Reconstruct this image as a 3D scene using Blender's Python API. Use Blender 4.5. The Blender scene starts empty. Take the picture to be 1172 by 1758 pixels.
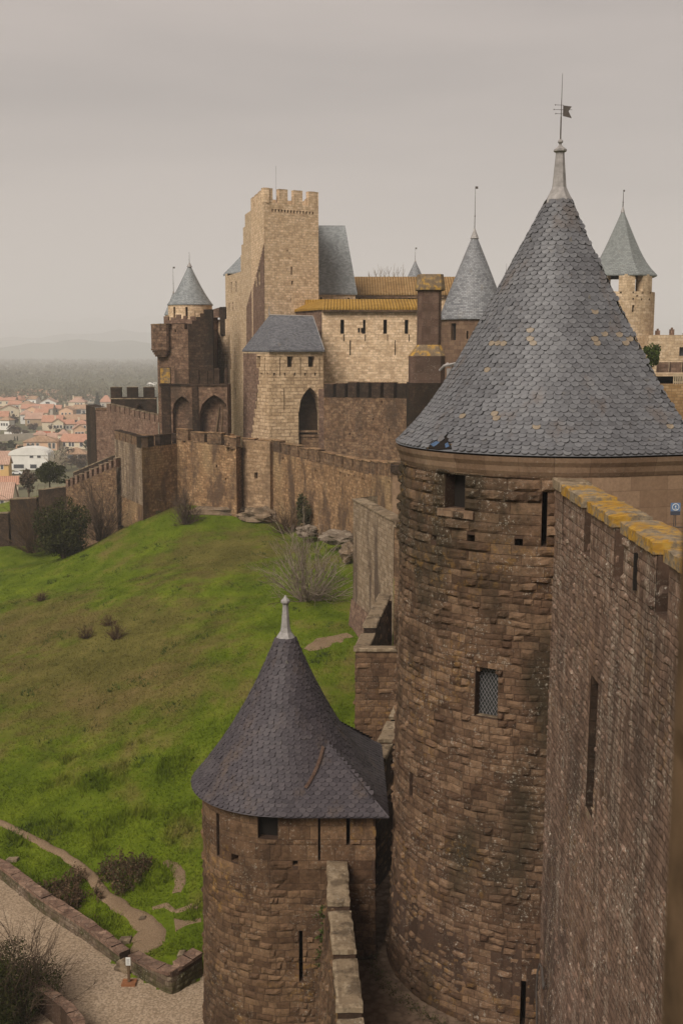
import bpy, math, random
import numpy as np
from mathutils import Vector, noise

rng = random.Random(11)
nrg = np.random.default_rng(5)
scene = bpy.context.scene
COL = scene.collection
# ------------------------------------------------------------------ camera model
F = 1953.0
CX, CY = 586.0, 879.0
T = math.radians(8.13)
ct, st = math.cos(T), math.sin(T)


def Z(py, Y):
    b = (CY - py) / F
    return Y * (-st + b * ct) / (ct + b * st)


def W(px, py, Y):
    b = (CY - py) / F
    s = Y / (ct + b * st)
    return Vector(((px - CX) / F * s, Y, s * (-st + b * ct)))


def G(px, py, z):
    b = (CY - py) / F
    s = z / (-st + b * ct)
    return Vector(((px - CX) / F * s, s * (ct + b * st), z))


def XY(px, Y, z=-8.0):
    return ((px - CX) / F * (Y * ct - z * st), Y)


def proj(p):
    d = p[1] * ct - p[2] * st
    return CX + F * p[0] / d, CY - F * (p[1] * st + p[2] * ct) / d


# ------------------------------------------------------------------ mesh builder
ORIGIN = {}


class MB:
    def __init__(s):
        s.v, s.f, s.uv, s.m, s.c = [], [], [], [], []

    def vert(s, p):
        s.v.append((p[0], p[1], p[2]))
        return len(s.v) - 1

    def face(s, pts, uv=None, m=0, c=None):
        i0 = len(s.v)
        s.v.extend([(p[0], p[1], p[2]) for p in pts])
        s.fi(list(range(i0, i0 + len(pts))), uv, m, c)

    def fi(s, idx, uv=None, m=0, c=None):
        if uv is None:
            P = [s.v[i] for i in idx]
            a, b, d = P[0], P[1], P[2]
            ux, uy, uz = b[0] - a[0], b[1] - a[1], b[2] - a[2]
            wx, wy, wz = d[0] - a[0], d[1] - a[1], d[2] - a[2]
            nx, ny, nz = uy * wz - uz * wy, uz * wx - ux * wz, ux * wy - uy * wx
            L = math.sqrt(nx * nx + ny * ny + nz * nz) or 1
            nx, ny, nz = nx / L, ny / L, nz / L
            h = math.hypot(nx, ny)
            if h > .15:
                tx, ty = -ny / h, nx / h
                bx, by, bz = -nz * ty, nz * tx, nx * ty - ny * tx
                uv = [(p[0] * tx + p[1] * ty, p[0] * bx + p[1] * by + p[2] * bz) for p in P]
            else:
                uv = [(p[0], p[1]) for p in P]
        s.f.append(idx)
        s.uv.extend(uv)
        s.m.append(m)
        s.c.append(rng.random() if c is None else c)

    def box(s, a, b, m=0, c=None):
        x0, y0, z0 = a
        x1, y1, z1 = b
        s.prism([(x0, y0), (x1, y0), (x1, y1), (x0, y1)], z0, z1, m, c)

    def prism(s, poly, z0, z1, m=0, c=None, bottom=True):
        n = len(poly)
        zz0 = z0 if isinstance(z0, (list, tuple)) else [z0] * n
        zz1 = z1 if isinstance(z1, (list, tuple)) else [z1] * n
        c = rng.random() if c is None else c
        for i in range(n):
            j = (i + 1) % n
            p, q = poly[i], poly[j]
            s.face([(p[0], p[1], zz0[i]), (q[0], q[1], zz0[j]), (q[0], q[1], zz1[j]), (p[0], p[1], zz1[i])], None, m, c)
        s.face([(poly[i][0], poly[i][1], zz1[i]) for i in range(n)], None, m, c)
        if bottom:
            s.face([(poly[i][0], poly[i][1], zz0[i]) for i in reversed(range(n))], None, m, c)

    def lathe(s, cx, cy, prof, n=16, m=0, ph=0.0, rmid=None):
        """prof: list of (r,z) from bottom to top"""
        rm = rmid or max(r for r, z in prof)
        L = [0]
        for k in range(1, len(prof)):
            L.append(L[-1] + math.hypot(prof[k][0] - prof[k - 1][0], prof[k][1] - prof[k - 1][1]))
        ring = []
        for r, z in prof:
            ring.append([s.vert((cx + r * math.cos(ph + 2 * math.pi * i / n), cy + r * math.sin(ph + 2 * math.pi * i / n), z)) for i in range(n)])
        for k in range(len(prof) - 1):
            for i in range(n):
                j = (i + 1) % n
                u0, u1 = 2 * math.pi * i / n * rm, 2 * math.pi * (i + 1) / n * rm
                if prof[k + 1][0] < 1e-4:
                    s.fi([ring[k][i], ring[k][j], ring[k + 1][i]], [(u0, L[k]), (u1, L[k]), ((u0 + u1) / 2, L[k + 1])], m)
                else:
                    s.fi([ring[k][i], ring[k][j], ring[k + 1][j], ring[k + 1][i]], [(u0, L[k]), (u1, L[k]), (u1, L[k + 1]), (u0, L[k + 1])], m)

    def tube(s, pts, rad, n=4, m=0):
        rings = []
        c = rng.random()
        for k, p in enumerate(pts):
            p = Vector(p)
            d = (Vector(pts[min(k + 1, len(pts) - 1)]) - Vector(pts[max(k - 1, 0)]))
            if d.length < 1e-6:
                d = Vector((0, 0, 1))
            d.normalize()
            a = d.cross(Vector((0, 0, 1)) if abs(d.z) < .9 else Vector((1, 0, 0))).normalized()
            b = d.cross(a)
            r = rad[k] if isinstance(rad, (list, tuple)) else rad
            rings.append([s.vert(p + (a * math.cos(2 * math.pi * i / n) + b * math.sin(2 * math.pi * i / n)) * r) for i in range(n)])
        for k in range(len(pts) - 1):
            for i in range(n):
                j = (i + 1) % n
                s.fi([rings[k][i], rings[k][j], rings[k + 1][j], rings[k + 1][i]], [(0, 0)] * 4, m, c)
        s.fi(list(reversed(rings[0])), [(0, 0)] * n, m, c)
        s.fi(rings[-1], [(0, 0)] * n, m, c)

    def build(s, name, mats, parent=None, smooth=False):
        o3 = ORIGIN.get(parent.name if parent else None, (0, 0, 0))
        me = bpy.data.meshes.new(name)
        nv = len(s.v)
        v = np.array(s.v, dtype=np.float32).reshape(-1, 3) - np.array(o3, dtype=np.float32)
        me.vertices.add(nv)
        me.vertices.foreach_set('co', v.ravel())
        ln = np.array([len(f) for f in s.f], dtype=np.int32)
        me.loops.add(int(ln.sum()))
        me.loops.foreach_set('vertex_index', np.array([i for f in s.f for i in f], dtype=np.int32))
        me.polygons.add(len(ln))
        me.polygons.foreach_set('loop_start', np.concatenate(([0], np.cumsum(ln)[:-1])).astype(np.int32))
        me.polygons.foreach_set('material_index', np.array(s.m, dtype=np.int32))
        if smooth:
            me.polygons.foreach_set('use_smooth', np.ones(len(ln), dtype=bool))
        else:
            me.polygons.foreach_set('use_smooth', np.zeros(len(ln), dtype=bool))
        me.update(calc_edges=True)
        uvl = me.uv_layers.new(name='UVMap')
        uvl.data.foreach_set('uv', np.array(s.uv, dtype=np.float32).ravel())
        at = me.attributes.new('rnd', 'FLOAT', 'FACE')
        at.data.foreach_set('value', np.array(s.c, dtype=np.float32))
        for mt in (mats if isinstance(mats, (list, tuple)) else [mats]):
            me.materials.append(mt)
        me.validate()
        o = bpy.data.objects.new(name, me)
        COL.objects.link(o)
        if parent:
            o.parent = parent
            ORIGIN[o.name] = o3
        return o


def thing(name, label, cat, loc=(0, 0, 0), group=None):
    o = bpy.data.objects.new(name, None)
    o.empty_display_size = .3
    COL.objects.link(o)
    o.location = loc
    ORIGIN[o.name] = tuple(loc)
    o['label'] = label
    o['category'] = cat
    if group:
        o['group'] = group
    return o


def tag(o, label, cat, group=None, kind=None):
    o['label'] = label
    o['category'] = cat
    if group:
        o['group'] = group
    if kind:
        o['kind'] = kind
    return o


def struct(mb, name, mats, smooth=False):
    o = mb.build(name, mats, None, smooth)
    o['kind'] = 'structure'
    return o


# ------------------------------------------------------------------ wall paths and shells
class Path:
    """polyline in plan; outward is to the right of travel."""

    def __init__(s, pts, closed=False, bat=None):
        s.p = [tuple(p[:2]) for p in pts]
        s.closed = closed
        if closed:
            s.p.append(s.p[0])
        s.s = [0.0]
        for i in range(1, len(s.p)):
            s.s.append(s.s[-1] + math.dist(s.p[i], s.p[i - 1]))
        s.L = s.s[-1]
        s.bat = bat
        n = []
        for i in range(len(s.p) - 1):
            dx, dy = s.p[i + 1][0] - s.p[i][0], s.p[i + 1][1] - s.p[i][1]
            l = math.hypot(dx, dy)
            n.append((dy / l, -dx / l))
        s.n = n
        vn = []
        for i in range(len(s.p)):
            a = n[i - 1] if i > 0 else (n[-1] if closed else n[0])
            b = n[i] if i < len(n) else (n[0] if closed else n[-1])
            x, y = a[0] + b[0], a[1] + b[1]
            l = math.hypot(x, y) or 1
            k = 1 / max(.5, (1 + a[0] * b[0] + a[1] * b[1]) / 2) ** .5
            vn.append((x / l * k, y / l * k))
        s.vn = vn

    def seg(s, t):
        lo, hi = 0, len(s.p) - 2
        while lo < hi:
            m = (lo + hi) // 2
            if s.s[m + 1] < t - 1e-9:
                lo = m + 1
            else:
                hi = m
        return lo

    def at(s, t, z=0, off=0.0):
        if s.closed:
            t = t % s.L
        t = min(max(t, 0), s.L)
        i = s.seg(t)
        f = (t - s.s[i]) / (s.s[i + 1] - s.s[i])
        a, b = s.p[i], s.p[i + 1]
        nx = s.vn[i][0] * (1 - f) + s.vn[i + 1][0] * f
        ny = s.vn[i][1] * (1 - f) + s.vn[i + 1][1] * f
        o = off + (s.bat(z) if s.bat else 0)
        return (a[0] * (1 - f) + b[0] * f + nx * o, a[1] * (1 - f) + b[1] * f + ny * o, z)

    def find(s, px, py):
        """arc length + z of the front-facing point seen at this spot"""
        best = None
        n = max(60, int(s.L / .02))
        n = min(n, 4000)
        for k in range(n + 1):
            t = s.L * k / n
            i = s.seg(t)
            x, y, _ = s.at(t)
            if s.n[i][0] * (-x) + s.n[i][1] * (-y) <= 0:
                continue
            z = Z(py, y)
            d = abs(proj((x, y, z))[0] - px)
            if best is None or d < best[0] - 1e-6:
                best = (d, t, z)
        return best[1], best[2]

    def op(s, px0, px1, py0, py1, **k):
        pm = (py0 + py1) / 2
        a, _ = s.find(px0, pm)
        b, _ = s.find(px1, pm)
        _, zt = s.find((px0 + px1) / 2, py0)
        _, zb = s.find((px0 + px1) / 2, py1)
        d = dict(s0=min(a, b), s1=max(a, b), z0=zb, z1=zt, kind='rect', depth=.6)
        d.update(k)
        return d


def arch_top(op, t):
    """height of the opening's head at arc length t"""
    if op['kind'] == 'rect':
        return op['z1']
    w = op['s1'] - op['s0']
    h = min(op.get('rise', w * .85), (op['z1'] - op['z0']) * .8)
    x = abs((t - op['s0']) / w * 2 - 1)
    if op['kind'] == 'round':
        y = math.sqrt(max(0, 1 - x * x))
    else:
        y = math.sqrt(max(0, 1 - ((x + 1) / 2) ** 2)) / math.sqrt(.75)
    return op['z1'] - h + h * y


def shell(mb, path, zb, zt, ops=(), m=0, s0=None, s1=None, off=0.0):
    fb = zb if callable(zb) else (lambda t: zb)
    ft = zt if callable(zt) else (lambda t: zt)
    s0 = 0 if s0 is None else s0
    s1 = path.L if s1 is None else s1
    B = {s0, s1}
    for t in path.s:
        if s0 < t < s1:
            B.add(t)
    for o in ops:
        n = 1 if o['kind'] == 'rect' else 10
        for k in range(n + 1):
            t = o['s0'] + (o['s1'] - o['s0']) * k / n
            if s0 < t < s1:
                B.add(t)
    B = sorted(B)
    zs = [0]
    for a, b in zip(B, B[1:]):
        if b - a < 1e-5:
            continue
        mid = (a + b) / 2
        cur = sorted([o for o in ops if o['s0'] < mid < o['s1']], key=lambda o: o['z0'])
        lo = (fb(a), fb(b))
        spans = []
        for o in cur:
            spans.append((lo, (o['z0'], o['z0'])))
            lo = (arch_top(o, a), arch_top(o, b))
        spans.append((lo, (ft(a), ft(b))))
        for l, h in spans:
            if max(h[0] - l[0], h[1] - l[1]) < 1e-4:
                continue
            nz = 1
            if path.bat:
                nz = 6
            for k in range(nz):
                q = [l[i] + (h[i] - l[i]) * k / nz for i in (0, 1)]
                r = [l[i] + (h[i] - l[i]) * (k + 1) / nz for i in (0, 1)]
                mb.face([path.at(a, q[0], off), path.at(b, q[1], off), path.at(b, r[1], off), path.at(a, r[0], off)],
                        [(a, q[0]), (b, q[1]), (b, r[1]), (a, r[0])], m)


def recess(mb, path, o, off=0.0, m_side=0, m_back=1):
    """sides and back of one opening"""
    n = 1 if o['kind'] == 'rect' else 10
    d = o['depth']
    T_ = [o['s0'] + (o['s1'] - o['s0']) * k / n for k in range(n + 1)]
    z0 = o['z0']
    back = []
    c = (o['s0'] + o['s1']) / 2

    def bk(t, z):
        a = path.at(t, z, off)
        i = path.seg(min(max(c % path.L if path.closed else c, 0), path.L))
        nx, ny = path.n[i]
        return (a[0] - nx * d, a[1] - ny * d, z)

    for a, b in zip(T_, T_[1:]):
        ha, hb = arch_top(o, a), arch_top(o, b)
        mb.face([path.at(b, hb, off), path.at(a, ha, off), bk(a, ha), bk(b, hb)], None, m_side)
        mb.face([path.at(a, z0, off), path.at(b, z0, off), bk(b, z0), bk(a, z0)], None, m_side)
        mb.face([bk(a, z0), bk(b, z0), bk(b, hb), bk(a, ha)], None, m_back)
    a, b = T_[0], T_[-1]
    mb.face([path.at(a, z0, off), bk(a, z0), bk(a, arch_top(o, a)), path.at(a, arch_top(o, a), off)], None, m_side)
    mb.face([bk(b, z0), path.at(b, z0, off), path.at(b, arch_top(o, b), off), bk(b, arch_top(o, b))], None, m_side)


def open_parts(parent, path, ops, mats, off=0.0):
    for o in ops:
        if o.get('hole'):
            continue
        mb = MB()
        recess(mb, path, o, off)
        w = o['s1'] - o['s0']
        nm = o.get('name') or ('arrow_slit' if w < .3 else ('archway' if o['kind'] == 'arch' else 'window'))
        mb.build(nm, mats, parent)


def holes(mb, path, ops, off=0.0, m_back=1):
    for o in ops:
        if o.get('hole'):
            recess(mb, path, o, off, 0, m_back)


def merlons(parent, p, q, z0a, z0b, h, w, gap, th, mats, cop=None, start=0.0, name='merlon', rag=.0):
    """a row of merlons standing on the wall head from p to q; outward = right of travel"""
    L = math.dist(p, q)
    d = ((q[0] - p[0]) / L, (q[1] - p[1]) / L)
    nn = (d[1], -d[0])
    t = start
    out = []
    while t < L - .2:
        e = min(t + w * rng.uniform(1 - rag, 1 + rag), L)
        f = (t + e) / 2 / L
        z0 = z0a + (z0b - z0a) * f
        hh = h * rng.uniform(1 - rag, 1 + rag * .5)
        a, b = (p[0] + d[0] * t, p[1] + d[1] * t), (p[0] + d[0] * e, p[1] + d[1] * e)
        zl = min(z0a + (z0b - z0a) * t / L, z0a + (z0b - z0a) * e / L) - .02
        mb = MB()
        mb.prism([a, b, (b[0] - nn[0] * th, b[1] - nn[1] * th), (a[0] - nn[0] * th, a[1] - nn[1] * th)], zl, z0 + hh)
        o = mb.build(name, mats, parent)
        out.append(o)
        if cop:
            cmat, ch, ov = cop
            mc = MB()
            a2, b2 = (a[0] - d[0] * ov + nn[0] * ov, a[1] - d[1] * ov + nn[1] * ov), (b[0] + d[0] * ov + nn[0] * ov, b[1] + d[1] * ov + nn[1] * ov)
            tt = th + 2 * ov
            slab(mc, [a2, b2, (b2[0] - nn[0] * tt, b2[1] - nn[1] * tt), (a2[0] - nn[0] * tt, a2[1] - nn[1] * tt)], z0 + hh + .003, ch)
            mc.build('coping', cmat, o)
        t = e + gap
    return out


def slab(mb, quad, z, h, nx=10, ny=4, rough=.03):
    """worn stone slab: top surface with irregular edges"""
    A, B, C, D = [Vector((q[0], q[1], 0)) for q in quad]
    top = {}
    sd = rng.random() * 100
    for i in range(nx + 1):
        for j in range(ny + 1):
            u, v = i / nx, j / ny
            p = (A * (1 - u) + B * u) * (1 - v) + (D * (1 - u) + C * u) * v
            e = (i in (0, nx)) or (j in (0, ny))
            g = noise.noise(Vector((p.x * 3 + sd, p.y * 3, 0))) * rough
            if e:
                p = p + Vector((noise.noise(Vector((p.x * 4, p.y * 4, sd))), noise.noise(Vector((p.x * 4, p.y * 4, sd + 9))), 0)) * rough
            top[i, j] = mb.vert((p.x, p.y, z + h + g - (.025 if e else 0)))
    c = rng.random()
    for i in range(nx):
        for j in range(ny):
            mb.fi([top[i, j], top[i + 1, j], top[i + 1, j + 1], top[i, j + 1]], None, 0, c)
    loop = [(i, 0) for i in range(nx)] + [(nx, j) for j in range(ny)] + [(i, ny) for i in range(nx, 0, -1)] + [(0, j) for j in range(ny, 0, -1)]
    low = {}
    for k in loop:
        p = mb.v[top[k]]
        low[k] = mb.vert((p[0], p[1], z))
    for k in range(len(loop)):
        a, b = loop[k], loop[(k + 1) % len(loop)]
        mb.fi([low[a], low[b], top[b], top[a]], None, 0, c)
    mb.fi([low[k] for k in reversed(loop)], None, 0, c)


def thick_wall(mb, p, q, th, zb, zta, ztb, m=0, bat=0.0):
    L = math.dist(p, q)
    n = ((q[1] - p[1]) / L, -(q[0] - p[0]) / L)
    pi, qi = (p[0] - n[0] * th, p[1] - n[1] * th), (q[0] - n[0] * th, q[1] - n[1] * th)
    zba, zbb = zb if isinstance(zb, (tuple, list)) else (zb, zb)
    po, qo = (p[0] + n[0] * bat, p[1] + n[1] * bat), (q[0] + n[0] * bat, q[1] + n[1] * bat)
    mb.face([(*po, zba), (*qo, zbb), (*q, ztb), (*p, zta)], None, m)
    mb.face([(*qi, zbb), (*pi, zba), (*pi, zta), (*qi, ztb)], None, m)
    mb.face([(*p, zta), (*q, ztb), (*qi, ztb), (*pi, zta)], None, m)
    mb.face([(*pi, zba), (*po, zba), (*p, zta), (*pi, zta)], None, m)
    mb.face([(*qo, zbb), (*qi, zbb), (*qi, ztb), (*q, ztb)], None, m)


# ------------------------------------------------------------------ modelled stones
def stones(mb, path, s0, s1, zb, zt, rowh, sw, relief, ops=(), nx=5, nz=4, jit=.5, m=0, prot=.5, warp=.0):
    """courses of separate bossed stones, split round the openings"""
    cuts = sorted({zb, zt} | {o['z0'] for o in ops if zb < o['z0'] < zt and not o.get('hole')} | {o['z1'] for o in ops if zb < o['z1'] < zt and not o.get('hole')})
    rows = []
    for a, b in zip(cuts, cuts[1:]):
        rh = rowh((a + b) / 2) if callable(rowh) else rowh
        n = max(1, round((b - a) / rh))
        ed = [a + (b - a) * k / n + (rng.uniform(-.12, .12) * rh if 0 < k < n else 0) for k in range(n + 1)]
        rows += list(zip(ed, ed[1:]))
    for za, zc in rows:
        zm = (za + zc) / 2
        w0 = sw(zm) if callable(sw) else sw
        rl = relief(zm) if callable(relief) else relief
        blk = sorted([(o['s0'], o['s1']) for o in ops if (za <= (o['z0'] + o['z1']) / 2 < zc if o.get('hole') else o['z0'] < zm < o['z1'])])
        iv, cur = [], s0
        for a, b in blk:
            if a > cur:
                iv.append((cur, min(a, s1)))
            cur = max(cur, b)
        if cur < s1:
            iv.append((cur, s1))
        for a, b in iv:
            t = a
            first = True
            while t < b - .02:
                w = w0 * rng.uniform(1 - jit, 1 + jit)
                if first:
                    w *= rng.uniform(.4, 1)
                    first = False
                e = t + w
                if b - e < w0 * .35:
                    e = b
                c = rng.random()
                d = rl * (rng.random() ** 2 * 1.5 + .25)
                if rng.random() > prot:
                    d *= .3
                e0_ = rl * rng.uniform(-.25, .12)
                sd = rng.random() * 50
                ids = []
                g = min(.006, (e - t) * .04)
                for k in range(nz + 1):
                    v = k / nz
                    row = []
                    for i in range(nx + 1):
                        u = i / nx
                        edge = min(u, 1 - u, v, 1 - v)
                        prof = (1 - abs(2 * u - 1) ** 5) * (1 - abs(2 * v - 1) ** 4)
                        s_ = t + g + (e - t - 2 * g) * u
                        z_ = za + g + (zc - za - 2 * g) * v
                        hn = noise.noise(Vector((s_ * 6, z_ * 6, sd)))
                        o_ = -.012 + e0_ * prof + d * prof * (1 + .9 * hn)
                        if 0 < i < nx and 0 < k < nz:
                            s_ += rng.uniform(-.1, .1) * (e - t) / nx
                        wx = noise.noise(Vector((s_ * 1.3, z_ * 1.3, 3.1))) * warp
                        wz = noise.noise(Vector((s_ * 1.9, z_ * 1.9, 7.7))) * warp + noise.noise(Vector((s_ * 5, z_ * 5, 1.7))) * warp * .35
                        if not (s0 + .05 < s_ < s1 - .05 and zb + .1 < z_ < zt - .1) or any(q['s0'] - .3 < s_ < q['s1'] + .3 and q['z0'] - .2 < z_ < q['z1'] + .2 for q in ops):
                            wx = wz = 0
                        row.append(mb.vert(path.at(s_ + wx, z_ + wz, o_)))
                    ids.append(row)
                for k in range(nz):
                    for i in range(nx):
                        mb.fi([ids[k][i], ids[k][i + 1], ids[k + 1][i + 1], ids[k + 1][i]],
                              [(t, za)] * 4, m, c)
                t = e


# ------------------------------------------------------------------ slates
def slate(mb, P, eu, ev, n, w, h, th, c, m=0, arc=5):
    """one round-tailed slate: P = middle of its tail line, ev points down the slope"""
    hw = w * .5
    tail = h * .66
    up = P - ev * (h * 1.25)
    body = P - ev * (tail)
    top = [up - eu * hw * .97 + n * .003, up + eu * hw * .97 + n * .003]
    low = []
    for k in range(arc + 1):
        a = math.pi * k / arc
        low.append(body + eu * (hw * .97 * math.cos(a)) + ev * (tail * math.sin(a)) + n * th)
    i0 = len(mb.v)
    for p in [top[1], top[0]]:
        mb.v.append(tuple(p))
    for p in reversed(low):
        mb.v.append(tuple(p))
    k = len(low)
    idx = list(range(i0, i0 + 2 + k))
    idx.reverse()
    mb.fi(idx, [(0, 0)] * len(idx), m, c)
    j0 = len(mb.v)
    for p in reversed(low):
        mb.v.append(tuple(p - n * (th * 1.0)))
    for q in range(k - 1):
        a, b = i0 + 2 + q, i0 + 3 + q
        mb.fi([b, a, j0 + q, j0 + q + 1][::-1], [(0, 0)] * 4, m, c)


def loft_roof(mb, bot, zb, top, zt, g, w, h, th, skip=None, colour=None, m=0, jit=.01):
    """bot/top: closed loops with the same number of points (CCW); g(v): how far out the roof is at v (0 top, 1 eave)"""
    N = len(bot)
    bot = np.array(bot)
    top = np.array(top)

    def P(s, v):
        s = (s % 1.0) * N
        i = int(s) % N
        f = s - int(s)
        j = (i + 1) % N
        b = bot[i] * (1 - f) + bot[j] * f
        t = top[i] * (1 - f) + top[j] * f
        xy = t + (b - t) * g(v)
        return Vector((xy[0], xy[1], zt + (zb - zt) * v))

    # slope length table
    vs = np.linspace(0, 1, 200)
    pts = [P(.3, v) for v in vs]
    L = [0]
    for a, b in zip(pts, pts[1:]):
        L.append(L[-1] + (b - a).length)
    L = np.array(L)
    rows = int(round(L[-1] / h))
    # underlay
    M = 96
    K = 14
    ids = [[mb.vert(P(i / M, k / K) - Vector((0, 0, .03))) for i in range(M)] for k in range(K + 1)]
    for k in range(K):
        for i in range(M):
            mb.fi([ids[k][i], ids[k + 1][i], ids[k + 1][(i + 1) % M], ids[k][(i + 1) % M]], [(0, 0)] * 4, m, .5)
    for r in range(1, rows + 1):
        v = float(np.interp(L[-1] * r / rows, L, vs))
        ring = [P(i / 120, v) for i in range(120)]
        per = sum((ring[i] - ring[(i + 1) % 120]).length for i in range(120))
        n = max(8, int(round(per / w)))
        ph_ = rng.uniform(-.12, .12)
        # arc-length parameter along the row
        cl = [0]
        for i in range(120):
            cl.append(cl[-1] + (ring[(i + 1) % 120] - ring[i]).length)
        for q in range(n):
            a = (q + (.5 if r % 2 else 0) + ph_ + rng.uniform(-.07, .07)) / n * per % per
            s = float(np.interp(a, cl, np.linspace(0, 1, 121)))
            c0 = P(s, v)
            if skip and skip(c0, v):
                continue
            eu = (P(s + .002, v) - P(s - .002, v)).normalized()
            ev = (P(s, min(v + .005, 1)) - P(s, v - .01)).normalized()
            nn = ev.cross(eu).normalized()
            if nn.z < 0:
                nn = -nn
            eu = nn.cross(ev).normalized() if nn.cross(ev).dot(eu) > 0 else -nn.cross(ev).normalized()
            an = rng.gauss(0, .035 if rng.random() > .02 else .22)
            if rng.random() < .004:
                continue
            eu2 = (eu + ev * an).normalized()
            ev2 = (ev - eu * an).normalized()
            slate(mb, c0 + ev * rng.gauss(0, jit) + nn * rng.uniform(0, .006), eu2, ev2, nn, per / n * 1.0, h * rng.uniform(.97, 1.05), th * rng.uniform(.7, 1.5),
                  colour(c0, v) if colour else rng.random(), m)
    return P


def slate_plane(mb, poly, w, h, th, m=0, colour=None):
    """slates laid over a flat polygon whose first edge is the eave"""
    P = [Vector(p) for p in poly]
    eu = (P[1] - P[0]).normalized()
    n = (P[1] - P[0]).cross(P[2] - P[0]).normalized()
    if n.z < 0:
        n = -n
    ev = n.cross(eu).normalized()
    if ev.z > 0:
        ev = -ev
    q = [((p - P[0]).dot(eu), (p - P[0]).dot(-ev)) for p in P]
    mb.face([p - n * .02 for p in P], [(0, 0)] * len(P), m, .5)
    H = max(b for a, b in q)

    def inside(x, y):
        c = False
        for i in range(len(q)):
            (x1, y1), (x2, y2) = q[i], q[i - 1]
            if (y1 > y) != (y2 > y) and x < (x2 - x1) * (y - y1) / (y2 - y1) + x1:
                c = not c
        return c

    x0, x1 = min(a for a, b in q), max(a for a, b in q)
    for r in range(int(H / h) + 1):
        y = r * h
        x = x0 + (w / 2 if r % 2 else 0)
        while x < x1 + w:
            if inside(x, y + h * .3):
                an = rng.gauss(0, .03)
                slate(mb, P[0] + eu * x - ev * y + n * rng.uniform(0, .005), (eu + ev * an).normalized(), (ev - eu * an).normalized(), n, w, h, th * rng.uniform(.7, 1.4),
                      colour() if colour else rng.random(), m)
            x += w
# ------------------------------------------------------------------ materials
class NT:
    def __init__(s, name):
        s.mat = bpy.data.materials.new(name)
        s.mat.use_nodes = True
        s.t = s.mat.node_tree
        s.t.nodes.clear()
        s.out = s.n('ShaderNodeOutputMaterial')

    def n(s, k, **a):
        x = s.t.nodes.new(k)
        for q, v in a.items():
            setattr(x, q, v)
        return x

    def l(s, a, b):
        s.t.links.new(a, b)

    def val(s, sock, v):
        if hasattr(v, 'is_output') or isinstance(v, bpy.types.NodeSocket):
            s.l(v, sock)
        else:
            sock.default_value = v

    def pos(s):
        return s.n('ShaderNodeNewGeometry').outputs['Position']

    def uv(s):
        return s.n('ShaderNodeUVMap', uv_map='UVMap').outputs[0]

    def rnd(s):
        return s.n('ShaderNodeAttribute', attribute_name='rnd').outputs['Fac']

    def scale(s, vec, sc):
        x = s.n('ShaderNodeMapping')
        s.l(vec, x.inputs[0])
        x.inputs['Scale'].default_value = sc
        return x.outputs[0]

    def noise(s, vec, scale, det=4, rough=.6):
        x = s.n('ShaderNodeTexNoise')
        s.l(vec, x.inputs['Vector'])
        x.inputs['Scale'].default_value = scale
        x.inputs['Detail'].default_value = det
        x.inputs['Roughness'].default_value = rough
        return x.outputs[0]

    def voro(s, vec, scale, feat='F1'):
        x = s.n('ShaderNodeTexVoronoi', feature=feat)
        s.l(vec, x.inputs['Vector'])
        x.inputs['Scale'].default_value = scale
        return x

    def ramp(s, fac, stops, interp='LINEAR'):
        x = s.n('ShaderNodeValToRGB')
        s.l(fac, x.inputs[0])
        e = x.color_ramp.elements
        while len(e) < len(stops):
            e.new(.5)
        for i, (p, c) in enumerate(stops):
            e[i].position = p
            e[i].color = (*c, 1) if len(c) == 3 else c
        x.color_ramp.interpolation = interp
        return x.outputs[0]

    def step(s, fac, a, b, hi=1.0):
        x = s.n('ShaderNodeMapRange')
        s.l(fac, x.inputs[0])
        x.inputs[1].default_value, x.inputs[2].default_value = a, b
        x.inputs[3].default_value, x.inputs[4].default_value = 0, hi
        x.interpolation_type = 'SMOOTHSTEP'
        return x.outputs[0]

    def mix(s, f, a, b, mode='MIX'):
        x = s.n('ShaderNodeMix', data_type='RGBA', blend_type=mode)
        s.val(x.inputs[0], f)
        for sock, v in ((x.inputs[6], a), (x.inputs[7], b)):
            if isinstance(v, (tuple, list)):
                sock.default_value = (*v, 1) if len(v) == 3 else v
            else:
                s.l(v, sock)
        return x.outputs[2]

    def math(s, op, a, b=0.0):
        x = s.n('ShaderNodeMath', operation=op)
        s.val(x.inputs[0], a)
        s.val(x.inputs[1], b)
        return x.outputs[0]

    def vadd(s, a, b):
        x = s.n('ShaderNodeVectorMath', operation='ADD')
        s.l(a, x.inputs[0])
        s.l(b, x.inputs[1])
        return x.outputs[0]

    def vscale(s, a, k):
        x = s.n('ShaderNodeVectorMath', operation='SCALE')
        s.l(a, x.inputs[0])
        x.inputs['Scale'].default_value = k
        return x.outputs[0]

    def bump(s, h, strength=.5, dist=.05, prev=None):
        x = s.n('ShaderNodeBump')
        x.inputs['Strength'].default_value = strength
        x.inputs['Distance'].default_value = dist
        s.l(h, x.inputs['Height'])
        if prev is not None:
            s.l(prev, x.inputs['Normal'])
        return x.outputs[0]

    def done(s, col, rough=.9, normal=None, spec=.2, metal=0.0, alpha=None):
        b = s.n('ShaderNodeBsdfPrincipled')
        s.val(b.inputs['Base Color'], (*col, 1) if isinstance(col, (tuple, list)) else col)
        s.val(b.inputs['Roughness'], rough)
        b.inputs['Specular IOR Level'].default_value = spec
        b.inputs['Metallic'].default_value = metal
        if normal is not None:
            s.l(normal, b.inputs['Normal'])
        s.l(b.outputs[0], s.out.inputs[0])
        return s.mat


def sc(c, k):
    return tuple(min(1, x * k) for x in c)


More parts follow.
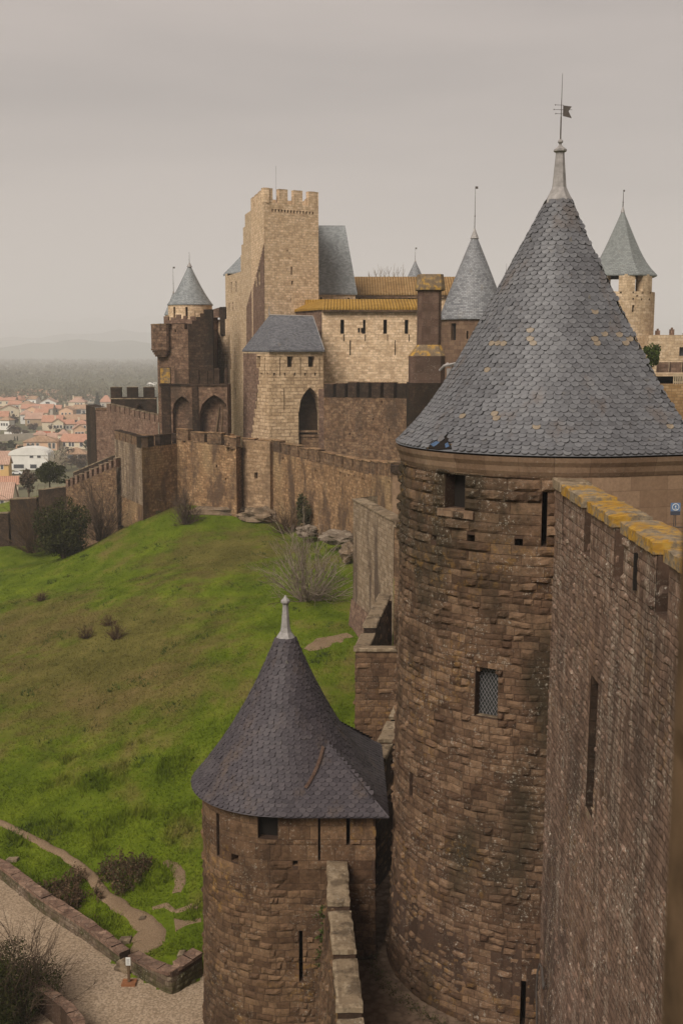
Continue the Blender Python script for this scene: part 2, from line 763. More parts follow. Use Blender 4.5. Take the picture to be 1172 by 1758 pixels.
def stone_mat(name, lo, mid, hi, mortar, bw=.5, bh=.27, ms=.018, distort=.05, stain=(.05, .035, .022), stain_amt=.7, stain_at=(.5, .68),
              stain_scale=(.35, .35, .16), lichen=0.0, orange=0.0, bump=.6, per_stone=False, grime=.5, tint=None, speck=.0, hue=(1, 1, 1), streak=0):
    m = NT(name)
    P = m.pos()
    if per_stone:
        r = m.rnd()
        fac = None
    else:
        uv = m.uv()
        nz = m.n('ShaderNodeTexNoise')
        m.l(P, nz.inputs['Vector'])
        nz.inputs['Scale'].default_value = 2.2
        nz.inputs['Detail'].default_value = 3
        sub = m.n('ShaderNodeVectorMath', operation='SUBTRACT')
        m.l(nz.outputs['Color'], sub.inputs[0])
        sub.inputs[1].default_value = (.5, .5, .5)
        uvd = m.vadd(uv, m.vscale(sub.outputs[0], distort * 2))
        br = m.n('ShaderNodeTexBrick')
        m.l(uvd, br.inputs['Vector'])
        br.inputs['Scale'].default_value = 1
        br.inputs['Brick Width'].default_value = bw
        br.inputs['Row Height'].default_value = bh
        br.inputs['Mortar Size'].default_value = ms
        br.inputs['Mortar Smooth'].default_value = .35
        br.inputs['Color1'].default_value = (0, 0, 0, 1)
        br.inputs['Color2'].default_value = (1, 1, 1, 1)
        br.inputs['Mortar'].default_value = (.5, .5, .5, 1)
        br.offset = .5
        br.squash = .75
        br.squash_frequency = 3
        r = br.outputs['Color']
        fac = br.outputs['Fac']
    n1 = m.noise(P, 1.3, 5, .65)
    n2 = m.noise(P, 14, 5, .7)
    lo, mid, hi, mortar, stain = [tuple(a * b for a, b in zip(c, hue)) for c in (lo, mid, hi, mortar, stain)]
    rv = m.math('ADD', m.math('MULTIPLY', r, .62 if per_stone else .42), m.math('MULTIPLY', n1, .38 if per_stone else .58))
    col = m.ramp(rv, [(.18, lo), (.5, mid), (.82, hi)])
    col = m.mix(.5, col, m.ramp(n2, [(.25, (.35, .35, .35)), (.7, (1.0, 1.0, 1.0))]), 'MULTIPLY')
    if speck:
        s1 = m.noise(P, 3.1, 5, .8)
        col = m.mix(speck, col, m.ramp(s1, [(.34, (.28, .27, .26)), (.5, (.9, .9, .9)), (.66, (1.35, 1.33, 1.3))]), 'MULTIPLY')
    if tint:
        tn = m.noise(P, .22, 3, .6)
        col = m.mix(m.step(tn, .45, .62, tint[1]), col, tint[0])
    if fac is not None:
        mk = m.noise(P, 1.7, 3, .6)
        col = m.mix(m.math('MULTIPLY', fac, m.step(mk, .25, .6, .85)), col, mortar)
    sn = m.noise(m.scale(P, stain_scale), 1.0, 7, .62)
    col = m.mix(m.step(sn, stain_at[0], stain_at[1], stain_amt), col, stain)
    gn = m.noise(P, 5.5, 6, .72)
    col = m.mix(m.step(gn, .52, .72, grime), col, sc(stain, .8))
    if streak:
        k1 = m.noise(m.scale(P, (3.2, 3.2, .45)), 1.0, 5, .7)
        k2 = m.noise(P, 16.0, 3, .8)
        col = m.mix(m.math('MULTIPLY', m.step(k1, .5, .64, streak), m.step(k2, .4, .6)), col, (.33, .265, .205))
    if lichen:
        ln = m.noise(P, 13.0, 4, .8)
        l2 = m.noise(P, 1.1, 3, .6)
        lf = m.math('MULTIPLY', m.step(ln, .565, .63), m.step(l2, .42, .6, lichen))
        col = m.mix(lf, col, (.44, .40, .33))
    if orange:
        on = m.noise(P, 5.0, 5, .7)
        o2 = m.noise(P, .5, 2, .6)
        of = m.math('MULTIPLY', m.step(on, .5, .62), m.step(o2, .5, .62, orange))
        col = m.mix(of, col, (.33, .18, .035))
    h = m.math('ADD', m.math('MULTIPLY', n2, .5), m.math('MULTIPLY', gn, .7))
    nb = m.bump(h, bump, .04)
    if fac is not None:
        rr = m.math('SUBTRACT', m.math('MULTIPLY', r, .6), m.math('MULTIPLY', fac, 1.2))
        nb = m.bump(rr, .45, .06, nb)
    return m.done(col, .95, nb, .1)


M = {}
# castle, far: warm tan
M['tan'] = stone_mat('tan_ashlar', (.30, .205, .105), (.43, .315, .17), (.54, .41, .24), (.20, .14, .075), .55, .25, .022, stain=(.20, .135, .07), stain_amt=.5, stain_at=(.55, .75), speck=.55, hue=(1.66, 1.66, 1.98))
M['tan_boss'] = stone_mat('tan_bossed', (.26, .18, .09), (.40, .29, .155), (.50, .375, .21), (.115, .075, .038), .9, .34, .035, stain=(.16, .105, .055), stain_amt=.5, stain_at=(.56, .74), speck=.6, hue=(1.48, 1.46, 1.70))
M['pale'] = stone_mat('pale_ashlar', (.34, .25, .14), (.46, .355, .21), (.56, .45, .29), (.24, .17, .10), .5, .24, .02, stain=(.20, .14, .08), stain_amt=.55, stain_at=(.52, .72), speck=.55, hue=(1.32, 1.28, 1.40))
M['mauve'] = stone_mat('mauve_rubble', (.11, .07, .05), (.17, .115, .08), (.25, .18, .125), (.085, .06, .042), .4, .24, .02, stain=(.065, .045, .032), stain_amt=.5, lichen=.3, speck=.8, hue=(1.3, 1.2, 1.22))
M['brown'] = stone_mat('brown_rubble', (.10, .062, .036), (.175, .115, .066), (.27, .19, .11), (.085, .055, .034), .42, .24, .02, stain=(.045, .032, .022), stain_amt=.75, stain_at=(.47, .66), lichen=.4, speck=.95, hue=(1.14, 1.05, 1.06))
M['curtain'] = stone_mat('curtain_rubble', (.135, .085, .045), (.235, .155, .083), (.36, .255, .145), (.11, .072, .04), .42, .24, .025, distort=.09, stain=(.055, .038, .026), stain_amt=.85, stain_at=(.46, .63), stain_scale=(.5, .5, .2), lichen=.35, tint=((.30, .215, .115), .5), speck=.95, hue=(1.42, 1.28, 1.24))
M['black'] = stone_mat('blackened_stone', (.045, .03, .02), (.085, .055, .035), (.135, .09, .058), (.04, .027, .018), .5, .26, .02, stain=(.025, .02, .014), stain_amt=.8, stain_at=(.45, .65), lichen=.15, speck=.7, hue=(.66, .63, .66))
M['bastion'] = stone_mat('bastion_stone', (.075, .047, .031), (.13, .083, .054), (.19, .13, .085), (.055, .036, .024), .55, .27, .02, stain=(.036, .026, .018), stain_amt=.85, stain_at=(.46, .64), lichen=.15, speck=.95, hue=(1.5, 1.43, 1.45))
# near, modelled stones
M['tower_stone'] = stone_mat('near_tower_stone', (.09, .056, .036), (.15, .096, .061), (.225, .15, .094), (.06, .04, .026), per_stone=True, stain=(.034, .029, .018), stain_amt=.85, stain_at=(.46, .62), stain_scale=(.3, .3, .13), lichen=.5, orange=.22, bump=.7, speck=.6, hue=(.93, .875, .86))
M['tower_core'] = stone_mat('near_tower_mortar', (.07, .046, .03), (.095, .063, .042), (.12, .08, .055), (.07, .05, .033), per_stone=True, stain=(.03, .022, .016), stain_amt=.7, lichen=.2, hue=(.8, .74, .76))
M['small_stone'] = stone_mat('gate_tower_stone', (.095, .06, .036), (.145, .094, .056), (.205, .137, .08), (.06, .04, .026), per_stone=True, stain=(.04, .028, .019), stain_amt=.75, stain_at=(.5, .66), lichen=.35, orange=.3, bump=.7, speck=.6, hue=(.95, .865, .86))
M['wall_stone'] = stone_mat('near_wall_stone', (.115, .078, .054), (.15, .102, .071), (.19, .133, .094), (.06, .04, .026), per_stone=True, stain=(.045, .033, .025), stain_amt=.7, stain_at=(.5, .66), lichen=1.0, orange=.15, bump=.8, speck=.75, hue=(1.42, 1.34, 1.40), streak=.85)
M['ashlar'] = stone_mat('smooth_ashlar', (.21, .14, .082), (.265, .183, .11), (.32, .225, .135), (.17, .115, .07), 1.0, .42, .008, distort=.0, stain=(.12, .08, .05), stain_amt=.4, grime=.15, bump=.2, hue=(.95, .9, .95))
M['cornice'] = stone_mat('cornice_stone', (.15, .10, .06), (.20, .135, .083), (.28, .20, .125), (.1, .07, .045), 1.1, .5, .008, distort=0, stain=(.06, .042, .028), stain_amt=.6, grime=.4, bump=.3, lichen=.2, hue=(.92, .87, .9))
M['coping_pale'] = stone_mat('pale_coping', (.17, .122, .077), (.245, .183, .118), (.34, .265, .178), (.1, .07, .045), 3, 3, .001, stain=(.07, .05, .033), stain_amt=.7, stain_at=(.5, .6), stain_scale=(1.6, 1.6, 1.6), grime=.6, lichen=.4)
M['rock'] = stone_mat('grey_rock', (.12, .09, .065), (.2, .155, .115), (.34, .28, .215), (.1, .07, .05), 3, 3, .001, stain=(.06, .045, .032), stain_amt=.7, stain_scale=(.8, .8, .8), lichen=.8)
M['dark'] = NT('painted_unlit_interior').done((.012, .009, .007), .9)  # near-black colour painted in for the unlit depth of openings
M['void'] = stone_mat('painted_shade_stone', (.05, .035, .022), (.075, .05, .032), (.10, .07, .045), (.04, .03, .02), .5, .27, .02)  # stone colour darkened to stand in for shade inside the gatehouse openings


def lichen_coping():
    m = NT('orange_lichen_coping')
    P = m.pos()
    n = m.noise(P, 7, 7, .72)
    n2 = m.noise(P, 1.2, 4, .6)
    st_ = m.noise(m.scale(P, (1.5, 9, 4)), 2.0, 4, .6)
    base = m.ramp(n, [(.3, (.10, .075, .05)), (.55, (.24, .19, .13)), (.75, (.38, .32, .23))])
    org = m.ramp(st_, [(.3, (.23, .11, .012)), (.55, (.37, .20, .02)), (.75, (.42, .28, .07))])
    f = m.math('MULTIPLY', m.step(m.math('ADD', m.math('MULTIPLY', n, .55), m.math('MULTIPLY', n2, .5)), .47, .60), .9)
    col = m.mix(f, base, org)
    return m.done(col, .95, m.bump(m.math('ADD', n, st_), .7, .03), .1)


M['lichen'] = lichen_coping()


def slate_mat(name, a, b, c, tan=(.36, .25, .15), tan_at=.985, lich=.25, sp=.5, ro=.34):
    m = NT(name)
    P = m.pos()
    r = m.rnd()
    n = m.noise(P, 9, 5, .65)
    col = m.ramp(r, [(.05, a), (.45, b), (.93, c)])
    col = m.mix(m.step(r, tan_at, tan_at + .002), col, tan)
    n2 = m.noise(m.scale(P, (1.3, 1.3, .4)), 1.0, 5, .65)
    col = m.mix(m.step(n2, .53, .7, .5), col, (.115, .082, .06))
    col = m.mix(.5, col, m.ramp(n, [(.3, (.55, .55, .55)), (.7, (1, 1, 1))]), 'MULTIPLY')
    n3 = m.noise(P, 3.3, 6, .75)
    col = m.mix(m.step(n3, .57, .72, lich), col, (.21, .18, .13))
    return m.done(col, m.math('ADD', m.math('MULTIPLY', n, .25), ro), m.bump(n, .25, .02), sp)


M['slate'] = slate_mat('fish_scale_slate', (.088, .087, .092), (.115, .115, .122), (.145, .145, .151), tan=(.23, .18, .125), lich=.22)
M['slate_dark'] = slate_mat('dark_fish_scale_slate', (.043, .036, .041), (.058, .049, .055), (.079, .067, .072), tan_at=1.1, lich=.10, sp=.25, ro=.5)


def far_slate(name, a, b, bw=.24, bh=.14):
    m = NT(name)
    P = m.pos()
    br = m.n('ShaderNodeTexBrick')
    m.l(m.uv(), br.inputs['Vector'])
    br.inputs['Scale'].default_value = 1
    br.inputs['Brick Width'].default_value = bw
    br.inputs['Row Height'].default_value = bh
    br.inputs['Mortar Size'].default_value = .012
    br.inputs['Mortar Smooth'].default_value = .4
    br.inputs['Color1'].default_value = (0, 0, 0, 1)
    br.inputs['Color2'].default_value = (1, 1, 1, 1)
    n = m.noise(m.scale(P, (1, 1, .4)), .9, 5, .7)
    rv = m.math('ADD', m.math('MULTIPLY', br.outputs['Color'], .5), m.math('MULTIPLY', n, .5))
    col = m.ramp(rv, [(.25, a), (.7, b)])
    col = m.mix(m.math('MULTIPLY', br.outputs['Fac'], .8), col, sc(a, .4))
    n3 = m.noise(P, 1.7, 6, .75)
    col = m.mix(m.step(n3, .55, .75, .4), col, (.2, .165, .12))
    return m.done(col, .6, m.bump(br.outputs['Fac'], -.4, .03), .3)


M['far_slate'] = far_slate('far_slate', (.15, .162, .168), (.27, .285, .285))
M['gate_slate'] = far_slate('gatehouse_slate', (.075, .075, .084), (.15, .15, .16))
M['cone_slate'] = far_slate('cone_slate', (.12, .122, .13), (.245, .248, .255))
M['green_slate'] = far_slate('green_slate', (.15, .16, .155), (.225, .238, .228))


def tile_mat(name, a, b, c, per=.32):
    m = NT(name)
    P = m.pos()
    sx = m.n('ShaderNodeSeparateXYZ')
    m.l(m.uv(), sx.inputs[0])
    w = m.math('SINE', m.math('MULTIPLY', sx.outputs[0], 2 * math.pi / per))
    n = m.noise(P, 2.0, 6, .7)
    n2 = m.noise(P, .35, 3, .6)
    col = m.ramp(n, [(.3, a), (.5, b), (.7, c)])
    col = m.mix(m.step(n2, .45, .65, .4), col, sc(a, .75))
    col = m.mix(m.step(w, -.2, -.9, .6), col, sc(a, .4))
    return m.done(col, .9, m.bump(w, .6, .08), .1)


M['tile_lichen'] = tile_mat('lichened_roman_tile', (.26, .145, .03), (.36, .205, .04), (.42, .26, .075))
M['tile_ochre'] = tile_mat('ochre_roman_tile', (.20, .115, .045), (.29, .175, .07), (.36, .24, .12))
M['tile_orange'] = tile_mat('orange_tile', (.40, .20, .13), (.50, .26, .175), (.56, .33, .23), .5)
M['tile_pink'] = tile_mat('faded_pink_tile', (.42, .25, .18), (.50, .32, .24), (.56, .39, .30), .5)
M['tile_brown'] = tile_mat('weathered_tile', (.33, .20, .12), (.41, .26, .165), (.47, .33, .23), .5)


def plain_mat(name, c, rough=.85, var=.25, spec=.2, metal=0.0, scl=3.0):
    m = NT(name)
    n = m.noise(m.pos(), scl, 5, .65)
    col = m.ramp(n, [(.3, sc(c, 1 - var)), (.7, sc(c, 1 + var * .6))])
    return m.done(col, rough, m.bump(n, .15, .02), spec, metal)


M['lead'] = plain_mat('weathered_lead', (.30, .28, .265), .6, .35, .3, .2, 6)
M['lead_dark'] = plain_mat('dark_lead', (.225, .21, .215), .6, .35, .3, .2, 8)
M['iron'] = plain_mat('old_iron', (.09, .075, .065), .6, .3, .3, .3)
M['wood'] = plain_mat('old_wood', (.14, .09, .05), .8, .4)
M['wood_orange'] = plain_mat('orange_wood', (.26, .11, .05), .8, .3)
M['tarp'] = plain_mat('blue_tarpaulin', (.05, .09, .16), .5, .3)
M['sign_white'] = plain_mat('white_panel', (.62, .62, .58), .6, .1)
M['sign_blue'] = plain_mat('blue_panel', (.10, .16, .27), .5, .1)
M['sign_dark'] = plain_mat('dark_panel', (.05, .055, .07), .5, .1)
M['glass'] = NT('leaded_glass').done((.03, .032, .03), .25, None, .4)
M['jamb'] = plain_mat('near_jamb_stone', (.115, .073, .042), .95, .6, .1, 0, 4)
M['white_wall'] = plain_mat('white_render', (.68, .66, .61), .9, .1, .1, 0, .5)
M['cream_wall'] = plain_mat('cream_render', (.60, .51, .37), .9, .12, .1, 0, .5)
M['peach_wall'] = plain_mat('peach_render', (.62, .40, .26), .9, .1, .1, 0, .5)
M['yellow_wall'] = plain_mat('ochre_render', (.58, .37, .15), .9, .1, .1, 0, .5)
M['grey_wall'] = plain_mat('grey_render', (.42, .37, .30), .9, .15, .1, 0, .5)
M['brown_wall'] = plain_mat('brown_render', (.33, .24, .15), .9, .2, .1, 0, .5)
M['red_wall'] = plain_mat('red_render', (.45, .13, .08), .9, .15, .1, 0, .5)
M['house_dark'] = NT('house_window').done((.05, .05, .055), .4)
M['car_paint'] = NT('white_car_paint').done((.72, .72, .7), .3, None, .5)
M['tyre'] = NT('tyre_rubber').done((.02, .02, .02), .8)


def leaf_mat(name, a, b, c):
    m = NT(name)
    r = m.rnd()
    n = m.noise(m.pos(), .8, 3, .6)
    v = m.math('ADD', m.math('MULTIPLY', r, .55), m.math('MULTIPLY', n, .45))
    col = m.ramp(v, [(.2, a), (.5, b), (.8, c)])
    bs = m.n('ShaderNodeBsdfDiffuse')
    m.l(col, bs.inputs[0])
    tr = m.n('ShaderNodeBsdfTranslucent')
    m.l(col, tr.inputs[0])
    mx = m.n('ShaderNodeMixShader')
    mx.inputs[0].default_value = .25
    m.l(bs.outputs[0], mx.inputs[1])
    m.l(tr.outputs[0], mx.inputs[2])
    m.l(mx.outputs[0], m.out.inputs[0])
    return m.mat


M['leaf_dark'] = leaf_mat('dark_evergreen_leaves', (.025, .028, .010), (.045, .048, .018), (.075, .075, .028))
M['leaf_olive'] = leaf_mat('olive_leaves', (.045, .045, .02), (.08, .078, .035), (.12, .11, .05))
M['leaf_brown'] = leaf_mat('dead_brown_stems', (.055, .034, .02), (.10, .062, .037), (.15, .10, .06))
M['leaf_green'] = leaf_mat('green_leaves', (.035, .05, .012), (.06, .085, .02), (.09, .12, .035))
M['twig'] = leaf_mat('bare_twigs', (.17, .125, .098), (.27, .21, .163), (.37, .30, .24))
M['twig_dark'] = leaf_mat('dark_twigs', (.06, .042, .03), (.10, .07, .05), (.15, .105, .075))
M['bark'] = plain_mat('bark', (.11, .08, .055), .95, .4)
M['bark_pale'] = plain_mat('pale_bark', (.42, .36, .28), .95, .3)
M['woods'] = leaf_mat('winter_woods', (.11, .10, .062), (.18, .165, .105), (.24, .215, .145))


def grass_mat():
    m = NT('grass_slope')
    P = m.pos()
    big = m.noise(m.scale(P, (1, .8, 1)), .075, 5, .6)
    mid = m.noise(m.scale(P, (1, .55, 1)), .5, 5, .62)
    fine = m.noise(P, 7, 4, .7)
    green = m.ramp(mid, [(.3, (.066, .096, .0065)), (.5, (.106, .144, .0095)), (.7, (.158, .196, .015))])
    dry = m.ramp(mid, [(.3, (.10, .075, .024)), (.6, (.15, .11, .04)), (.8, (.19, .135, .058))])
    f = m.math('ADD', m.math('MULTIPLY', big, .7), m.math('MULTIPLY', mid, .35))
    col = m.mix(m.step(f, .535, .67, .8), green, dry)
    wn = m.noise(P, .35, 6, .7)
    for c_, k_ in (((-15, 69, 0), (.085, .055, 0)), ((-9.5, 92, 0), (.10, .07, 0)), ((-24, 80, 0), (.11, .07, 0))):
        mp_ = m.n('ShaderNodeMapping', vector_type='POINT')
        m.l(P, mp_.inputs[0])
        mp_.inputs['Location'].default_value = tuple(-a * b for a, b in zip(c_, k_))
        mp_.inputs['Scale'].default_value = k_
        ln_ = m.n('ShaderNodeVectorMath', operation='LENGTH')
        m.l(mp_.outputs[0], ln_.inputs[0])
        mk_ = m.math('SUBTRACT', m.math('MULTIPLY', wn, 1.9), ln_.outputs['Value'])
        col = m.mix(m.step(mk_, .02, .6, .72), col, dry)
    sp = m.noise(P, 1.3, 5, .7)
    col = m.mix(m.step(sp, .66, .74, .6), col, (.14, .09, .05))
    col = m.mix(.5, col, m.ramp(fine, [(.3, (.45, .45, .45)), (.7, (1, 1, 1))]), 'MULTIPLY')
    return m.done(col, .95, m.bump(m.math('ADD', fine, mid), .45, .10), .05)


M['grass'] = grass_mat()


def gravel_mat(name, a, b, c, sc_=9):
    m = NT(name)
    P = m.pos()
    v = m.voro(P, sc_)
    n = m.noise(P, .7, 5, .65)
    n2 = m.noise(P, 22, 3, .7)
    rv = m.math('ADD', m.math('MULTIPLY', v.outputs['Color'], .35), m.math('MULTIPLY', n, .65))
    col = m.ramp(rv, [(.25, a), (.5, b), (.75, c)])
    col = m.mix(m.step(v.outputs['Distance'], .4, .75, .55), col, sc(a, .55))
    col = m.mix(.35, col, m.ramp(n2, [(.3, (.5, .5, .5)), (.7, (1, 1, 1))]), 'MULTIPLY')
    return m.done(col, .95, m.bump(v.outputs['Distance'], -.6, .05), .1)


M['road'] = gravel_mat('cobbled_road', (.26, .19, .125), (.36, .27, .185), (.45, .35, .25), 13)
M['lices'] = gravel_mat('dark_cobbles', (.13, .088, .062), (.19, .132, .092), (.26, .185, .13), 4.5)
M['dirt'] = gravel_mat('bare_earth', (.17, .115, .068), (.235, .162, .10), (.30, .215, .135), 34)


def plain_ground():
    m = NT('far_plain')
    P = m.pos()
    v = m.voro(m.scale(P, (1, .45, 1)), .004)
    n = m.noise(P, .01, 5, .6)
    col = m.ramp(v.outputs['Color'], [(.15, (.085, .095, .045)), (.4, (.15, .14, .085)), (.6, (.105, .115, .05)), (.85, (.2, .175, .115))])
    col = m.mix(m.step(n, .4, .7, .7), col, (.105, .10, .062))
    return m.done(col, .95, None, .05)


M['plain'] = plain_ground()
M['hills'] = plain_mat('far_hills', (.10, .115, .075), .95, .35, .05, 0, .002)
M['urban'] = plain_mat('town_ground', (.155, .145, .085), .95, .6, .05, 0, .06)
M['pale_streak'] = stone_mat('pale_streaked_rubble', (.20, .145, .085), (.31, .235, .145), (.42, .335, .22), (.14, .1, .062), .4, .23, .02, stain=(.075, .053, .036), stain_amt=.85, stain_at=(.47, .6), stain_scale=(.7, .7, .09), lichen=.5, speck=.5, hue=(1, .97, 1.05))
M['ch_stone'] = stone_mat('turret_brown_stone', (.10, .063, .045), (.145, .094, .066), (.19, .13, .092), (.08, .055, .04), .9, .5, .012, stain=(.06, .042, .03), stain_amt=.6, lichen=.3, speck=.3, hue=(.95, .9, .95))
M['ch_tan'] = stone_mat('middle_tower_stone', (.13, .083, .053), (.19, .127, .08), (.26, .18, .11), (.1, .068, .043), .6, .33, .014, stain=(.075, .05, .034), stain_amt=.6, speck=.3, hue=(.95, .9, .95))
M['orange_rub'] = stone_mat('orange_rubble', (.22, .125, .055), (.32, .195, .09), (.42, .28, .15), (.15, .1, .055), .4, .2, .02, stain=(.12, .07, .04), stain_amt=.5)
M['pale_wood'] = plain_mat('pale_wood', (.42, .33, .22), .8, .25)


def coping_lich():
    m = NT('lichened_stone_cap')
    P = m.pos()
    n = m.noise(P, 3.0, 6, .7)
    n2 = m.noise(P, 1.1, 4, .6)
    base = m.ramp(n, [(.3, (.10, .07, .045)), (.55, (.19, .14, .09)), (.75, (.3, .23, .15))])
    f = m.step(m.math('ADD', m.math('MULTIPLY', n, .5), m.math('MULTIPLY', n2, .5)), .46, .56, .85)
    col = m.mix(f, base, m.ramp(n, [(.35, (.34, .18, .02)), (.65, (.42, .25, .05))]))
    return m.done(col, .95, m.bump(n, .6, .04), .1)


M['coping_lich'] = coping_lich()
M['mossy'] = stone_mat('mossy_rubble', (.11, .08, .05), (.175, .13, .083), (.24, .185, .125), (.07, .05, .033), per_stone=True, stain=(.055, .055, .018), stain_amt=.75, stain_at=(.45, .6), stain_scale=(.9, .9, .9), lichen=.5, speck=.3, hue=(.9, .88, .95))
M['curtain_rock'] = stone_mat('brown_rock', (.12, .08, .05), (.185, .13, .083), (.28, .205, .135), (.1, .07, .045), 3, 3, .001, stain=(.06, .045, .03), stain_amt=.7, stain_scale=(.8, .8, .8), lichen=.5)

M['foot_tan'] = stone_mat('tan_footing', (.20, .135, .075), (.32, .225, .13), (.44, .325, .195), (.14, .095, .055), .7, .28, .02, stain=(.11, .075, .045), stain_amt=.6, lichen=.2, speck=.7, hue=(1.15, 1.08, 1.1))
# ------------------------------------------------------------------ near round tower
TC = (5.75, 31.0)
TR = 4.10
DARK2 = [M['void'], M['dark']]


def tower_outline(R):
    k = R / TR
    o = []
    for i in range(49):
        a = math.radians(70 + (282 - 70) * i / 48)
        o.append((TC[0] + R * math.cos(a), TC[1] + R * math.sin(a)))
    c = [(TC[0] + 3.05 * k, TC[1] - 3.35 * k), (TC[0] + 3.05 * k, TC[1] + 3.6 * k)]
    def fill(a, b, n=10):
        return [(a[0] + (b[0] - a[0]) * i / n, a[1] + (b[1] - a[1]) * i / n) for i in range(1, n)]
    return o + fill(o[-1], c[0]) + [c[0]] + fill(c[0], c[1]) + [c[1]] + fill(c[1], o[0])


tow = thing('round_tower', 'large dark round tower in front, its grey scalloped slate cone torn at the eave', 'tower', (TC[0], TC[1], -18.5))
ZE = -2.47
tp = Path(tower_outline(TR), True, bat=lambda z: .018 * max(0, -3 - z) + (.035 * max(0, -15.3 - z) ** 1.6))
ops_t = [
    tp.op(763, 797, 815, 874, depth=.35),
    tp.op(929, 938, 845, 938, depth=.8),
    tp.op(817, 855, 1146, 1231, depth=.28, name='window', glazed=True),
    tp.op(741, 749, 910, 928, depth=.5, hole=True),
    tp.op(802, 814, 918, 937, depth=.5, hole=True),
    tp.op(883, 897, 925, 943, depth=.5, hole=True),
    tp.op(711, 716, 1325, 1367, depth=.5),
    tp.op(895, 903, 1676, 1758, depth=.6),
]
s_wall = tp.find(947, 1000)[0]          # where the near wall joins
mb = MB()
shell(mb, tp, -19.5, ZE - .55, ops_t, 1, off=-.03)
holes(mb, tp, ops_t, -.03, 2)
s_a = 0.0
stones(mb, tp, s_a, s_wall + .35, -18.6, -5.45, lambda z: .19, lambda z: .34, .05, ops_t, nx=4, nz=3, m=0, prot=.45, warp=.055)
stones(mb, tp, s_a, s_wall + .35, -5.45, -2.95, .285, .74, .075, ops_t, nx=6, nz=4, m=0, jit=.35, prot=.85, warp=.012)
wall_t = mb.build('wall', [M['tower_stone'], M['tower_core'], M['dark']], tow)
# smooth ashlar of the rear body above the rampart
mb = MB()
shell(mb, tp, -6.5, ZE - .5, (), 0, s0=s_wall + .3, s1=tp.L, off=.012)
mb.build('ashlar_facing', [M['ashlar']], tow)
for o in ops_t:
    if o.get('hole'):
        continue
    mb = MB()
    recess(mb, tp, o, -.03)
    if o.get('glazed'):
        w_ = mb.build('window', [M['tower_core'], M['glass']], tow)
        # lattice of lead cames
        L = MB()
        i = tp.seg((o['s0'] + o['s1']) / 2)
        nx_, ny_ = tp.n[i]
        A = Vector(tp.at(o['s0'], o['z0'], -.03)) - Vector((nx_, ny_, 0)) * .26
        B = Vector(tp.at(o['s1'], o['z0'], -.03)) - Vector((nx_, ny_, 0)) * .26
        H = o['z1'] - o['z0']
        eu = (B - A)
        wd = eu.length
        eu.normalize()
        stp = .095
        k = -int(H / stp) - 1
        while k * stp < wd + H:
            for sgn in (1, -1):
                pts = []
                for t in np.linspace(0, H, 40):
                    x = k * stp + t * .62 if sgn > 0 else (wd - k * stp) - t * .62
                    if 0 <= x <= wd:
                        pts.append(A + eu * x + Vector((0, 0, t)))
                if len(pts) > 1:
                    L.tube([pts[0], pts[-1]], .0065, 4)
            k += 1
        L.build('lattice', M['lead_dark'], w_)
        S = MB()
        a, b = tp.at(o['s0'] - .08, 0, .05), tp.at(o['s1'] + .08, 0, .05)
        a2, b2 = tp.at(o['s0'] - .08, 0, -.25), tp.at(o['s1'] + .08, 0, -.25)
        slab(S, [a[:2], b[:2], b2[:2], a2[:2]], o['z0'] - .13, .14, 6, 3, .015)
        S.build('sill', M['coping_pale'], w_)
        # corbelled shoulders under the lintel
        for sa, sb in ((o['s0'], o['s0'] + .09), (o['s1'] - .09, o['s1'])):
            S = MB()
            q = [tp.at(sa, 0, .02)[:2], tp.at(sb, 0, .02)[:2], tp.at(sb, 0, -.24)[:2], tp.at(sa, 0, -.24)[:2]]
            S.prism(q, o['z1'] - .13, o['z1'] - .002)
            S.build('lintel_corbel', M['tower_stone'], w_)
    else:
        mb.build('arrow_slit' if o['s1'] - o['s0'] < .3 else 'window', [M['tower_core'], M['dark']], tow)
# sill under the square opening
S = MB()
o = ops_t[0]
a, b = tp.at(o['s0'] - .15, 0, .09), tp.at(o['s1'] + .3, 0, .09)
a2, b2 = tp.at(o['s0'] - .15, 0, -.2), tp.at(o['s1'] + .3, 0, -.2)
slab(S, [a[:2], b[:2], b2[:2], a2[:2]], o['z0'] - .2, .2, 8, 3, .03)
S.build('sill', M['cornice'], tow)
# cornice: two courses, butted
mb = MB()
for za, zb_, oa in ((ZE - .56, ZE - .30, .07), (ZE - .30, ZE - .08, .15)):
    n = 150
    for i in range(n):
        t0, t1 = tp.L * i / n, tp.L * (i + 1) / n
        c = .3 + .6 * noise.noise(Vector((int(i / 4) * 3.7, za, 1)))
        A0, A1 = tp.at(t0, za, oa - .06), tp.at(t1, za, oa - .06)
        B0, B1 = tp.at(t0, (za + zb_) / 2, oa), tp.at(t1, (za + zb_) / 2, oa)
        C0, C1 = tp.at(t0, zb_, oa + .02), tp.at(t1, zb_, oa + .02)
        D0, D1 = tp.at(t0, zb_, -.2), tp.at(t1, zb_, -.2)
        E0, E1 = tp.at(t0, za, -.2), tp.at(t1, za, -.2)
        for q in ((A0, A1, B1, B0), (B0, B1, C1, C0), (C0, C1, D1, D0), (E0, E1, A1, A0)):
            mb.face(q, [(t0, q[0][2]), (t1, q[1][2]), (t1, q[2][2]), (t0, q[3][2])], 0, c)
mb.build('cornice', M['cornice'], tow)

# roof
GM = 22 + 225 + 35
gb = lambda v: (225 * v + 35 * v ** 7) / 260


def hole_skip(p, v):
    px, py = proj(p)
    if p.y > 31.2:
        return False
    if v > .9 and 731 < px < 771:
        top = 737 + (px - 731) * -.05
        return py > (768 - (px - 731) * .75 if px < 765 else 745 + (px - 765) * 3.2)
    return False


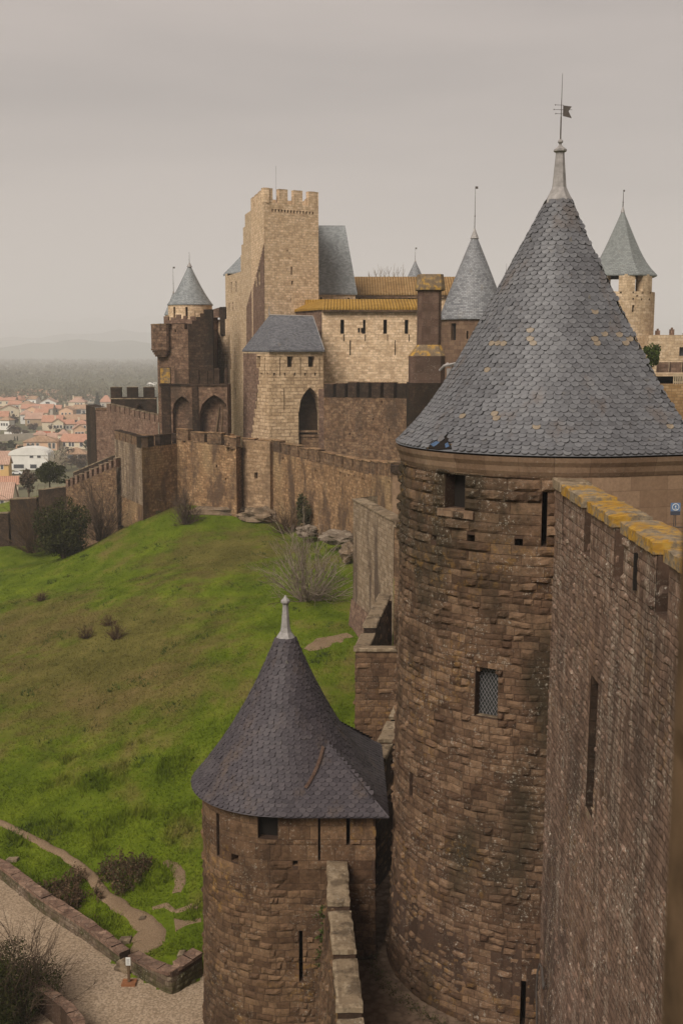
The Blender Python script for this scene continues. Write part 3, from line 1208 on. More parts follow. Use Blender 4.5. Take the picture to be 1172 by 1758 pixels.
def slate_col(p, v):
    if rng.random() < .0004:
        return 1.0
    px, py = proj(p)
    if p.y < TC[1]:
        for qx, qy in ((848, 595), (860, 595), (912, 572), (906, 590), (914, 595), (838, 642), (792, 720), (852, 719), (925, 737), (1020, 543), (1020, 590), (1062, 578), (1072, 597), (1083, 585), (1040, 577), (1150, 735)):
            if abs(px - qx) < 6.5 and abs(py - qy) < 4.5:
                return 1.0
    n = noise.noise(Vector((p.x * .8, p.y * .8, p.z * .8)))
    return min(.97, max(0, rng.random() * .75 + .12 + n * .3))


bot = tower_outline(4.27)
top = []
for x, y in bot:
    l = math.hypot(x - TC[0], y - TC[1])
    top.append((TC[0] + (x - TC[0]) / l * .34, TC[1] + (y - TC[1]) / l * .34))
zt_roof = Z(345, 31.0)
mb = MB()
RP = loft_roof(mb, bot, ZE, top, zt_roof, gb, .205, .128, .018, hole_skip, slate_col, jit=.008)
roof_t = mb.build('roof', M['slate'], tow)
# torn eave: exposed boarding, blue sheet
def on_roof(px, py, off=0.0):
    best = None
    for i in range(500):
        s = .12 + .55 * i / 500
        for v in np.linspace(.86, 1, 22):
            p = RP(s, v)
            if p.y > TC[1] + 1:
                continue
            a, b = proj(p)
            d = (a - px) ** 2 + (b - py) ** 2
            if best is None or d < best[0]:
                best = (d, p)
    p = best[1]
    n = Vector((p.x - TC[0], p.y - TC[1], 2.6)).normalized()
    return p + n * off


def patch(pts, mat, name, off, nz_=.02, par=None):
    q = MB()
    P = [on_roof(*p, off) for p in pts]
    cen = sum(P, Vector()) / len(P) + Vector((rng.uniform(-nz_, nz_), -nz_, nz_))
    for i in range(len(P)):
        q.face([P[i], P[(i + 1) % len(P)], cen])
        a, b = P[i], P[(i + 1) % len(P)]
        q.face([b, a, a - Vector((0, -.02, .02)), b - Vector((0, -.02, .02))])
    q.build(name, mat, par or roof_t)


patch([(731, 768), (766, 741), (775, 771), (752, 771)], M['dark'], 'painted_roof_hole', .012)  # dark sheet laid over the roof, painting the shade of a hole
patch([(739, 765), (749, 758), (758, 758), (755, 763), (745, 766)], M['tarp'], 'blue_sheet', .03, .03)
patch([(764, 762), (769, 761), (771, 768), (765, 769)], M['tarp'], 'blue_sheet', .025, .02)
mb = MB()
for k in range(5):
    a = on_roof(733 + k * 9, 768 - k, .0)
    mb.tube([a, a + Vector((.35, -.12, -.04)), a + Vector((.55, -.2, -.12))], [.03, .025, .012], 5)
mb.build('broken_batten', M['wood'], roof_t)
# slipped slates hanging at the tear
mb = MB()
for (px, py, r_) in ((757, 752, .5), (763, 748, -.3), (752, 757, .7), (768, 745, .2)):
    p = on_roof(px, py, .03)
    n = Vector((p.x - TC[0], p.y - TC[1], 2.6)).normalized()
    ev = Vector((n.x, n.y, 0)).normalized() * .5 - Vector((0, 0, .85))
    ev = (ev - n * ev.dot(n)).normalized()
    eu = n.cross(ev)
    c, s = math.cos(r_), math.sin(r_)
    slate(mb, p, eu * c + ev * s, ev * c - eu * s, n, .2, .16, .015, .4)
mb.build('loose_slate', M['slate'], roof_t)
# zinc bracket standing out on the left slope
mb = MB()
b0 = W(773, 634, 31.4)
mb.tube([W(790, 622, 31.2), W(762, 628, 31.5), W(754, 636, 31.6)], [.035, .04, .03], 6)
mb.tube([W(754, 636, 31.6), W(768, 624, 31.5), W(775, 630, 31.4)], [.03, .035, .03], 6)
mb.prism([(b0.x - .1, b0.y - .1), (b0.x + .1, b0.y - .1), (b0.x + .1, b0.y + .1), (b0.x - .1, b0.y + .1)], b0.z - .25, b0.z + .02)
mb.tube([W(774, 640, 31.3), W(783, 629, 31.2)], [.04, .03], 6)
mb.build('lead_bracket', M['lead'], roof_t)
# small lead snow hooks near the top
for px, py in ((978, 411), (909, 412), (1010, 510), (1045, 555)):
    mb = MB()
    for Yq in np.arange(29.0, 31, .02):
        p = W(px, py, Yq)
        v = (p.z - zt_roof) / (ZE - zt_roof)
        if math.hypot(p.x - TC[0], p.y - TC[1]) <= .34 + gb(v) * 3.93:
            mb.face([p + Vector((-.05, -.05, -.06)), p + Vector((.05, -.05, -.06)), p + Vector((0, -.12, .07))])
            mb.face([p + Vector((.05, -.05, -.06)), p + Vector((.03, .05, -.02)), p + Vector((0, -.12, .07))])
            mb.face([p + Vector((-.03, .05, -.02)), p + Vector((-.05, -.05, -.06)), p + Vector((0, -.12, .07))])
            mb.build('slate_hook', M['lead'], roof_t)
            break


def finial_lead(mb, c, Y, rows):
    """rows: (half width px, py)"""
    prof = []
    for hw, py in rows:
        z = Z(py, Y)
        prof.append((hw / F * (Y * ct - z * st), z))
    mb.lathe(c[0], c[1], prof, 8, 0, math.pi / 8)


mb = MB()
finial_lead(mb, TC, 31, [(24, 349), (23, 343), (17, 332), (12.5, 322), (12, 318), (10.5, 300), (7.5, 264), (7.5, 262), (11.5, 260), (11.5, 257), (5, 252), (2.2, 249), (2.2, 247), (4.5, 244.5), (4.5, 242), (1.6, 239), (.001, 238)])
fin = mb.build('finial', M['lead'], tow)
mb = MB()
ax = Vector((TC[0], TC[1], 0))
zz = lambda py: Z(py, 31)
k1 = 31 / F
mb.tube([ax + Vector((0, 0, zz(240))), ax + Vector((0, 0, zz(200)))], [1.3 * k1, 1.1 * k1], 6)
mb.tube([ax + Vector((0, 0, zz(200))), ax + Vector((0.01, 0, zz(126)))], [.8 * k1, .35 * k1], 5)
mb.build('rod', M['iron'], fin)
mb = MB()
# swallow-tailed vane
vx = lambda px: TC[0] + (px - 962) * k1
y_ = TC[1]
vp = [(965, 181), (979, 183), (974, 191), (979.5, 203), (965, 199)]
for s_ in (-.008, .008):
    q = [(vx(a), y_ + s_, zz(b)) for a, b in vp]
    mb.face([q[0], q[2], q[1]] if s_ > 0 else [q[0], q[1], q[2]])
    mb.face([q[0], q[4], q[2]] if s_ > 0 else [q[0], q[2], q[4]])
    mb.face([q[4], q[3], q[2]] if s_ > 0 else [q[4], q[2], q[3]])
for i in range(5):
    a, b = vp[i], vp[(i + 1) % 5]
    mb.face([(vx(a[0]), y_ - .008, zz(a[1])), (vx(b[0]), y_ - .008, zz(b[1])), (vx(b[0]), y_ + .008, zz(b[1])), (vx(a[0]), y_ + .008, zz(a[1]))])
for pyv, x0 in ((180, 952), (188, 950), (195, 953)):
    mb.tube([(vx(x0), y_, zz(pyv)), (vx(980 if pyv == 188 else 966), y_, zz(pyv + .5))], .35 * k1, 4)
    mb.lathe(vx(x0), y_, [(.001, zz(pyv + 1.4)), (1.1 * k1, zz(pyv)), (.001, zz(pyv - 1.4))], 6)
mb.build('weather_vane', M['iron'], fin)

# ------------------------------------------------------------------ near curtain wall on the right
WX = 5.08
near = thing('rampart_wall', 'tall rough rampart wall in front on the right, merlons capped with orange lichen', 'wall', (WX, 20, -18.5))
wp = Path([(WX, 27.3), (WX, 9.0)], bat=lambda z: .012 * max(0, -5 - z))
sY = lambda y: 27.3 - y
ZB = -4.22
rec = dict(s0=sY(22.45), s1=sY(21.8), z0=-9.35, z1=-6.55, kind='rect', depth=.4)
rec2 = dict(s0=sY(18.4), s1=sY(18.2), z0=-13.2, z1=-11.2, kind='rect', depth=.5)
mb = MB()
shell(mb, wp, -19.5, ZB, [rec], 1, off=-.03)
mb.face([(WX, 9, ZB), (WX, 27.3, ZB), (WX + .62, 27.3, ZB), (WX + .62, 9, ZB)][::-1], None, 1)
mb.face([(WX + .62, 27, ZB), (WX + .62, 9, ZB), (WX + .62, 9, -5.4), (WX + .62, 27, -5.4)], None, 1)
stones(mb, wp, .05, 15.0, -18.8, ZB, .14, .26, .022, [rec], nx=3, nz=3, m=0, prot=.4, warp=.06, jit=.6)
mb.build('wall', [M['wall_stone'], M['tower_core']], near)
mb = MB()
recess(mb, wp, rec, -.03)
r_ = mb.build('loophole', [M['black'], M['black']], near)  # blackened stone colour here paints the shade inside the recess
mb = MB()
slab(mb, [(WX - .04, 22.5), (WX - .04, 21.75), (WX + .38, 21.75), (WX + .38, 22.5)], -9.5, .14, 8, 4, .03)
mb.build('sill', M['coping_pale'], r_)
mb = MB()
mb.box((WX + .34, 22.05, -9.2), (WX + .395, 22.2, -6.8))
mb.build('arrow_slit', M['dark'], r_)  # near-black box painting the unlit slit at the back of the recess
for ya, yb, lich, hh in ((27.1, 26.0, False, .97), (25.85, 23.6, True, .94), (23.0, 20.95, True, .94), (20.25, 18.1, True, .94), (17.4, 14.8, True, .94), (14.2, 11.8, True, .94)):
    m_ = MB()
    m_.prism([(WX + .03, yb), (WX + .62, yb), (WX + .62, ya), (WX + .03, ya)], ZB - .01, ZB + hh, 1)
    stones(m_, wp, sY(ya), sY(yb), ZB - .005, ZB + hh, .22, .36, .035, (), nx=4, nz=3, m=0)
    ep = Path([(WX + .02, yb), (WX + .62, yb)])
    stones(m_, ep, 0, ep.L, ZB - .005, ZB + hh, .22, .36, .02, (), nx=3, nz=3, m=0)
    if ya == 20.25:
        m_.box((WX - .045, 19.25, ZB + .1), (WX + .1, 19.33, ZB + .75), 2)  # near-black box paints the dark of the merlon's slit
    mer = m_.build('merlon', [M['wall_stone'], M['tower_core'], M['dark']], near)
    c_ = MB()
    slab(c_, [(WX - .07, ya + .03), (WX - .07, yb - .03), (WX + .68, yb - .03), (WX + .68, ya + .03)], ZB + hh + .003, .23, 26, 10, .035)
    c_.build('coping', M['lichen'] if lich else M['coping_pale'], mer)
# cable hooked round the foot of the tower
mb = MB()
cpts = [W(921, 1758, 26.0), W(920, 1700, 26.05), W(922, 1668, 26.0), W(926, 1655, 25.9), W(931, 1663, 25.75), W(936, 1688, 25.6), W(941, 1697, 25.5), W(946, 1692, 25.4), W(947, 1686, 25.4)]
cpts = [Vector((min(p.x, WX - .22), p.y, p.z)) for p in cpts]
mb.tube(cpts, .028, 6)
tag(mb.build('cable', M['iron']), 'dark cable hooked at the foot of the corner between round tower and rampart', 'cable')

# masonry right beside the photographer
mb = MB()
jp = Path([(1.6, 2.2), (.648, 2.2), (.66, .2)])
jp = Path([(.652, 2.2), (.68, .25)])
mb.prism([(.665, .25), (1.5, .25), (1.5, 2.19), (.665, 2.19)], -4.5, 1.3, 1)
stones(mb, jp, 0, jp.L, -4.4, 1.3, .3, .5, .015, (), nx=4, nz=4)
jm = mb.build('stone_pier', [M['jamb'], M['jamb']])
tag(jm, 'blurred brown stone pier at the right edge, close to the viewer', 'pier')

# information sign on the rampart walk
sg = thing('information_sign', 'small blue walking pictogram sign on a post before the pale tower wall', 'sign', (W(1157, 905, 25.6).x, 25.6, -5.3))
sx = sg.location.x
zc = Z(873, 25.6)
mb = MB()
mb.box((sx - .11, 25.58, zc - .06), (sx + .11, 25.60, zc + .13))
pn = mb.build('panel', M['sign_blue'], sg)
mb = MB()
mb.box((sx - .11, 25.58, zc - .15), (sx + .11, 25.60, zc - .065))
mb.build('text_panel', M['sign_dark'], sg)
mb = MB()
ring = [(sx + .075 * math.cos(a), 25.574, zc + .035 + .075 * math.sin(a)) for a in np.linspace(0, 2 * math.pi, 20)]
mb.tube(ring, .008, 4)
mb.tube([(sx - .02, 25.574, zc - .02), (sx, 25.574, zc + .03), (sx + .02, 25.574, zc - .02)], .007, 4)
mb.tube([(sx, 25.574, zc + .03), (sx, 25.574, zc + .07)], .013, 4)
mb.build('pictogram', M['sign_white'], pn)
mb = MB()
for dx in (-.02, .02):
    mb.tube([(sx + dx, 25.615, zc - .15), (sx + dx, 25.615, -5.3)], .01, 5)
mb.build('post', M['iron'], sg)
mb = MB()
mb.face([(WX + .62, 9, -5.31), (9.2, 9, -5.31), (9.2, 27.5, -5.31), (WX + .62, 27.2, -5.31)])
struct(mb, 'rampart_walk_path', M['lices'])
rail = MB()
zr = Z(905, 25.3)
rail.tube([W(1140, 905, 25.3), W(1200, 905, 25.3)], .018, 6)
for px in (1148, 1200):
    p = W(px, 905, 25.3)
    rail.tube([p, Vector((p.x, p.y, -5.3))], .018, 6)
tag(rail.build('handrail', M['iron']), 'thin metal handrail on the rampart walk under the blue sign', 'handrail')

# ------------------------------------------------------------------ small horseshoe tower
SC = (-1.66, 33.0)
SR = 2.56
SE = -12.86
so = [(.97, SC[1] + SR)]
for i in range(41):
    a = math.radians(90 + 180 * i / 40)
    so.append((SC[0] + SR * math.cos(a), SC[1] + SR * math.sin(a)))
so.append((.97, SC[1] - SR))
sp_ = Path(so, True, bat=lambda z: .012 * max(0, -15 - z))
sm = thing('gate_tower', 'small squat tower with a dark slate cone and a hipped slate lean-to at its back', 'tower', (SC[0], SC[1], -22))
ops_s = [
    sp_.op(371, 376, 1397, 1470, depth=.6),
    sp_.op(442, 477, 1392, 1441, depth=.25),
    sp_.op(546, 550, 1400, 1478, depth=.6),
    sp_.op(595, 601, 1398, 1451, depth=.6),
    sp_.op(514, 519, 1598, 1685, depth=.6),
    sp_.op(397, 409, 1468, 1480, depth=.4, hole=True),
    sp_.op(503, 511, 1478, 1487, depth=.4, hole=True),
]
mb = MB()
shell(mb, sp_, -24, SE - .12, ops_s, 1, off=-.025)
holes(mb, sp_, ops_s, -.025, 2)
s_back = sp_.s[1] + (sp_.s[42] - sp_.s[1]) * .12
stones(mb, sp_, s_back, sp_.s[43] - .02, -15.0, SE - .1, .36, .55, .028, ops_s, nx=4, nz=3, m=0, jit=.45, prot=.5)
stones(mb, sp_, s_back, sp_.s[43] - .02, -23.6, -15.0, .205, .31, .035, ops_s, nx=4, nz=3, m=0, prot=.5, warp=.075, jit=.65)
stones(mb, sp_, sp_.s[43] + .02, sp_.L - .02, -18, SE - .1, .33, .5, .025, ops_s, nx=3, nz=3, m=0)
mb.build('wall', [M['small_stone'], M['tower_core'], M['dark']], sm)
for o in ops_s:
    if o.get('hole'):
        continue
    mb = MB()
    recess(mb, sp_, o, -.025)
    mb.build('arrow_slit' if o['s1'] - o['s0'] < .3 else 'window', [M['tower_core'], M['dark']], sm)
zt2 = Z(1095, 33)
bot = [(SC[0] + 2.87 * math.cos(a), SC[1] + 2.87 * math.sin(a)) for a in np.linspace(0, 2 * math.pi, 65)[:-1]]
top = [(SC[0] + .3 * math.cos(a), SC[1] + .3 * math.sin(a)) for a in np.linspace(0, 2 * math.pi, 65)[:-1]]
gs = lambda v: .70 * v + .30 * v ** 2.5


def dark_col(p=None, v=0):
    return min(.98, max(0, rng.random() * .7 + .15 + (noise.noise(p * 1.0) * .3 if p else 0)))


AP = Vector((-1.61, 33, -10.24))
NC, FC = Vector((1.32, 30.07, SE)), Vector((1.32, 35.93, SE))


def in_hip(p, v):
    if p.x < -1.5:
        return False
    h = SE + .93 * min(1.32 - p.x, p.y - 30.07, 35.93 - p.y)
    return p.z < h - .1


mb = MB()
loft_roof(mb, bot, SE, top, zt2, gs, .185, .118, .016, in_hip, dark_col, jit=.007)
mb.lathe(SC[0], SC[1], [(2.5, SE - .06), (2.86, SE - .035)], 64)
roof_s = mb.build('roof', M['slate_dark'], sm)
mb = MB()
slate_plane(mb, [Vector((-1.61, 30.07, SE)), NC, AP], .21, .13, .017, 0, lambda: rng.random() * .8 + .1)
slate_plane(mb, [NC, FC, AP], .21, .13, .017, 0, lambda: rng.random() * .8 + .1)
slate_plane(mb, [FC, Vector((-1.61, 35.93, SE)), AP], .21, .13, .017, 0, lambda: rng.random() * .8 + .1)
mb.face([Vector((-1.61, 30.07, SE - .03)), NC - Vector((0, 0, .03)), FC - Vector((0, 0, .03)), Vector((-1.61, 35.93, SE - .03))][::-1], None, 0, .2)
hip = mb.build('lean_to_roof', M['slate_dark'], sm)
mb = MB()
mb.tube([AP + Vector((0, 0, .0)), NC + Vector((0, 0, .0))], .022, 5)
mb.build('hip_flashing', M['slate_dark'], hip)
# valley flashing between cone and lean-to
mb = MB()
pv = []
for k in range(30):
    y = 31.62 - .95 * k / 29
    # cone / near plane intersection at this y: search x
    best = None
    for x in np.linspace(-1.4, .4, 300):
        r = math.hypot(x - SC[0], y - SC[1])
        g_ = (r - .3) / 2.57
        if not 0 < g_ < 1:
            continue
        lo, hi = 0, 1
        for _ in range(30):
            md = (lo + hi) / 2
            lo, hi = (md, hi) if gs(md) < g_ else (lo, md)
        zc_ = zt2 + (SE - zt2) * lo
        zp = SE + .93 * (y - 30.07)
        d = abs(zc_ - zp)
        if best is None or d < best[0]:
            best = (d, Vector((x, y, max(zc_, zp))))
    if best and best[0] < .05:
        pv.append(best[1])
for a, b in zip(pv, pv[1:]):
    off = Vector((.0, -.03, .05))
    mb.face([a + off + Vector((-.03, 0, .04)), b + off + Vector((-.05, 0, .05)), b + off + Vector((.05, 0, 0)), a + off + Vector((.03, 0, 0))])
if pv:
    mb.build('valley_flashing', M['ch_stone'], hip)
mb = MB()
finial_lead(mb, SC, 33, [(18, 1098), (17, 1094), (10, 1084), (8.2, 1076), (7.6, 1070), (5, 1040), (5, 1038), (8, 1034), (8, 1031), (4, 1027), (.001, 1021)])
mb.build('finial', M['lead'], sm)
for px, py in ((492, 1135), (459, 1128), (527, 1123)):
    mb = MB()
    for Yq in np.arange(31, 33.5, .02):
        p = W(px, py, Yq)
        v = (p.z - zt2) / (SE - zt2)
        if 0 < v < 1 and math.hypot(p.x - SC[0], p.y - SC[1]) <= .3 + gs(v) * 2.57:
            mb.face([p + Vector((-.06, -.05, -.07)), p + Vector((.06, -.05, -.07)), p + Vector((0, -.12, .09))])
            mb.face([p + Vector((.06, -.05, -.07)), p + Vector((.03, .06, -.02)), p + Vector((0, -.12, .09))])
            mb.face([p + Vector((-.03, .06, -.02)), p + Vector((-.06, -.05, -.07)), p + Vector((0, -.12, .09))])
            mb.build('slate_hook', M['lead'], roof_s)
            break
mb = MB()
q = sp_.find(548, 1715)
a = Vector(sp_.at(q[0], q[1], 0))
mb.box((a.x - .1, a.y - .55, a.z - .1), (a.x + .12, a.y + .2, a.z + .08))
mb.build('stone_spout', M['tower_stone'], sm)

# ------------------------------------------------------------------ outer walls round the lices
LZ = -17.3
ow = thing('outer_wall', 'low outer wall with pale worn coping slabs beside the small slate tower', 'wall', (0, 26, -22))
op_ = Path([(-.40, 30.5), (-.37, 28.6), (-.18, 25.1), (-.08, 22.6), (.3, 14)], bat=lambda z: .09 * max(0, -15 - z))
mb = MB()
shell(mb, op_, -24, -15.15, (), 1, off=-.03)
stones(mb, op_, 0, 10, -21, -15.15, .2, .3, .045, (), nx=3, nz=3, m=0)
for a, b in zip(op_.p, op_.p[1:]):
    mb.face([(*a, -15.15), (*b, -15.15), (b[0] + .56, b[1], -15.15), (a[0] + .56, a[1], -15.15)], None, 1)
    mb.face([(a[0] + .56, a[1], -15.15), (b[0] + .56, b[1], -15.15), (b[0] + .56, b[1], -18), (a[0] + .56, a[1], -18)], None, 1)
mb.build('wall', [M['small_stone'], M['tower_core']], ow)
sOf = lambda y: min(range(0, 1701), key=lambda k: abs(op_.at(k / 100)[1] - y)) / 100
for ya, yb in ((30.4, 28.0), (27.5, 25.62), (25.15, 23.2), (22.75, 20.6), (20.1, 18)):
    a, b = sOf(ya), sOf(yb)
    m_ = MB()
    A, B = op_.at(a), op_.at(b)
    m_.prism([(A[0] + .02, A[1]), (B[0] + .02, B[1]), (B[0] + .55, B[1]), (A[0] + .55, A[1])], -15.17, -14.42, 1)
    ep = Path([(B[0] + .01, B[1]), (B[0] + .56, B[1])])
    stones(m_, ep, 0, ep.L, -15.14, -14.42, .2, .3, .02, (), nx=3, nz=3)
    stones(m_, op_, a, b, -15.14, -14.42, .2, .3, .04, (), nx=3, nz=3)
    mer = m_.build('merlon', [M['small_stone'], M['tower_core']], ow)
    c_ = MB()
    slab(c_, [(A[0] - .02, A[1] + .03), (B[0] - .02, B[1] - .03), (B[0] + .56, B[1] - .03), (A[0] + .56, A[1] + .03)], -14.417, .14, 18, 8, .04)
    c_.build('coping', M['coping_pale'], mer)

# wall from the small tower's back towards the dark cross wall
bw = thing('parapet_wall', 'short dark parapet with two pale coping slabs between the slate tower and the round tower', 'wall', (1.5, 40, -19))
bp = [(.78, 35.6), (1.0, 36.9), (1.45, 38.6), (2.35, 43.4)]
mb = MB()
for a, b in zip(bp, bp[1:]):
    thick_wall(mb, b, a, .02, (-20, -20), -14.35, -14.35)
bq = Path([(b[0] + .5, b[1]) for b in bp])
shell(mb, bq, -19, -14.35, (), 1)
stones(mb, bq, 0, bq.L, -15.0, -14.35, .26, .42, .03, (), nx=3, nz=3)
for a, b in zip(bp, bp[1:]):
    mb.face([(*a, -14.35), (a[0] + .5, a[1], -14.35), (b[0] + .5, b[1], -14.35), (*b, -14.35)], None, 1)
mb.build('wall', [M['small_stone'], M['black']], bw)
for ya, yb in ((37.6, 36.2), (40.0, 38.1), (42.8, 40.6)):
    f = lambda y: float(np.interp(y, [p[1] for p in bp], [p[0] for p in bp]))
    A, B = (f(ya), ya), (f(yb), yb)
    m_ = MB()
    m_.prism([B, (B[0] + .5, B[1]), (A[0] + .5, A[1]), A], -14.36, -13.55, 1)
    e1 = Path([B, (B[0] + .5, B[1]), (A[0] + .5, A[1])])
    stones(m_, e1, 0, e1.L, -14.34, -13.55, .25, .4, .025, (), nx=3, nz=3)
    mer = m_.build('merlon', [M['small_stone'], M['black']], bw)
    c_ = MB()
    slab(c_, [(B[0] - .07, B[1] - .04), (B[0] + .57, B[1] - .04), (A[0] + .57, A[1] + .04), (A[0] - .07, A[1] + .04)], -13.547, .14, 16, 8, .03)
    c_.build('coping', M['coping_pale'], mer)
# wall walk behind that parapet and its retaining edge
mb = MB()
e0, e1 = G(646, 1408, -14.95), G(690, 1360, -14.95)
mb.face([(.9, 35.5, -14.95), (1.0, e0.y - .1, -14.95), (e0.x, e0.y, -14.95), (e1.x, e1.y, -14.95), (4.5, 45.9, -14.95), (2.4, 45.9, -14.95), (1.3, 38, -14.95)])
struct(mb, 'wall_walk_path', M['dirt'])
mb = MB()
ep = Path([(e0.x, e0.y), (e1.x, e1.y)])
thick_wall(mb, (e0.x, e0.y), (e1.x, e1.y), .3, -17.5, -14.9, -14.9, 1)
stones(mb, ep, 0, ep.L, -17.4, -14.9, .25, .4, .03, (), nx=3, nz=3)
tag(mb.build('retaining_wall', [M['small_stone'], M['black']]), 'dark low retaining wall slanting below the wall walk beside the round tower', 'wall')

# dark cross wall with an open terrace parapet
xw = thing('cross_wall', 'dark square stone wall block with level pale coping rising behind the small slate cone', 'wall', (1.5, 47, -18))
xp = Path([(2.05, 56.5), (.55, 46), (2.6, 46), (5.5, 45.9)])
zx = Z(1118, 46)
mb = MB()
shell(mb, xp, -20, zx, (), 1, off=-.03)
stones(mb, xp, 0, xp.s[2] + 1.0, -18.5, zx, .27, .45, .045, (), nx=4, nz=3)
for (a, b) in (((.55, 46), (5.5, 45.9)),):
    mb.face([(*a, zx), (*b, zx), (b[0], b[1] + .5, zx), (a[0], a[1] + .5, zx)], None, 1)
ip = Path([(1.05, 46.5), (2.55, 56.5)])
shell(mb, ip, -17, zx - .2, (), 1)
stones(mb, ip, 0, ip.L, -15.5, zx - .2, .27, .45, .03, (), nx=3, nz=3)
mb.face([(.55, 46, zx - .2), (1.05, 46.5, zx - .2), (2.55, 56.5, zx - .2), (2.05, 56.5, zx - .2)], None, 1)
mb.build('wall', [M['small_stone'], M['black']], xw)
c_ = MB()
slab(c_, [(.50, 45.93), (2.9, 45.9), (2.9, 46.45), (.50, 46.45)], zx + .003, .13, 20, 5, .02)
c_.build('coping', M['coping_pale'], xw)
for k, (ya, yb) in enumerate(((48.6, 46.5), (50.7, 49.0), (53.1, 51.1), (55.6, 53.5))):
    f = lambda y: .55 + 1.5 * (y - 46) / 10.5
    A, B = (f(ya), ya), (f(yb), yb)
    h_ = .30 if k == 0 else .55
    m_ = MB()
    m_.prism([B, (B[0] + .5, B[1]), (A[0] + .5, A[1]), A], zx - .21, zx + h_ - .3, 1)
    e1_ = Path([B, (B[0] + .5, B[1]), (A[0] + .5, A[1])])
    stones(m_, e1_, 0, e1_.L, zx - .19, zx + h_ - .3, .25, .4, .02, (), nx=3, nz=3)
    mer = m_.build('merlon', [M['small_stone'], M['black']], xw)
    c_ = MB()
    slab(c_, [(B[0] - .06, B[1] - .04), (B[0] + .56, B[1] - .04), (A[0] + .56, A[1] + .04), (A[0] - .06, A[1] + .04)], zx + h_ - .297, .13, 12, 6, .025)
    c_.build('coping', M['coping_pale'], mer)
mb = MB()
mb.face([(1.0, 46.4, -15.3), (7, 46.4, -15.3), (7, 57, -15.3), (2.4, 57, -15.3)])
struct(mb, 'terrace_floor', M['lices'])

# tall pale outer wall beyond
tw = thing('tall_wall', 'tall pale streaked wall with a dark battered plinth, standing at the foot of the grass slope', 'wall', (1.5, 62, -17))
pa, pb, pc = XY(606, 66), XY(676, 57.5), XY(694, 55.5)
pz = [(pa[0] + 1.5, 68), (pa[0] + .25, 66.8), (pa[0], 66), (pb[0], pb[1])]
tpw = Path(pz, bat=lambda z: .10 * max(0, -14.6 - z))
zl = Z(858, 66)
mb = MB()
opw = [tpw.op(630, 635, 972, 985, depth=.5, hole=True)]
shell(mb, tpw, -20, zl, opw, 0)
holes(mb, tpw, opw, 0, 1)
mb.prism([(pb[0] + .06, pb[1] + .02), (pb[0] + .75, pb[1] + .1), (pa[0] + .8, pa[1] + .2), (pa[0] + .06, pa[1] - .02)], zl - 3, zl - .002, 0, bottom=False)
mb.face([(*pa, zl), (*pb, zl), (pb[0] + .06, pb[1] + .02, zl), (pa[0] + .06, pa[1], zl)], None, 0)
mb.build('wall', [M['pale_streak'] if 'pale_streak' in M else M['curtain'], M['dark']], tw)
mb = MB()
shell(mb, tpw, -20, -14.6, (), 0, off=.10)
mb.build('plinth', M['mauve'], tw)
for k in range(5):
    f0, f1 = k / 5 + .01, (k + 1) / 5 - .01
    A = (pa[0] + (pb[0] - pa[0]) * f0, pa[1] + (pb[1] - pa[1]) * f0)
    B = (pa[0] + (pb[0] - pa[0]) * f1, pa[1] + (pb[1] - pa[1]) * f1)
    c_ = MB()
    slab(c_, [(A[0] - .08, A[1]), (B[0] - .08, B[1]), (B[0] + .72, B[1] + .08), (A[0] + .72, A[1] + .08)], zl + .003 + .0 * k, .1, 10, 4, .03)
    c_.build('coping', M['coping_pale'], tw)
lw = thing('wall_section', 'lower dark section of outer wall stepping down from the tall pale wall beside the round tower', 'wall', (pc[0], pc[1], -17))
mb = MB()
zl2 = Z(908, 56.5)
thick_wall(mb, (pb[0] + .02, pb[1] - .02), (pc[0] + 1.5, pc[1] - 1.5), .7, -20, zl2, zl2 - .05)
mb.build('wall', M['brown'], lw)
c_ = MB()
L_ = math.dist(pb, (pc[0] + 1.5, pc[1] - 1.5))
slab(c_, [(pb[0] - .06, pb[1] - .08), (pc[0] + 1.45, pc[1] - 1.6), (pc[0] + 2.0, pc[1] - 1.05), (pb[0] + .55, pb[1] + .5)], zl2 - .02, .12, 12, 5, .03)
c_.build('coping', M['coping_pale'], lw)
# ------------------------------------------------------------------ the castle
def holes_row(path, px0, px1, py0, py1, n, w=5, h=7, **k):
    r = []
    for i in range(n):
        f = i / max(1, n - 1)
        px, py = px0 + (px1 - px0) * f, py0 + (py1 - py0) * f
        r.append(path.op(px - w / 2, px + w / 2, py - h / 2, py + h / 2, hole=True, depth=.5, **k))
    return r


def flat_cap(mb, path, z, m=0):
    pts = path.p[:-1] if path.closed else path.p
    mb.face([(*p, z) for p in pts], None, m)


def castle(name, label, cat, path, zb, zt, mat, ops=(), cap=True, group=None, base=None, mats2=None, off=0.0):
    c = path.p[0]
    t = thing(name, label, cat, (c[0], c[1], base if base is not None else (zb if not callable(zb) else -16)), group)
    mb = MB()
    shell(mb, path, zb, zt, ops, 0, off=off)
    holes(mb, path, ops, off, 1)
    if cap and path.closed:
        flat_cap(mb, path, zt if not callable(zt) else zt(0))
    mb.build('wall', [mat, M['dark']], t)
    open_parts(t, path, ops, mats2 or [mat, M['dark']], off)
    return t


def poly_roof(par, eave, ridge, ze, zr, mat, over=.0, name='roof'):
    """hip roof: eave = 4 pts CCW from near left, ridge = 2 pts left,right"""
    a, b, c, d = [Vector((*p, ze)) for p in eave]
    l, r = Vector((*ridge[0], zr)), Vector((*ridge[1], zr))
    mb = MB()
    mb.face([a, b, r, l])
    mb.face([b, c, r])
    mb.face([c, d, l, r])
    mb.face([d, a, l])
    t = Vector((0, 0, .18))
    for p, q in ((a, b), (b, c), (c, d), (d, a)):
        mb.face([p - t, q - t, q, p])
    mb.face([d - t, c - t, b - t, a - t])
    return mb.build(name, mat, par)


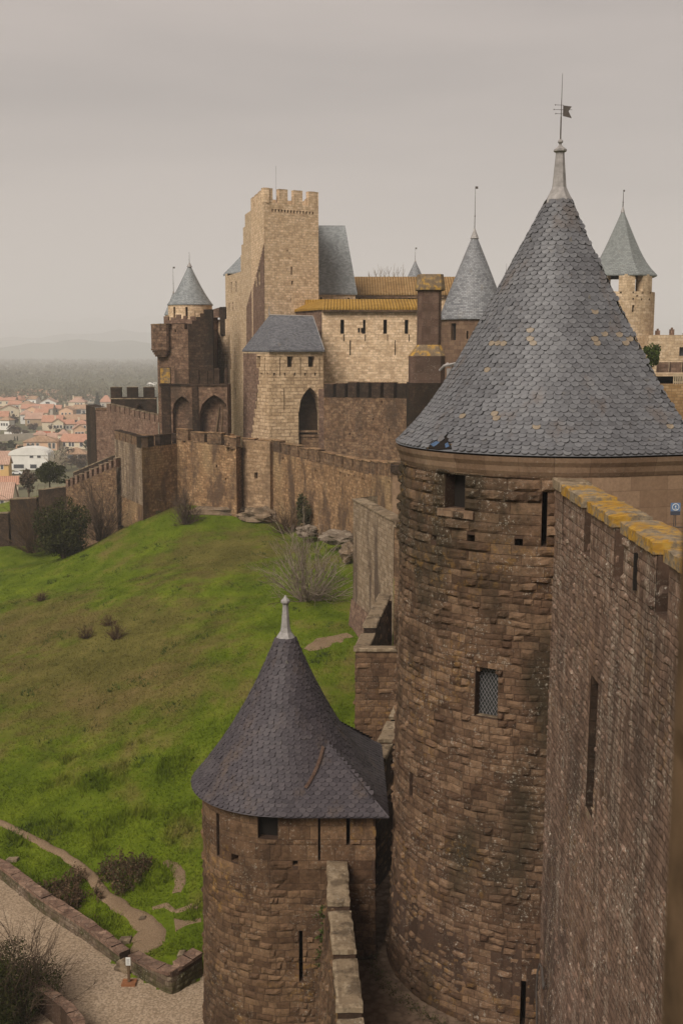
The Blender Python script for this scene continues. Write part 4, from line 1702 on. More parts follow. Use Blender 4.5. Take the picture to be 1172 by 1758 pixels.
def spike(par, x, y, z0, z1, r=.05, flag=None, mat=None):
    mb = MB()
    mb.tube([(x, y, z0), (x, y, z0 + (z1 - z0) * .5), (x, y, z1)], [r * 1.6, r, r * .6], 5)
    mb.lathe(x, y, [(.001, z0 + (z1 - z0) * .3), (r * 2.5, z0 + (z1 - z0) * .33), (.001, z0 + (z1 - z0) * .36)], 6)
    if flag:
        w, h = flag
        mb.box((x, y - .02, z1 - h), (x + w, y + .02, z1))
    return mb.build('finial', mat or M['iron'], par)


# ---- outer curtain
cu = [XY(303, 111), XY(405, 105.5), XY(415.5, 107.5), XY(466, 105.5), XY(560, 95), XY(622, 87), XY(672, 80), XY(676, 79.6), XY(700, 78.6)]
cz = [Z(738, 111), Z(751, 105.5), Z(752, 107.5), Z(757, 105.5), Z(779, 95), Z(791, 87), Z(797, 80), Z(797, 79.6), Z(798, 78.6)]
cp = Path(cu)
ztop = lambda t: float(np.interp(t, cp.s, cz))
step_top = lambda t: ztop(round(t / 2.3) * 2.3)
oc = []
for px in (316, 335, 353, 373, 393):
    oc.append(cp.op(px - 2.6, px + 2.6, 745, 760, depth=.5, hole=True))
for px, py in ((584, 812), (592, 817), (607, 818), (622, 822), (636, 825), (667, 828), (598, 816), (485, 787), (541, 808), (372, 800), (388, 822)):
    oc.append(cp.op(px - 1.3, px + 1.3, py - 2, py + 2.5, hole=True, depth=.3))
oc.append(cp.op(437, 442, 811, 821, depth=.4))
oc.append(cp.op(680, 684, 812, 826, depth=.3))
cur = thing('curtain_wall', 'long brown rubble curtain wall along the top of the grass slope below the castle', 'wall', (cu[3][0], cu[3][1], -16))
# the wall head drops in short level steps, each step a merlon standing on the wall
mb = MB()
low = lambda t: ztop(t) - .9
shell(mb, cp, -20, low, oc, 0)
holes(mb, cp, oc, 0, 1)
for a, b in zip(range(len(cp.p) - 1), range(1, len(cp.p))):
    p, q = cp.p[a], cp.p[b]
    n = cp.n[a]
    mb.face([(*p, cz[a] - .9), (*q, cz[b] - .9), (q[0] - n[0] * 1.2, q[1] - n[1] * 1.2, cz[b] - .9), (p[0] - n[0] * 1.2, p[1] - n[1] * 1.2, cz[a] - .9)])
mb.build('wall', [M['curtain'], M['dark']], cur)
open_parts(cur, cp, oc, [M['curtain'], M['dark']])
for a in range(len(cp.p) - 1):
    p, q = cp.p[a], cp.p[a + 1]
    if math.dist(p, q) < 1:
        continue
    merlons(cur, p, q, cz[a] - .9, cz[a + 1] - .9, 1.0, 1.7, .42, .6, M['brown'], (M['curtain'], .09, .05), rag=.14)
# ashlar pilaster at the near end
mb = MB()
p1, p2 = XY(674, 79.2), XY(696, 78.2)
mb.prism([p1, p2, (p2[0], p2[1] + .8), (p1[0], p1[1] + .8)], -17, Z(812, 79))
mb.build('pilaster', M['ashlar'], cur)
mb = MB()
p1, p2 = XY(671, 79), XY(696, 78)
mb.prism([p1, p2, (p2[0], p2[1] + 1.2), (p1[0], p1[1] + 1.2)], Z(812, 79), Z(799, 79))
mb.build('lintel', M['black'], cur)

# ---- left bastion of the curtain
b0, b1, b2 = XY(197, 115.5), XY(243, 106.5), XY(306, 111.2)
bp_ = Path([(b0[0] + .5, b0[1] + 9), b0, b1, b2, (b2[0] - .5, b2[1] + 8)], True, bat=lambda z: .05 * max(0, -15 - z))
zb1 = Z(750, 108)
ops = [bp_.op(228, 230, 842, 850, depth=.4, hole=True), bp_.op(237, 239, 846, 856, hole=True, depth=.4), bp_.op(204, 222, 902, 935, depth=1.2, kind='round', rise=1.0, name='archway')]
bas = castle('bastion', 'angular tan bastion projecting from the curtain wall above the bushes', 'bastion', bp_, -21, zb1 - .9, M['curtain'], ops)
merlons(bas, b0, b1, zb1 - .9, zb1 - .9, .95, 1.9, .3, .6, M['brown'], (M['black'], .08, .04), rag=.06)
merlons(bas, b1, b2, zb1 - .9, zb1 - .9, .95, 1.9, .8, .6, M['black'], (M['black'], .08, .04), rag=.06)
mb = MB()
shell(mb, Path([(b0[0] + .5, b0[1] + 9), b0, b1], bat=lambda z: .05 * max(0, -15 - z)), -14.6, -9.0, (), 0, off=.02, s0=9.02)
mb.build('ashlar_facing', M['pale_streak'], bas)  # left face in paler stone, its lit brightness put into the colour

# ---- wall stepping down to the left
d0, d1 = XY(198, 113), XY(110, 117)
sw_ = thing('stepped_wall', 'rubble wall stepping down leftwards from the bastion behind the dark bush', 'wall', (d1[0], d1[1], -20))
za, zc0 = Z(800, 117), Z(838, 117)
dp = Path([d1, d0])
mb = MB()
zw = lambda t: Z(838, 117) + (Z(800, 113) - Z(838, 117)) * t / dp.L
shell(mb, dp, -22, zw, (), 0)
mb.face([(*d1, zw(0)), (*d0, zw(dp.L)), (d0[0], d0[1] + .9, zw(dp.L)), (d1[0], d1[1] + .9, zw(0))])
mb.build('wall', M['brown'], sw_)
merlons(sw_, d1, d0, zw(0), zw(dp.L), .78, .36, .34, .7, M['mauve'], (M['coping_pale'], .07, .03), rag=.1)
# low wall along the left edge
lwl = thing('low_wall', 'low dark wall with square merlons at the left edge, beyond the grass', 'wall', (XY(40, 119)[0], 119, -21))
pts = [XY(-60, 121), XY(8, 120), XY(12, 120), XY(58, 119), XY(62, 119), XY(110, 117.5)]
hz = [885, 882, 858, 856, 842, 836]
for k in range(0, 6, 2):
    mb = MB()
    thick_wall(mb, pts[k], pts[k + 1], .9, -23, Z(hz[k], pts[k][1]), Z(hz[k + 1], pts[k + 1][1]))
    mb.build('wall', M['black'], lwl)
    c_ = MB()
    thick_wall(c_, (pts[k][0], pts[k][1] - .06), (pts[k + 1][0], pts[k + 1][1] - .06), 1.0, (Z(hz[k], pts[k][1]) + .004, Z(hz[k + 1], pts[k + 1][1]) + .004), Z(hz[k], pts[k][1]) + .12, Z(hz[k + 1], pts[k + 1][1]) + .12)
    c_.build('coping', M['coping_pale'], lwl)
for k, zt_ in ((20, 5), (68, 6), (95, 6)):
    a, b = XY(k, 119), XY(k + 14, 118.8)
# dark ramp parapet behind it
rp = thing('ramp_parapet', 'dark sloping parapet behind the stepped wall, rising towards the bastion', 'wall', (XY(122, 128)[0], 128, -20))
a, b = XY(123, 130), XY(197, 121)
mb = MB()
thick_wall(mb, a, b, .6, -22, Z(812, 130), Z(781, 121))
mb.build('wall', M['black'], rp)
c_ = MB()
thick_wall(c_, (a[0], a[1] - .06), (b[0], b[1] - .06), .72, (Z(812, 130) + .004, Z(781, 121) + .004), Z(812, 130) + .13, Z(781, 121) + .13)
c_.build('coping', M['coping_pale'], rp)

# ---- inner lower wall behind the bastion
e0, e1, e2, e3 = XY(149, 138), XY(165, 132), XY(184, 131.5), XY(272, 122)
iw = thing('middle_wall', 'pinkish rubble wall with small merlons and a dark end pier behind the bastion', 'wall', (e1[0], e1[1], -14))
mb = MB()
ipp = Path([e0, e1, e2, e3])
shell(mb, ipp, -24, lambda t: float(np.interp(t, ipp.s, [Z(706, 138), Z(703, 132), Z(704, 131.5), Z(725, 122)])), (), 0)
mb.build('wall', M['mauve'], iw)
mb = MB()
shell(mb, Path([e0, e1]), -24, Z(697, 135), (), 0, off=.05)
mb.face([(*e0, Z(697, 135)), (*e1, Z(697, 135)), (e1[0] + 1, e1[1] + 1, Z(697, 135)), (e0[0] + 1, e0[1] + 1, Z(697, 135))])
mb.build('end_pier', M['black'], iw)
mb = MB()
mb.prism([e1, e2, (e2[0] + .5, e2[1] + 1), (e1[0] + .5, e1[1] + 1)], Z(706, 132), Z(700, 132))
mb.build('merlon', M['brown'], iw)
merlons(iw, e2, e3, Z(704, 131.5), Z(725, 122), .72, .85, .3, .6, M['mauve'], (M['coping_pale'], .07, .03))

# ---- far crenellated gate with an arch
g0, g1 = XY(191, 150), XY(270, 150)
gp = Path([g0, g1])
ops = [gp.op(231, 250, 694, 726, kind='arch', depth=1.5, name='archway', rise=1.2)]
fg = thing('crenellated_gate', 'far black crenellated wall with a round-headed gateway, left of the dark bastion', 'gate', (g0[0], g0[1], -13))
zg = Z(682, 150)
mb = MB()
shell(mb, gp, -26, zg, ops, 0)
mb.face([(*g0, zg), (*g1, zg), (g1[0], g1[1] + 1.4, zg), (g0[0], g0[1] + 1.4, zg)])
mb.face([(g0[0], g0[1] + 1.4, -26), (*g0, -26), (*g0, zg), (g0[0], g0[1] + 1.4, zg)])
mb.build('wall', M['black'], fg)
mb = MB()
recess(mb, gp, ops[0], 0, 0, 1)
mb.build('archway', [M['curtain'], M['curtain']], fg)
mb = MB()
mb.box((g0[0] - .1, g0[1] - .12, zg - .25), (g1[0], g1[1] + .02, zg - .1))
mb.build('string_course', M['coping_pale'], fg)
merlons(fg, g0, g1, zg, zg, Z(665, 150) - zg, 1.4, .75, .6, M['black'], (M['coping_pale'], .06, .03))

# ---- dark bastion tower
q0, q1, q2, q3 = XY(273, 119.5), XY(326, 118), XY(368, 118.5), XY(376, 124)
db = Path([(q0[0] - 1, q0[1] + 10), q0, q1, q2, q3, (q3[0] - 2, q3[1] + 6)], True)
zd = Z(565, 118)
dk = castle('dark_bastion', 'tall blackened bastion with a corbelled corner turret and two pointed arches', 'bastion', db, -16, zd, M['bastion'],
            [db.op(300, 302.5, 562, 570, hole=True, depth=.5), db.op(352, 355, 615, 622, hole=True, depth=.4)])
merlons(dk, q0, q1, zd, zd, Z(556, 118) - zd, 1.5, .35, .6, M['bastion'], (M['black'], .06, .03))
# darker right half, stepped top
mb = MB()
dp2 = Path([q1, q2])
ys = [(326, 556), (333, 550), (340, 544), (347, 538), (353, 531), (368, 530)]
for (xa, ya), (xb, yb) in zip(ys, ys[1:]):
    A, B = XY(xa, 117.97), XY(xb, 118.0)
    thick_wall(mb, (A[0], 117.96), (B[0], 117.98), 1.2, -16, Z(ya, 118), Z(ya, 118))
mb.build('stair_wall', M['black'], dk)
# corner turret on corbels
tx = (XY(262, 118)[0] + XY(292, 118)[0]) / 2
tr_ = (XY(292, 118)[0] - XY(262, 118)[0]) / 2
ty = 119.2
mb = MB()
oct_ = lambda r: [(tx + r * s1_, ty + r * s2_) for s1_, s2_ in ((-1, -.75), (-.75, -1), (.75, -1), (1, -.75), (1, 1), (-1, 1))]
mb.prism(oct_(tr_), Z(598, 118), Z(567, 118))
mb.build('turret', M['bastion'], dk)
mb = MB()
for k in range(4):
    r = tr_ * (1.0 - .13 * k) + .04
    mb.prism(oct_(r), Z(598 + 3.6 * (k + 1), 118), Z(598 + 3.6 * k, 118) - .005)
mb.build('corbel', M['bastion'], dk)
tm = oct_(tr_)
for a, b in ((0, 1), (1, 2), (2, 3), (3, 4), (5, 0)):
    merlons(dk, tm[a], tm[b], Z(567, 118), Z(567, 118), Z(557, 118) - Z(567, 118), .72 if a != 4 else 1, .2, .4, M['bastion'], (M['lichen'] if a in (0, 1) else M['black'], .06, .03))
# arcade gallery standing in front
ga, gb_ = XY(275, 115.5), XY(391, 114)
gap_ = Path([(ga[0] - .3, ga[1] + 4), ga, gb_, (gb_[0], gb_[1] + 4)])
zga = Z(660, 115)
ops = [gap_.op(297, 331, 680, 752, kind='arch', depth=.6, name='archway', rise=1.6), gap_.op(343, 391, 678, 756, kind='arch', depth=1.0, name='archway', rise=1.9)]
mb = MB()
shell(mb, gap_, -16, zga, ops, 0)
mb.face([(*ga, zga), (*gb_, zga), (gb_[0], gb_[1] + 4, zga), (ga[0], ga[1] + 4, zga)])
gal = mb.build('gallery', M['bastion'], dk)
for o in ops:
    mb = MB()
    recess(mb, gap_, o, 0, 0, 1)
    w_ = mb.build('archway', [M['bastion'], M['bastion']], gal)
# raised arch mouldings
    mb = MB()
    N = 12
    for k in range(N):
        t0, t1 = [o['s0'] + (o['s1'] - o['s0']) * q / N for q in (k, k + 1)]
        A0, A1 = gap_.at(t0, arch_top(o, t0), .09), gap_.at(t1, arch_top(o, t1), .09)
        B0, B1 = gap_.at(t0, arch_top(o, t0) + .3, .09), gap_.at(t1, arch_top(o, t1) + .3, .09)
        C0, C1 = gap_.at(t0, arch_top(o, t0) + .3, -.02), gap_.at(t1, arch_top(o, t1) + .3, -.02)
        D0, D1 = gap_.at(t0, arch_top(o, t0), -.02), gap_.at(t1, arch_top(o, t1), -.02)
        mb.face([A0, A1, B1, B0])
        mb.face([B0, B1, C1, C0])
        mb.face([D0, D1, A1, A0])
    mb.build('arch_moulding', M['bastion'], gal)
# timber prop in the right arch, pier strips and string course
mb = MB()
mb.tube([W(371, 745, 115.1), W(377, 700, 115.2)], .1, 4)
mb.tube([W(380, 745, 115.1), W(384, 690, 115.2)], .08, 4)
mb.build('timber_prop', M['wood'], gal)
mb = MB()
for xa, xb in ((278, 293), (332, 342)):
    A, B = XY(xa, 115), XY(xb, 115)
    y = ga[1] + (gb_[1] - ga[1]) * ((xa + xb) / 2 - 275) / 116
    mb.box((A[0], y - .22, -15), (B[0], y + .1, Z(664, 115)))
mb.build('buttress', M['black'], gal)
mb = MB()
thick_wall(mb, (ga[0], ga[1] - .12), (gb_[0], gb_[1] - .12), .14, Z(662, 115), Z(659, 115), Z(659, 115))
mb.build('string_course', M['black'], gal)
for xa, xb, top_, mt in ((276, 294, 631, 'lichen'), (302, 326, 634, 'bastion'), (331, 343, 636, 'black'), (346, 358, 637, 'black'), (359, 368, 632, 'black'), (369, 378, 632, 'black'), (387, 391, 633, 'black')):
    y0_ = ga[1] + (gb_[1] - ga[1]) * (xa - 275) / 116
    A, B = XY(xa, y0_), XY(xb, y0_)
    mb = MB()
    mb.prism([A, B, (B[0], B[1] + .6), (A[0], A[1] + .6)], zga - .01, Z(top_, y0_))
    mb.build('merlon', M['bastion'] if mt == 'lichen' else M[mt], gal)
mb = MB()
A, B = XY(277, 115), XY(293.5, 115)
mb.box((A[0], ga[1] - .25, Z(658, 115)), (B[0], ga[1] - .07, Z(632, 115)))
mb.build('lichened_panel', M['coping_lich'], gal)
# flank wall joining the palace
fk = thing('flank_wall', 'narrow pinkish flank wall with a stepped dark head between dark bastion and palace', 'wall', (XY(378, 124)[0], 124, -12))
f0, f1, f2 = XY(367, 124), XY(377, 125), XY(397, 121)
fp = Path([f0, f1, f2])
mb = MB()
shell(mb, fp, -16, Z(540, 124), [fp.op(386.5, 389, 608, 634, depth=.5, hole=True)], 0, s1=fp.s[1])
mb.build('pier', M['mauve'], fk)
mb = MB()
oo = [fp.op(386.5, 389, 608, 634, depth=.5, hole=True)]
shell(mb, fp, -16, Z(548, 123), oo, 0, s0=fp.s[1])
holes(mb, fp, oo, 0, 1)
mb.build('wall', [M['tan'], M['dark']], fk)
mb = MB()
A, B = XY(380, 123), XY(390, 122.5)
mb.prism([A, B, (B[0], B[1] + 1), (A[0], A[1] + 1)], [Z(572, 123), Z(577, 123)] * 2, Z(527, 123))
mb.build('merlon', M['black'], fk)
mb = MB()
A, B = XY(366, 124), XY(379, 123.9)
mb.prism([A, B, (B[0], B[1] + 1), (A[0], A[1] + 1)], Z(545, 124), [Z(532, 124), Z(528, 124), Z(528, 124), Z(532, 124)])
mb.build('wall_head', M['mauve'], fk)

# ---- round tower behind, and its neighbour
def cone_tower(name, label, px, Y, r_wall, zb, z_eave, zap, r_eave, mat, roofmat, ops_px=(), n=28, g=None, spike_to=None, flag=None, group=None, sides=None):
    x = W(px, 600, Y).x
    t = thing(name, label, 'tower', (x, Y, zb), group)
    pts = [(x + r_wall * math.cos(a), Y + r_wall * math.sin(a)) for a in np.linspace(math.pi * .5, math.pi * 2.5, n + 1)[:-1]]
    p = Path(pts, True)
    ops = [p.op(*o[:4], depth=.4, **(o[4] if len(o) > 4 else {})) for o in ops_px]
    mb = MB()
    shell(mb, p, zb, z_eave, ops, 0)
    holes(mb, p, ops, 0, 1)
    mb.build('wall', [mat, M['dark']], t)
    open_parts(t, p, ops, [mat, M['dark']])
    mb = MB()
    prof = [(r_wall * .9, z_eave - .12), (r_eave, z_eave - .1)]
    K = 10
    for k in range(K + 1):
        v = 1 - k / K
        rr = r_eave * (g(v) if g else v)
        prof.append((max(rr, .03), zap + (z_eave - zap) * v))
    mb.lathe(x, Y, prof, sides or 40, rmid=r_eave * .6)
    rf = mb.build('roof', roofmat, t, smooth=False)
    if spike_to:
        mb2 = MB()
        kk = (zap - z_eave)
        mb2.lathe(x, Y, [(r_eave * .13, zap - kk * .09), (r_eave * .115, zap - kk * .08), (.05, zap + kk * .02)], 10)
        mb2.build('lead_cap', M['lead'], rf)
        spike(t, x, Y, zap, spike_to, .024, flag)
    return t, x


gbell = lambda v: .86 * v + .14 * v ** 4
cone_tower('round_turret', 'small round tan turret with a slate cone behind the dark bastion', 328, 138, 2.62, -8, Z(523, 138), Z(452, 138), 2.72, M['tan'], M['far_slate'],
           [(298, 301.5, 527, 545), (318.5, 322.5, 527, 546), (335, 336.2, 534, 553)], g=gbell, spike_to=Z(433, 138))
cone_tower('slim_turret', 'sliver of a slim slate-capped turret half hidden left of the small round turret', 300, 146, 1.1, -8, Z(540, 146), Z(500, 146), 1.2, M['tan'], M['far_slate'], spike_to=Z(458, 146), flag=(.25, .2))
# jagged dark crest in front of the turret
mb = MB()
for xa, xb, yt in ((285, 293, 543), (293, 297, 550), (297, 306, 545), (306, 313, 540), (313, 318, 547), (318, 324, 542), (324, 330, 548), (330, 338, 543)):
    A, B = XY(xa, 130), XY(xb, 130)
    mb.prism([A, B, (B[0], B[1] + .8), (A[0], A[1] + .8)], -8, Z(yt, 130))
cr = mb.build('ruined_wall', M['mauve'])
tag(cr, 'broken reddish wall top in front of the small round turret behind the dark bastion', 'wall')

# ---- palace wing seen in sharp perspective left of the keep
k0, k1, k2 = (XY(456.5, 122), XY(434, 133), XY(390, 150))
pw = Path([k2, XY(421, 139), XY(456, 125.2)])
ops = []
for px0, px1, y0, y1 in ((396.5, 398.5, 484, 502), (404, 406.5, 483, 501), (393, 394.5, 520, 535), (399, 401, 519, 534), (405, 406, 519, 532), (413, 414.5, 512, 530), (421, 423, 511, 529), (429, 431, 508, 528),
                         (441, 443.5, 452, 475), (445, 447.5, 450, 478), (414, 416.5, 565, 590), (403, 404.5, 598, 623), (403.5, 405, 666, 685)):
    ops.append(pw.op(px0, px1, y0, y1, depth=.14, name='window'))
cuts = [(390, 470), (413, 438), (414.5, 420), (417.5, 390), (421, 362), (440, 362)]


def ztp(t):
    p = pw.at(t)
    px = proj((p[0], p[1], 10))[0]
    y = 470
    for x, yy in cuts:
        if px >= x - .01:
            y = yy
    return Z(y, p[1])


mb = MB()
B_ = sorted({0, pw.L} | {pw.find(x, 420)[0] for x, _ in cuts} | set(pw.s))
for a, b in zip(B_, B_[1:]):
    if b - a > .02:
        zc_ = ztp((a + b) / 2)
        shell(mb, pw, -13, zc_, [o for o in ops if o['s0'] > a - 1e-6 and o['s1'] < b + 1e-6], 0, s0=a, s1=b)
        A, B = pw.at(a), pw.at(b)
        nn = pw.n[pw.seg((a + b) / 2)]
        mb.face([(*A[:2], zc_), (*B[:2], zc_), (B[0] - nn[0], B[1] - nn[1], zc_), (A[0] - nn[0], A[1] - nn[1], zc_)])
        mb.face([(A[0] - nn[0], A[1] - nn[1], zc_ - 5), (*A[:2], zc_ - 5), (*A[:2], zc_), (A[0] - nn[0], A[1] - nn[1], zc_)])
pal = thing('palace_wing', 'tall pale palace wall seen edge-on left of the keep, with narrow windows and stepped gable', 'building', (k2[0], k2[1], -13))
mb.build('wall', [M['pale'], M['dark']], pal)
open_parts(pal, pw, ops, [M['pale'], M['dark']])
# purple-brown patched masonry facing, a plate 6 cm proud with a slanting edge
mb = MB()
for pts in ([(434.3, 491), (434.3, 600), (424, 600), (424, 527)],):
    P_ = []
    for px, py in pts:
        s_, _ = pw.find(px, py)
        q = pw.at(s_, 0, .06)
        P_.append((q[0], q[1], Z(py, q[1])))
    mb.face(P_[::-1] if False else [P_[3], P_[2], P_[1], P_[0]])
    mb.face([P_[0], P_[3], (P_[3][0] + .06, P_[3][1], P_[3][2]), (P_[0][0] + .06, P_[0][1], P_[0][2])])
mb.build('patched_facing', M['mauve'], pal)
KEEP_PATCH = [(456, 414), (456, 600), (435, 600), (435, 489)]
x0, x1 = XY(389, 150)[0], XY(416, 150)[0]
mb = MB()
E0, E1 = Vector((x0 - .3, 151, Z(470, 150))), Vector((x1 + 2, 146, Z(462, 147)))
R0, R1 = Vector((x0 + 1.9, 154, Z(436, 152))), Vector((x1 + 3, 152, Z(430, 152)))
mb.face([E0, E1, R1, R0])
mb.face([E0, R0, Vector((x0 + .4, 159, Z(470, 150)))])
mb.face([R0, R1, Vector((x1 + 3, 160, E0.z)), Vector((x0 + .4, 159, E0.z))])
mb.face([E0 - Vector((0, 0, .25)), E1 - Vector((0, 0, .25)), E1, E0])
mb.build('roof', M['far_slate'], pal)

# ---- square keep
kp = [XY(434.5, 131), XY(456.5, 122), XY(547.5, 125.5), (XY(547.5, 125.5)[0] - 1.5, 134)]
kpa = Path(kp, True)
zk = Z(347, 122)
ops = [kpa.op(499.5, 502.5, 458, 472, depth=.5, name='arrow_slit'), kpa.op(500, 503.5, 482, 489, depth=.5, hole=True), kpa.op(498, 500, 512, 519, depth=.4, hole=True),
       kpa.op(492, 495, 429.5, 431, depth=.3, hole=True), kpa.op(439.5, 442, 470, 492, depth=.1, name='window'), kpa.op(444.5, 447, 464, 490, depth=.1, name='window')]
ops += holes_row(kpa, 468, 537, 361, 366, 14, 2.8, 5)
kee = castle('square_keep', 'tall square tan keep with a crenellated top and a row of small dark holes', 'keep', kpa, -8, zk, M['tan'], ops)
H = Z(325, 123) - zk
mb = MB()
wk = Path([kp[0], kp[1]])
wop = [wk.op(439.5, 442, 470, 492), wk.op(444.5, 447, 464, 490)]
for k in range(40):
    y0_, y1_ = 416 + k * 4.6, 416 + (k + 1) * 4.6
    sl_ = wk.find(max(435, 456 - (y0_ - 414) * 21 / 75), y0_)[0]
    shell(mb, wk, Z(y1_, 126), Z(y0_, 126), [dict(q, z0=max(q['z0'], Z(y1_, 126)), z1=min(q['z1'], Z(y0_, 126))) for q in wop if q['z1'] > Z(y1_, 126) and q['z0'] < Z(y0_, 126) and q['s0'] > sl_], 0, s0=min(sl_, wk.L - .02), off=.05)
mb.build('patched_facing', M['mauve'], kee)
merlons(kee, kp[1], kp[2], zk, zk, H, 1.05, .75, .55, M['tan'], (M['pale'], .06, .02), start=-.0)
merlons(kee, kp[0], kp[1], zk, zk, H, 1.9, .6, .55, M['tan'], (M['pale'], .06, .02))
merlons(kee, kp[2], kp[3], zk, zk, H, 1.05, .8, .55, M['tan'], (M['pale'], .06, .02))
merlons(kee, kp[3], kp[0], zk, zk, H, 1.1, .9, .55, M['tan'], (M['pale'], .06, .02))
mb = MB()
px_ = W(474, 330, 127)
mb.tube([(px_.x, 127, zk), (px_.x, 127, Z(285, 127))], .013, 5)
mb.build('antenna', M['iron'], kee)

# ---- steep slate pavilion right of the keep
s0_, s1_ = XY(546, 132), XY(611, 132)
pav = thing('slate_pavilion', 'building with a very steep blue-grey slate roof right of the keep', 'building', (s0_[0], s0_[1], 0))
pp = Path([(s0_[0] - 1, 132), (s1_[0] - .1, 132), (s1_[0] - .1, 140), (s0_[0] - 1, 140)], True)
mb = MB()
ops = holes_row(pp, 551, 598, 512, 513, 2, 3, 4)
shell(mb, pp, -6, Z(503, 132), ops, 0)
holes(mb, pp, ops, 0, 1)
mb.build('wall', [M['tan'], M['dark']], pav)
poly_roof(pav, [(s0_[0] - 1, 131.8), (s1_[0] + .1, 131.8), (s1_[0] + .1, 140.2), (s0_[0] - 1, 140.2)], [(s0_[0] - 1, 135.5), (XY(592, 135.5)[0], 135.5)], Z(503, 131.8), Z(387, 135.5), M['far_slate'])

# ---- long tiled building behind
l0, l1 = XY(600, 138), XY(790, 138)
lt = thing('tiled_hall', 'long hall behind with an ochre tiled roof and little dark vent holes', 'building', (l0[0], 138, 0))
lp = Path([l0, l1, (l1[0], 147), (l0[0], 147)], True)
ops = holes_row(lp, 617, 702, 514, 513, 2, 4, 5)
mb = MB()
shell(mb, lp, -8, Z(505, 138), ops, 0)
holes(mb, lp, ops, 0, 1)
mb.build('wall', [M['tan'], M['dark']], lt)
mb = MB()
ze_, zr_ = Z(504, 137.6), Z(475, 142.5)
mb.face([(l0[0], 137.6, ze_), (l1[0], 137.6, ze_), (l1[0], 142.5, zr_), (l0[0], 142.5, zr_)])
mb.face([(l1[0], 147.4, ze_), (l0[0], 147.4, ze_), (l0[0], 142.5, zr_), (l1[0], 142.5, zr_)])
mb.face([(l1[0], 137.6, ze_), (l1[0], 147.4, ze_), (l1[0], 142.5, zr_)])
mb.face([(l0[0], 137.6, ze_ - .2), (l1[0], 137.6, ze_ - .2), (l1[0], 137.6, ze_), (l0[0], 137.6, ze_)])
mb.build('roof', M['tile_ochre'], lt)
mb = MB()
mb.box((l0[0], 137.7, ze_ - .5), (l1[0], 138.0, ze_ - .21))
mb.build('cornice', M['brown'], lt)

# ---- right wing with the thin lichened tile roof
w0, w1, w2 = XY(497, 126), XY(553, 118), XY(722, 118)
rw = Path([w0, w1, w2, (w2[0], 128), (w0[0] + 1, 130)], True)
ops = []
for px in (587.5, 624, 661, 697.5):
    ops.append(rw.op(px - 3.2, px + 3.2, 549, 573, depth=.7, name='window'))
for px in (590, 627, 665, 702):
    ops.append(rw.op(px - .8, px + .8, 574, 586, depth=.3, hole=True))
for px in (601, 678):
    ops.append(rw.op(px - .9, px + .9, 584, 610, depth=.3, name='arrow_slit'))
for px, py in ((616, 567), (621, 567)):
    ops.append(rw.op(px - 1.8, px + 1.8, py - 4, py + 4, depth=.4, hole=True))
zr0 = Z(528, 118)
wing = castle('palace_hall', 'sunlit tan hall with four tall windows under a thin yellow lichened tile roof', 'building', rw, -10, zr0, M['tan'], ops, cap=False)
mb = MB()
shell(mb, Path([w0, w1]), -10, zr0 - .02, (), 0, off=.03)
mb.build('side_wall', M['mauve'], wing)
mb = MB()
n0, n1, n2 = XY(490, 126.3), XY(553, 117.5), (w2[0], 117.5)
zee = Z(528, 117.5)
zrr = Z(513.5, 123)
r0_, r1_ = (XY(526, 124.5)[0], 124.5), (w2[0], 123)
mb.face([(*n1, zee), (*n2, zee), (*r1_, zrr), (XY(556, 123)[0], 123, zrr)])
mb.face([(*n0, zee), (*n1, zee), (XY(556, 123)[0], 123, zrr), (*r0_, zrr)])
mb.face([(*r0_, zrr), (XY(556, 123)[0], 123, zrr), (*r1_, zrr), (w2[0], 130, zee + .5), (r0_[0], 130, zee + .5)])
for a, b in ((n0, n1), (n1, n2)):
    mb.face([(*a, zee - .22), (*b, zee - .22), (*b, zee), (*a, zee)])
mb.build('roof', M['tile_lichen'], wing)
mb = MB()
N = 64
for i in range(N):
    f = (i + .5) / N
    x = n1[0] + (n2[0] - n1[0]) * f
    mb.box((x - .06, 117.52, zee - .42), (x + .06, 118.0, zee - .225), c=.5)
mb.build('eave_bracket', M['brown'], wing)

# ---- dark crenellated wall in front of the wing
c0, c1 = XY(556, 109.5), XY(712, 103)
cw = thing('crenellated_wall', 'blackened crenellated wall in front of the sunlit hall, right of the arched gatehouse', 'wall', (c0[0], c0[1], -12))
zq0, zq1 = Z(682, 109.5), Z(684, 103)
cwp = Path([c0, c1])
mb = MB()
oq = [cwp.op(px - 1, px + 1, py - 2, py + 2, hole=True, depth=.3) for px, py in ((600, 745), (640, 720), (668, 738), (655, 690))]
shell(mb, cwp, -14, lambda t: zq0 + (zq1 - zq0) * t / cwp.L, oq, 0)
holes(mb, cwp, oq, 0, 1)
mb.face([(*c0, zq0), (*c1, zq1), (c1[0], c1[1] + 1, zq1), (c0[0], c0[1] + 1, zq0)])
mb.build('wall', [M['brown'], M['dark']], cw)
merlons(cw, c0, c1, zq0, zq1, Z(657, 109.5) - zq0, 1.1, .38, .7, M['black'], (M['brown'], .06, .02), rag=.1)

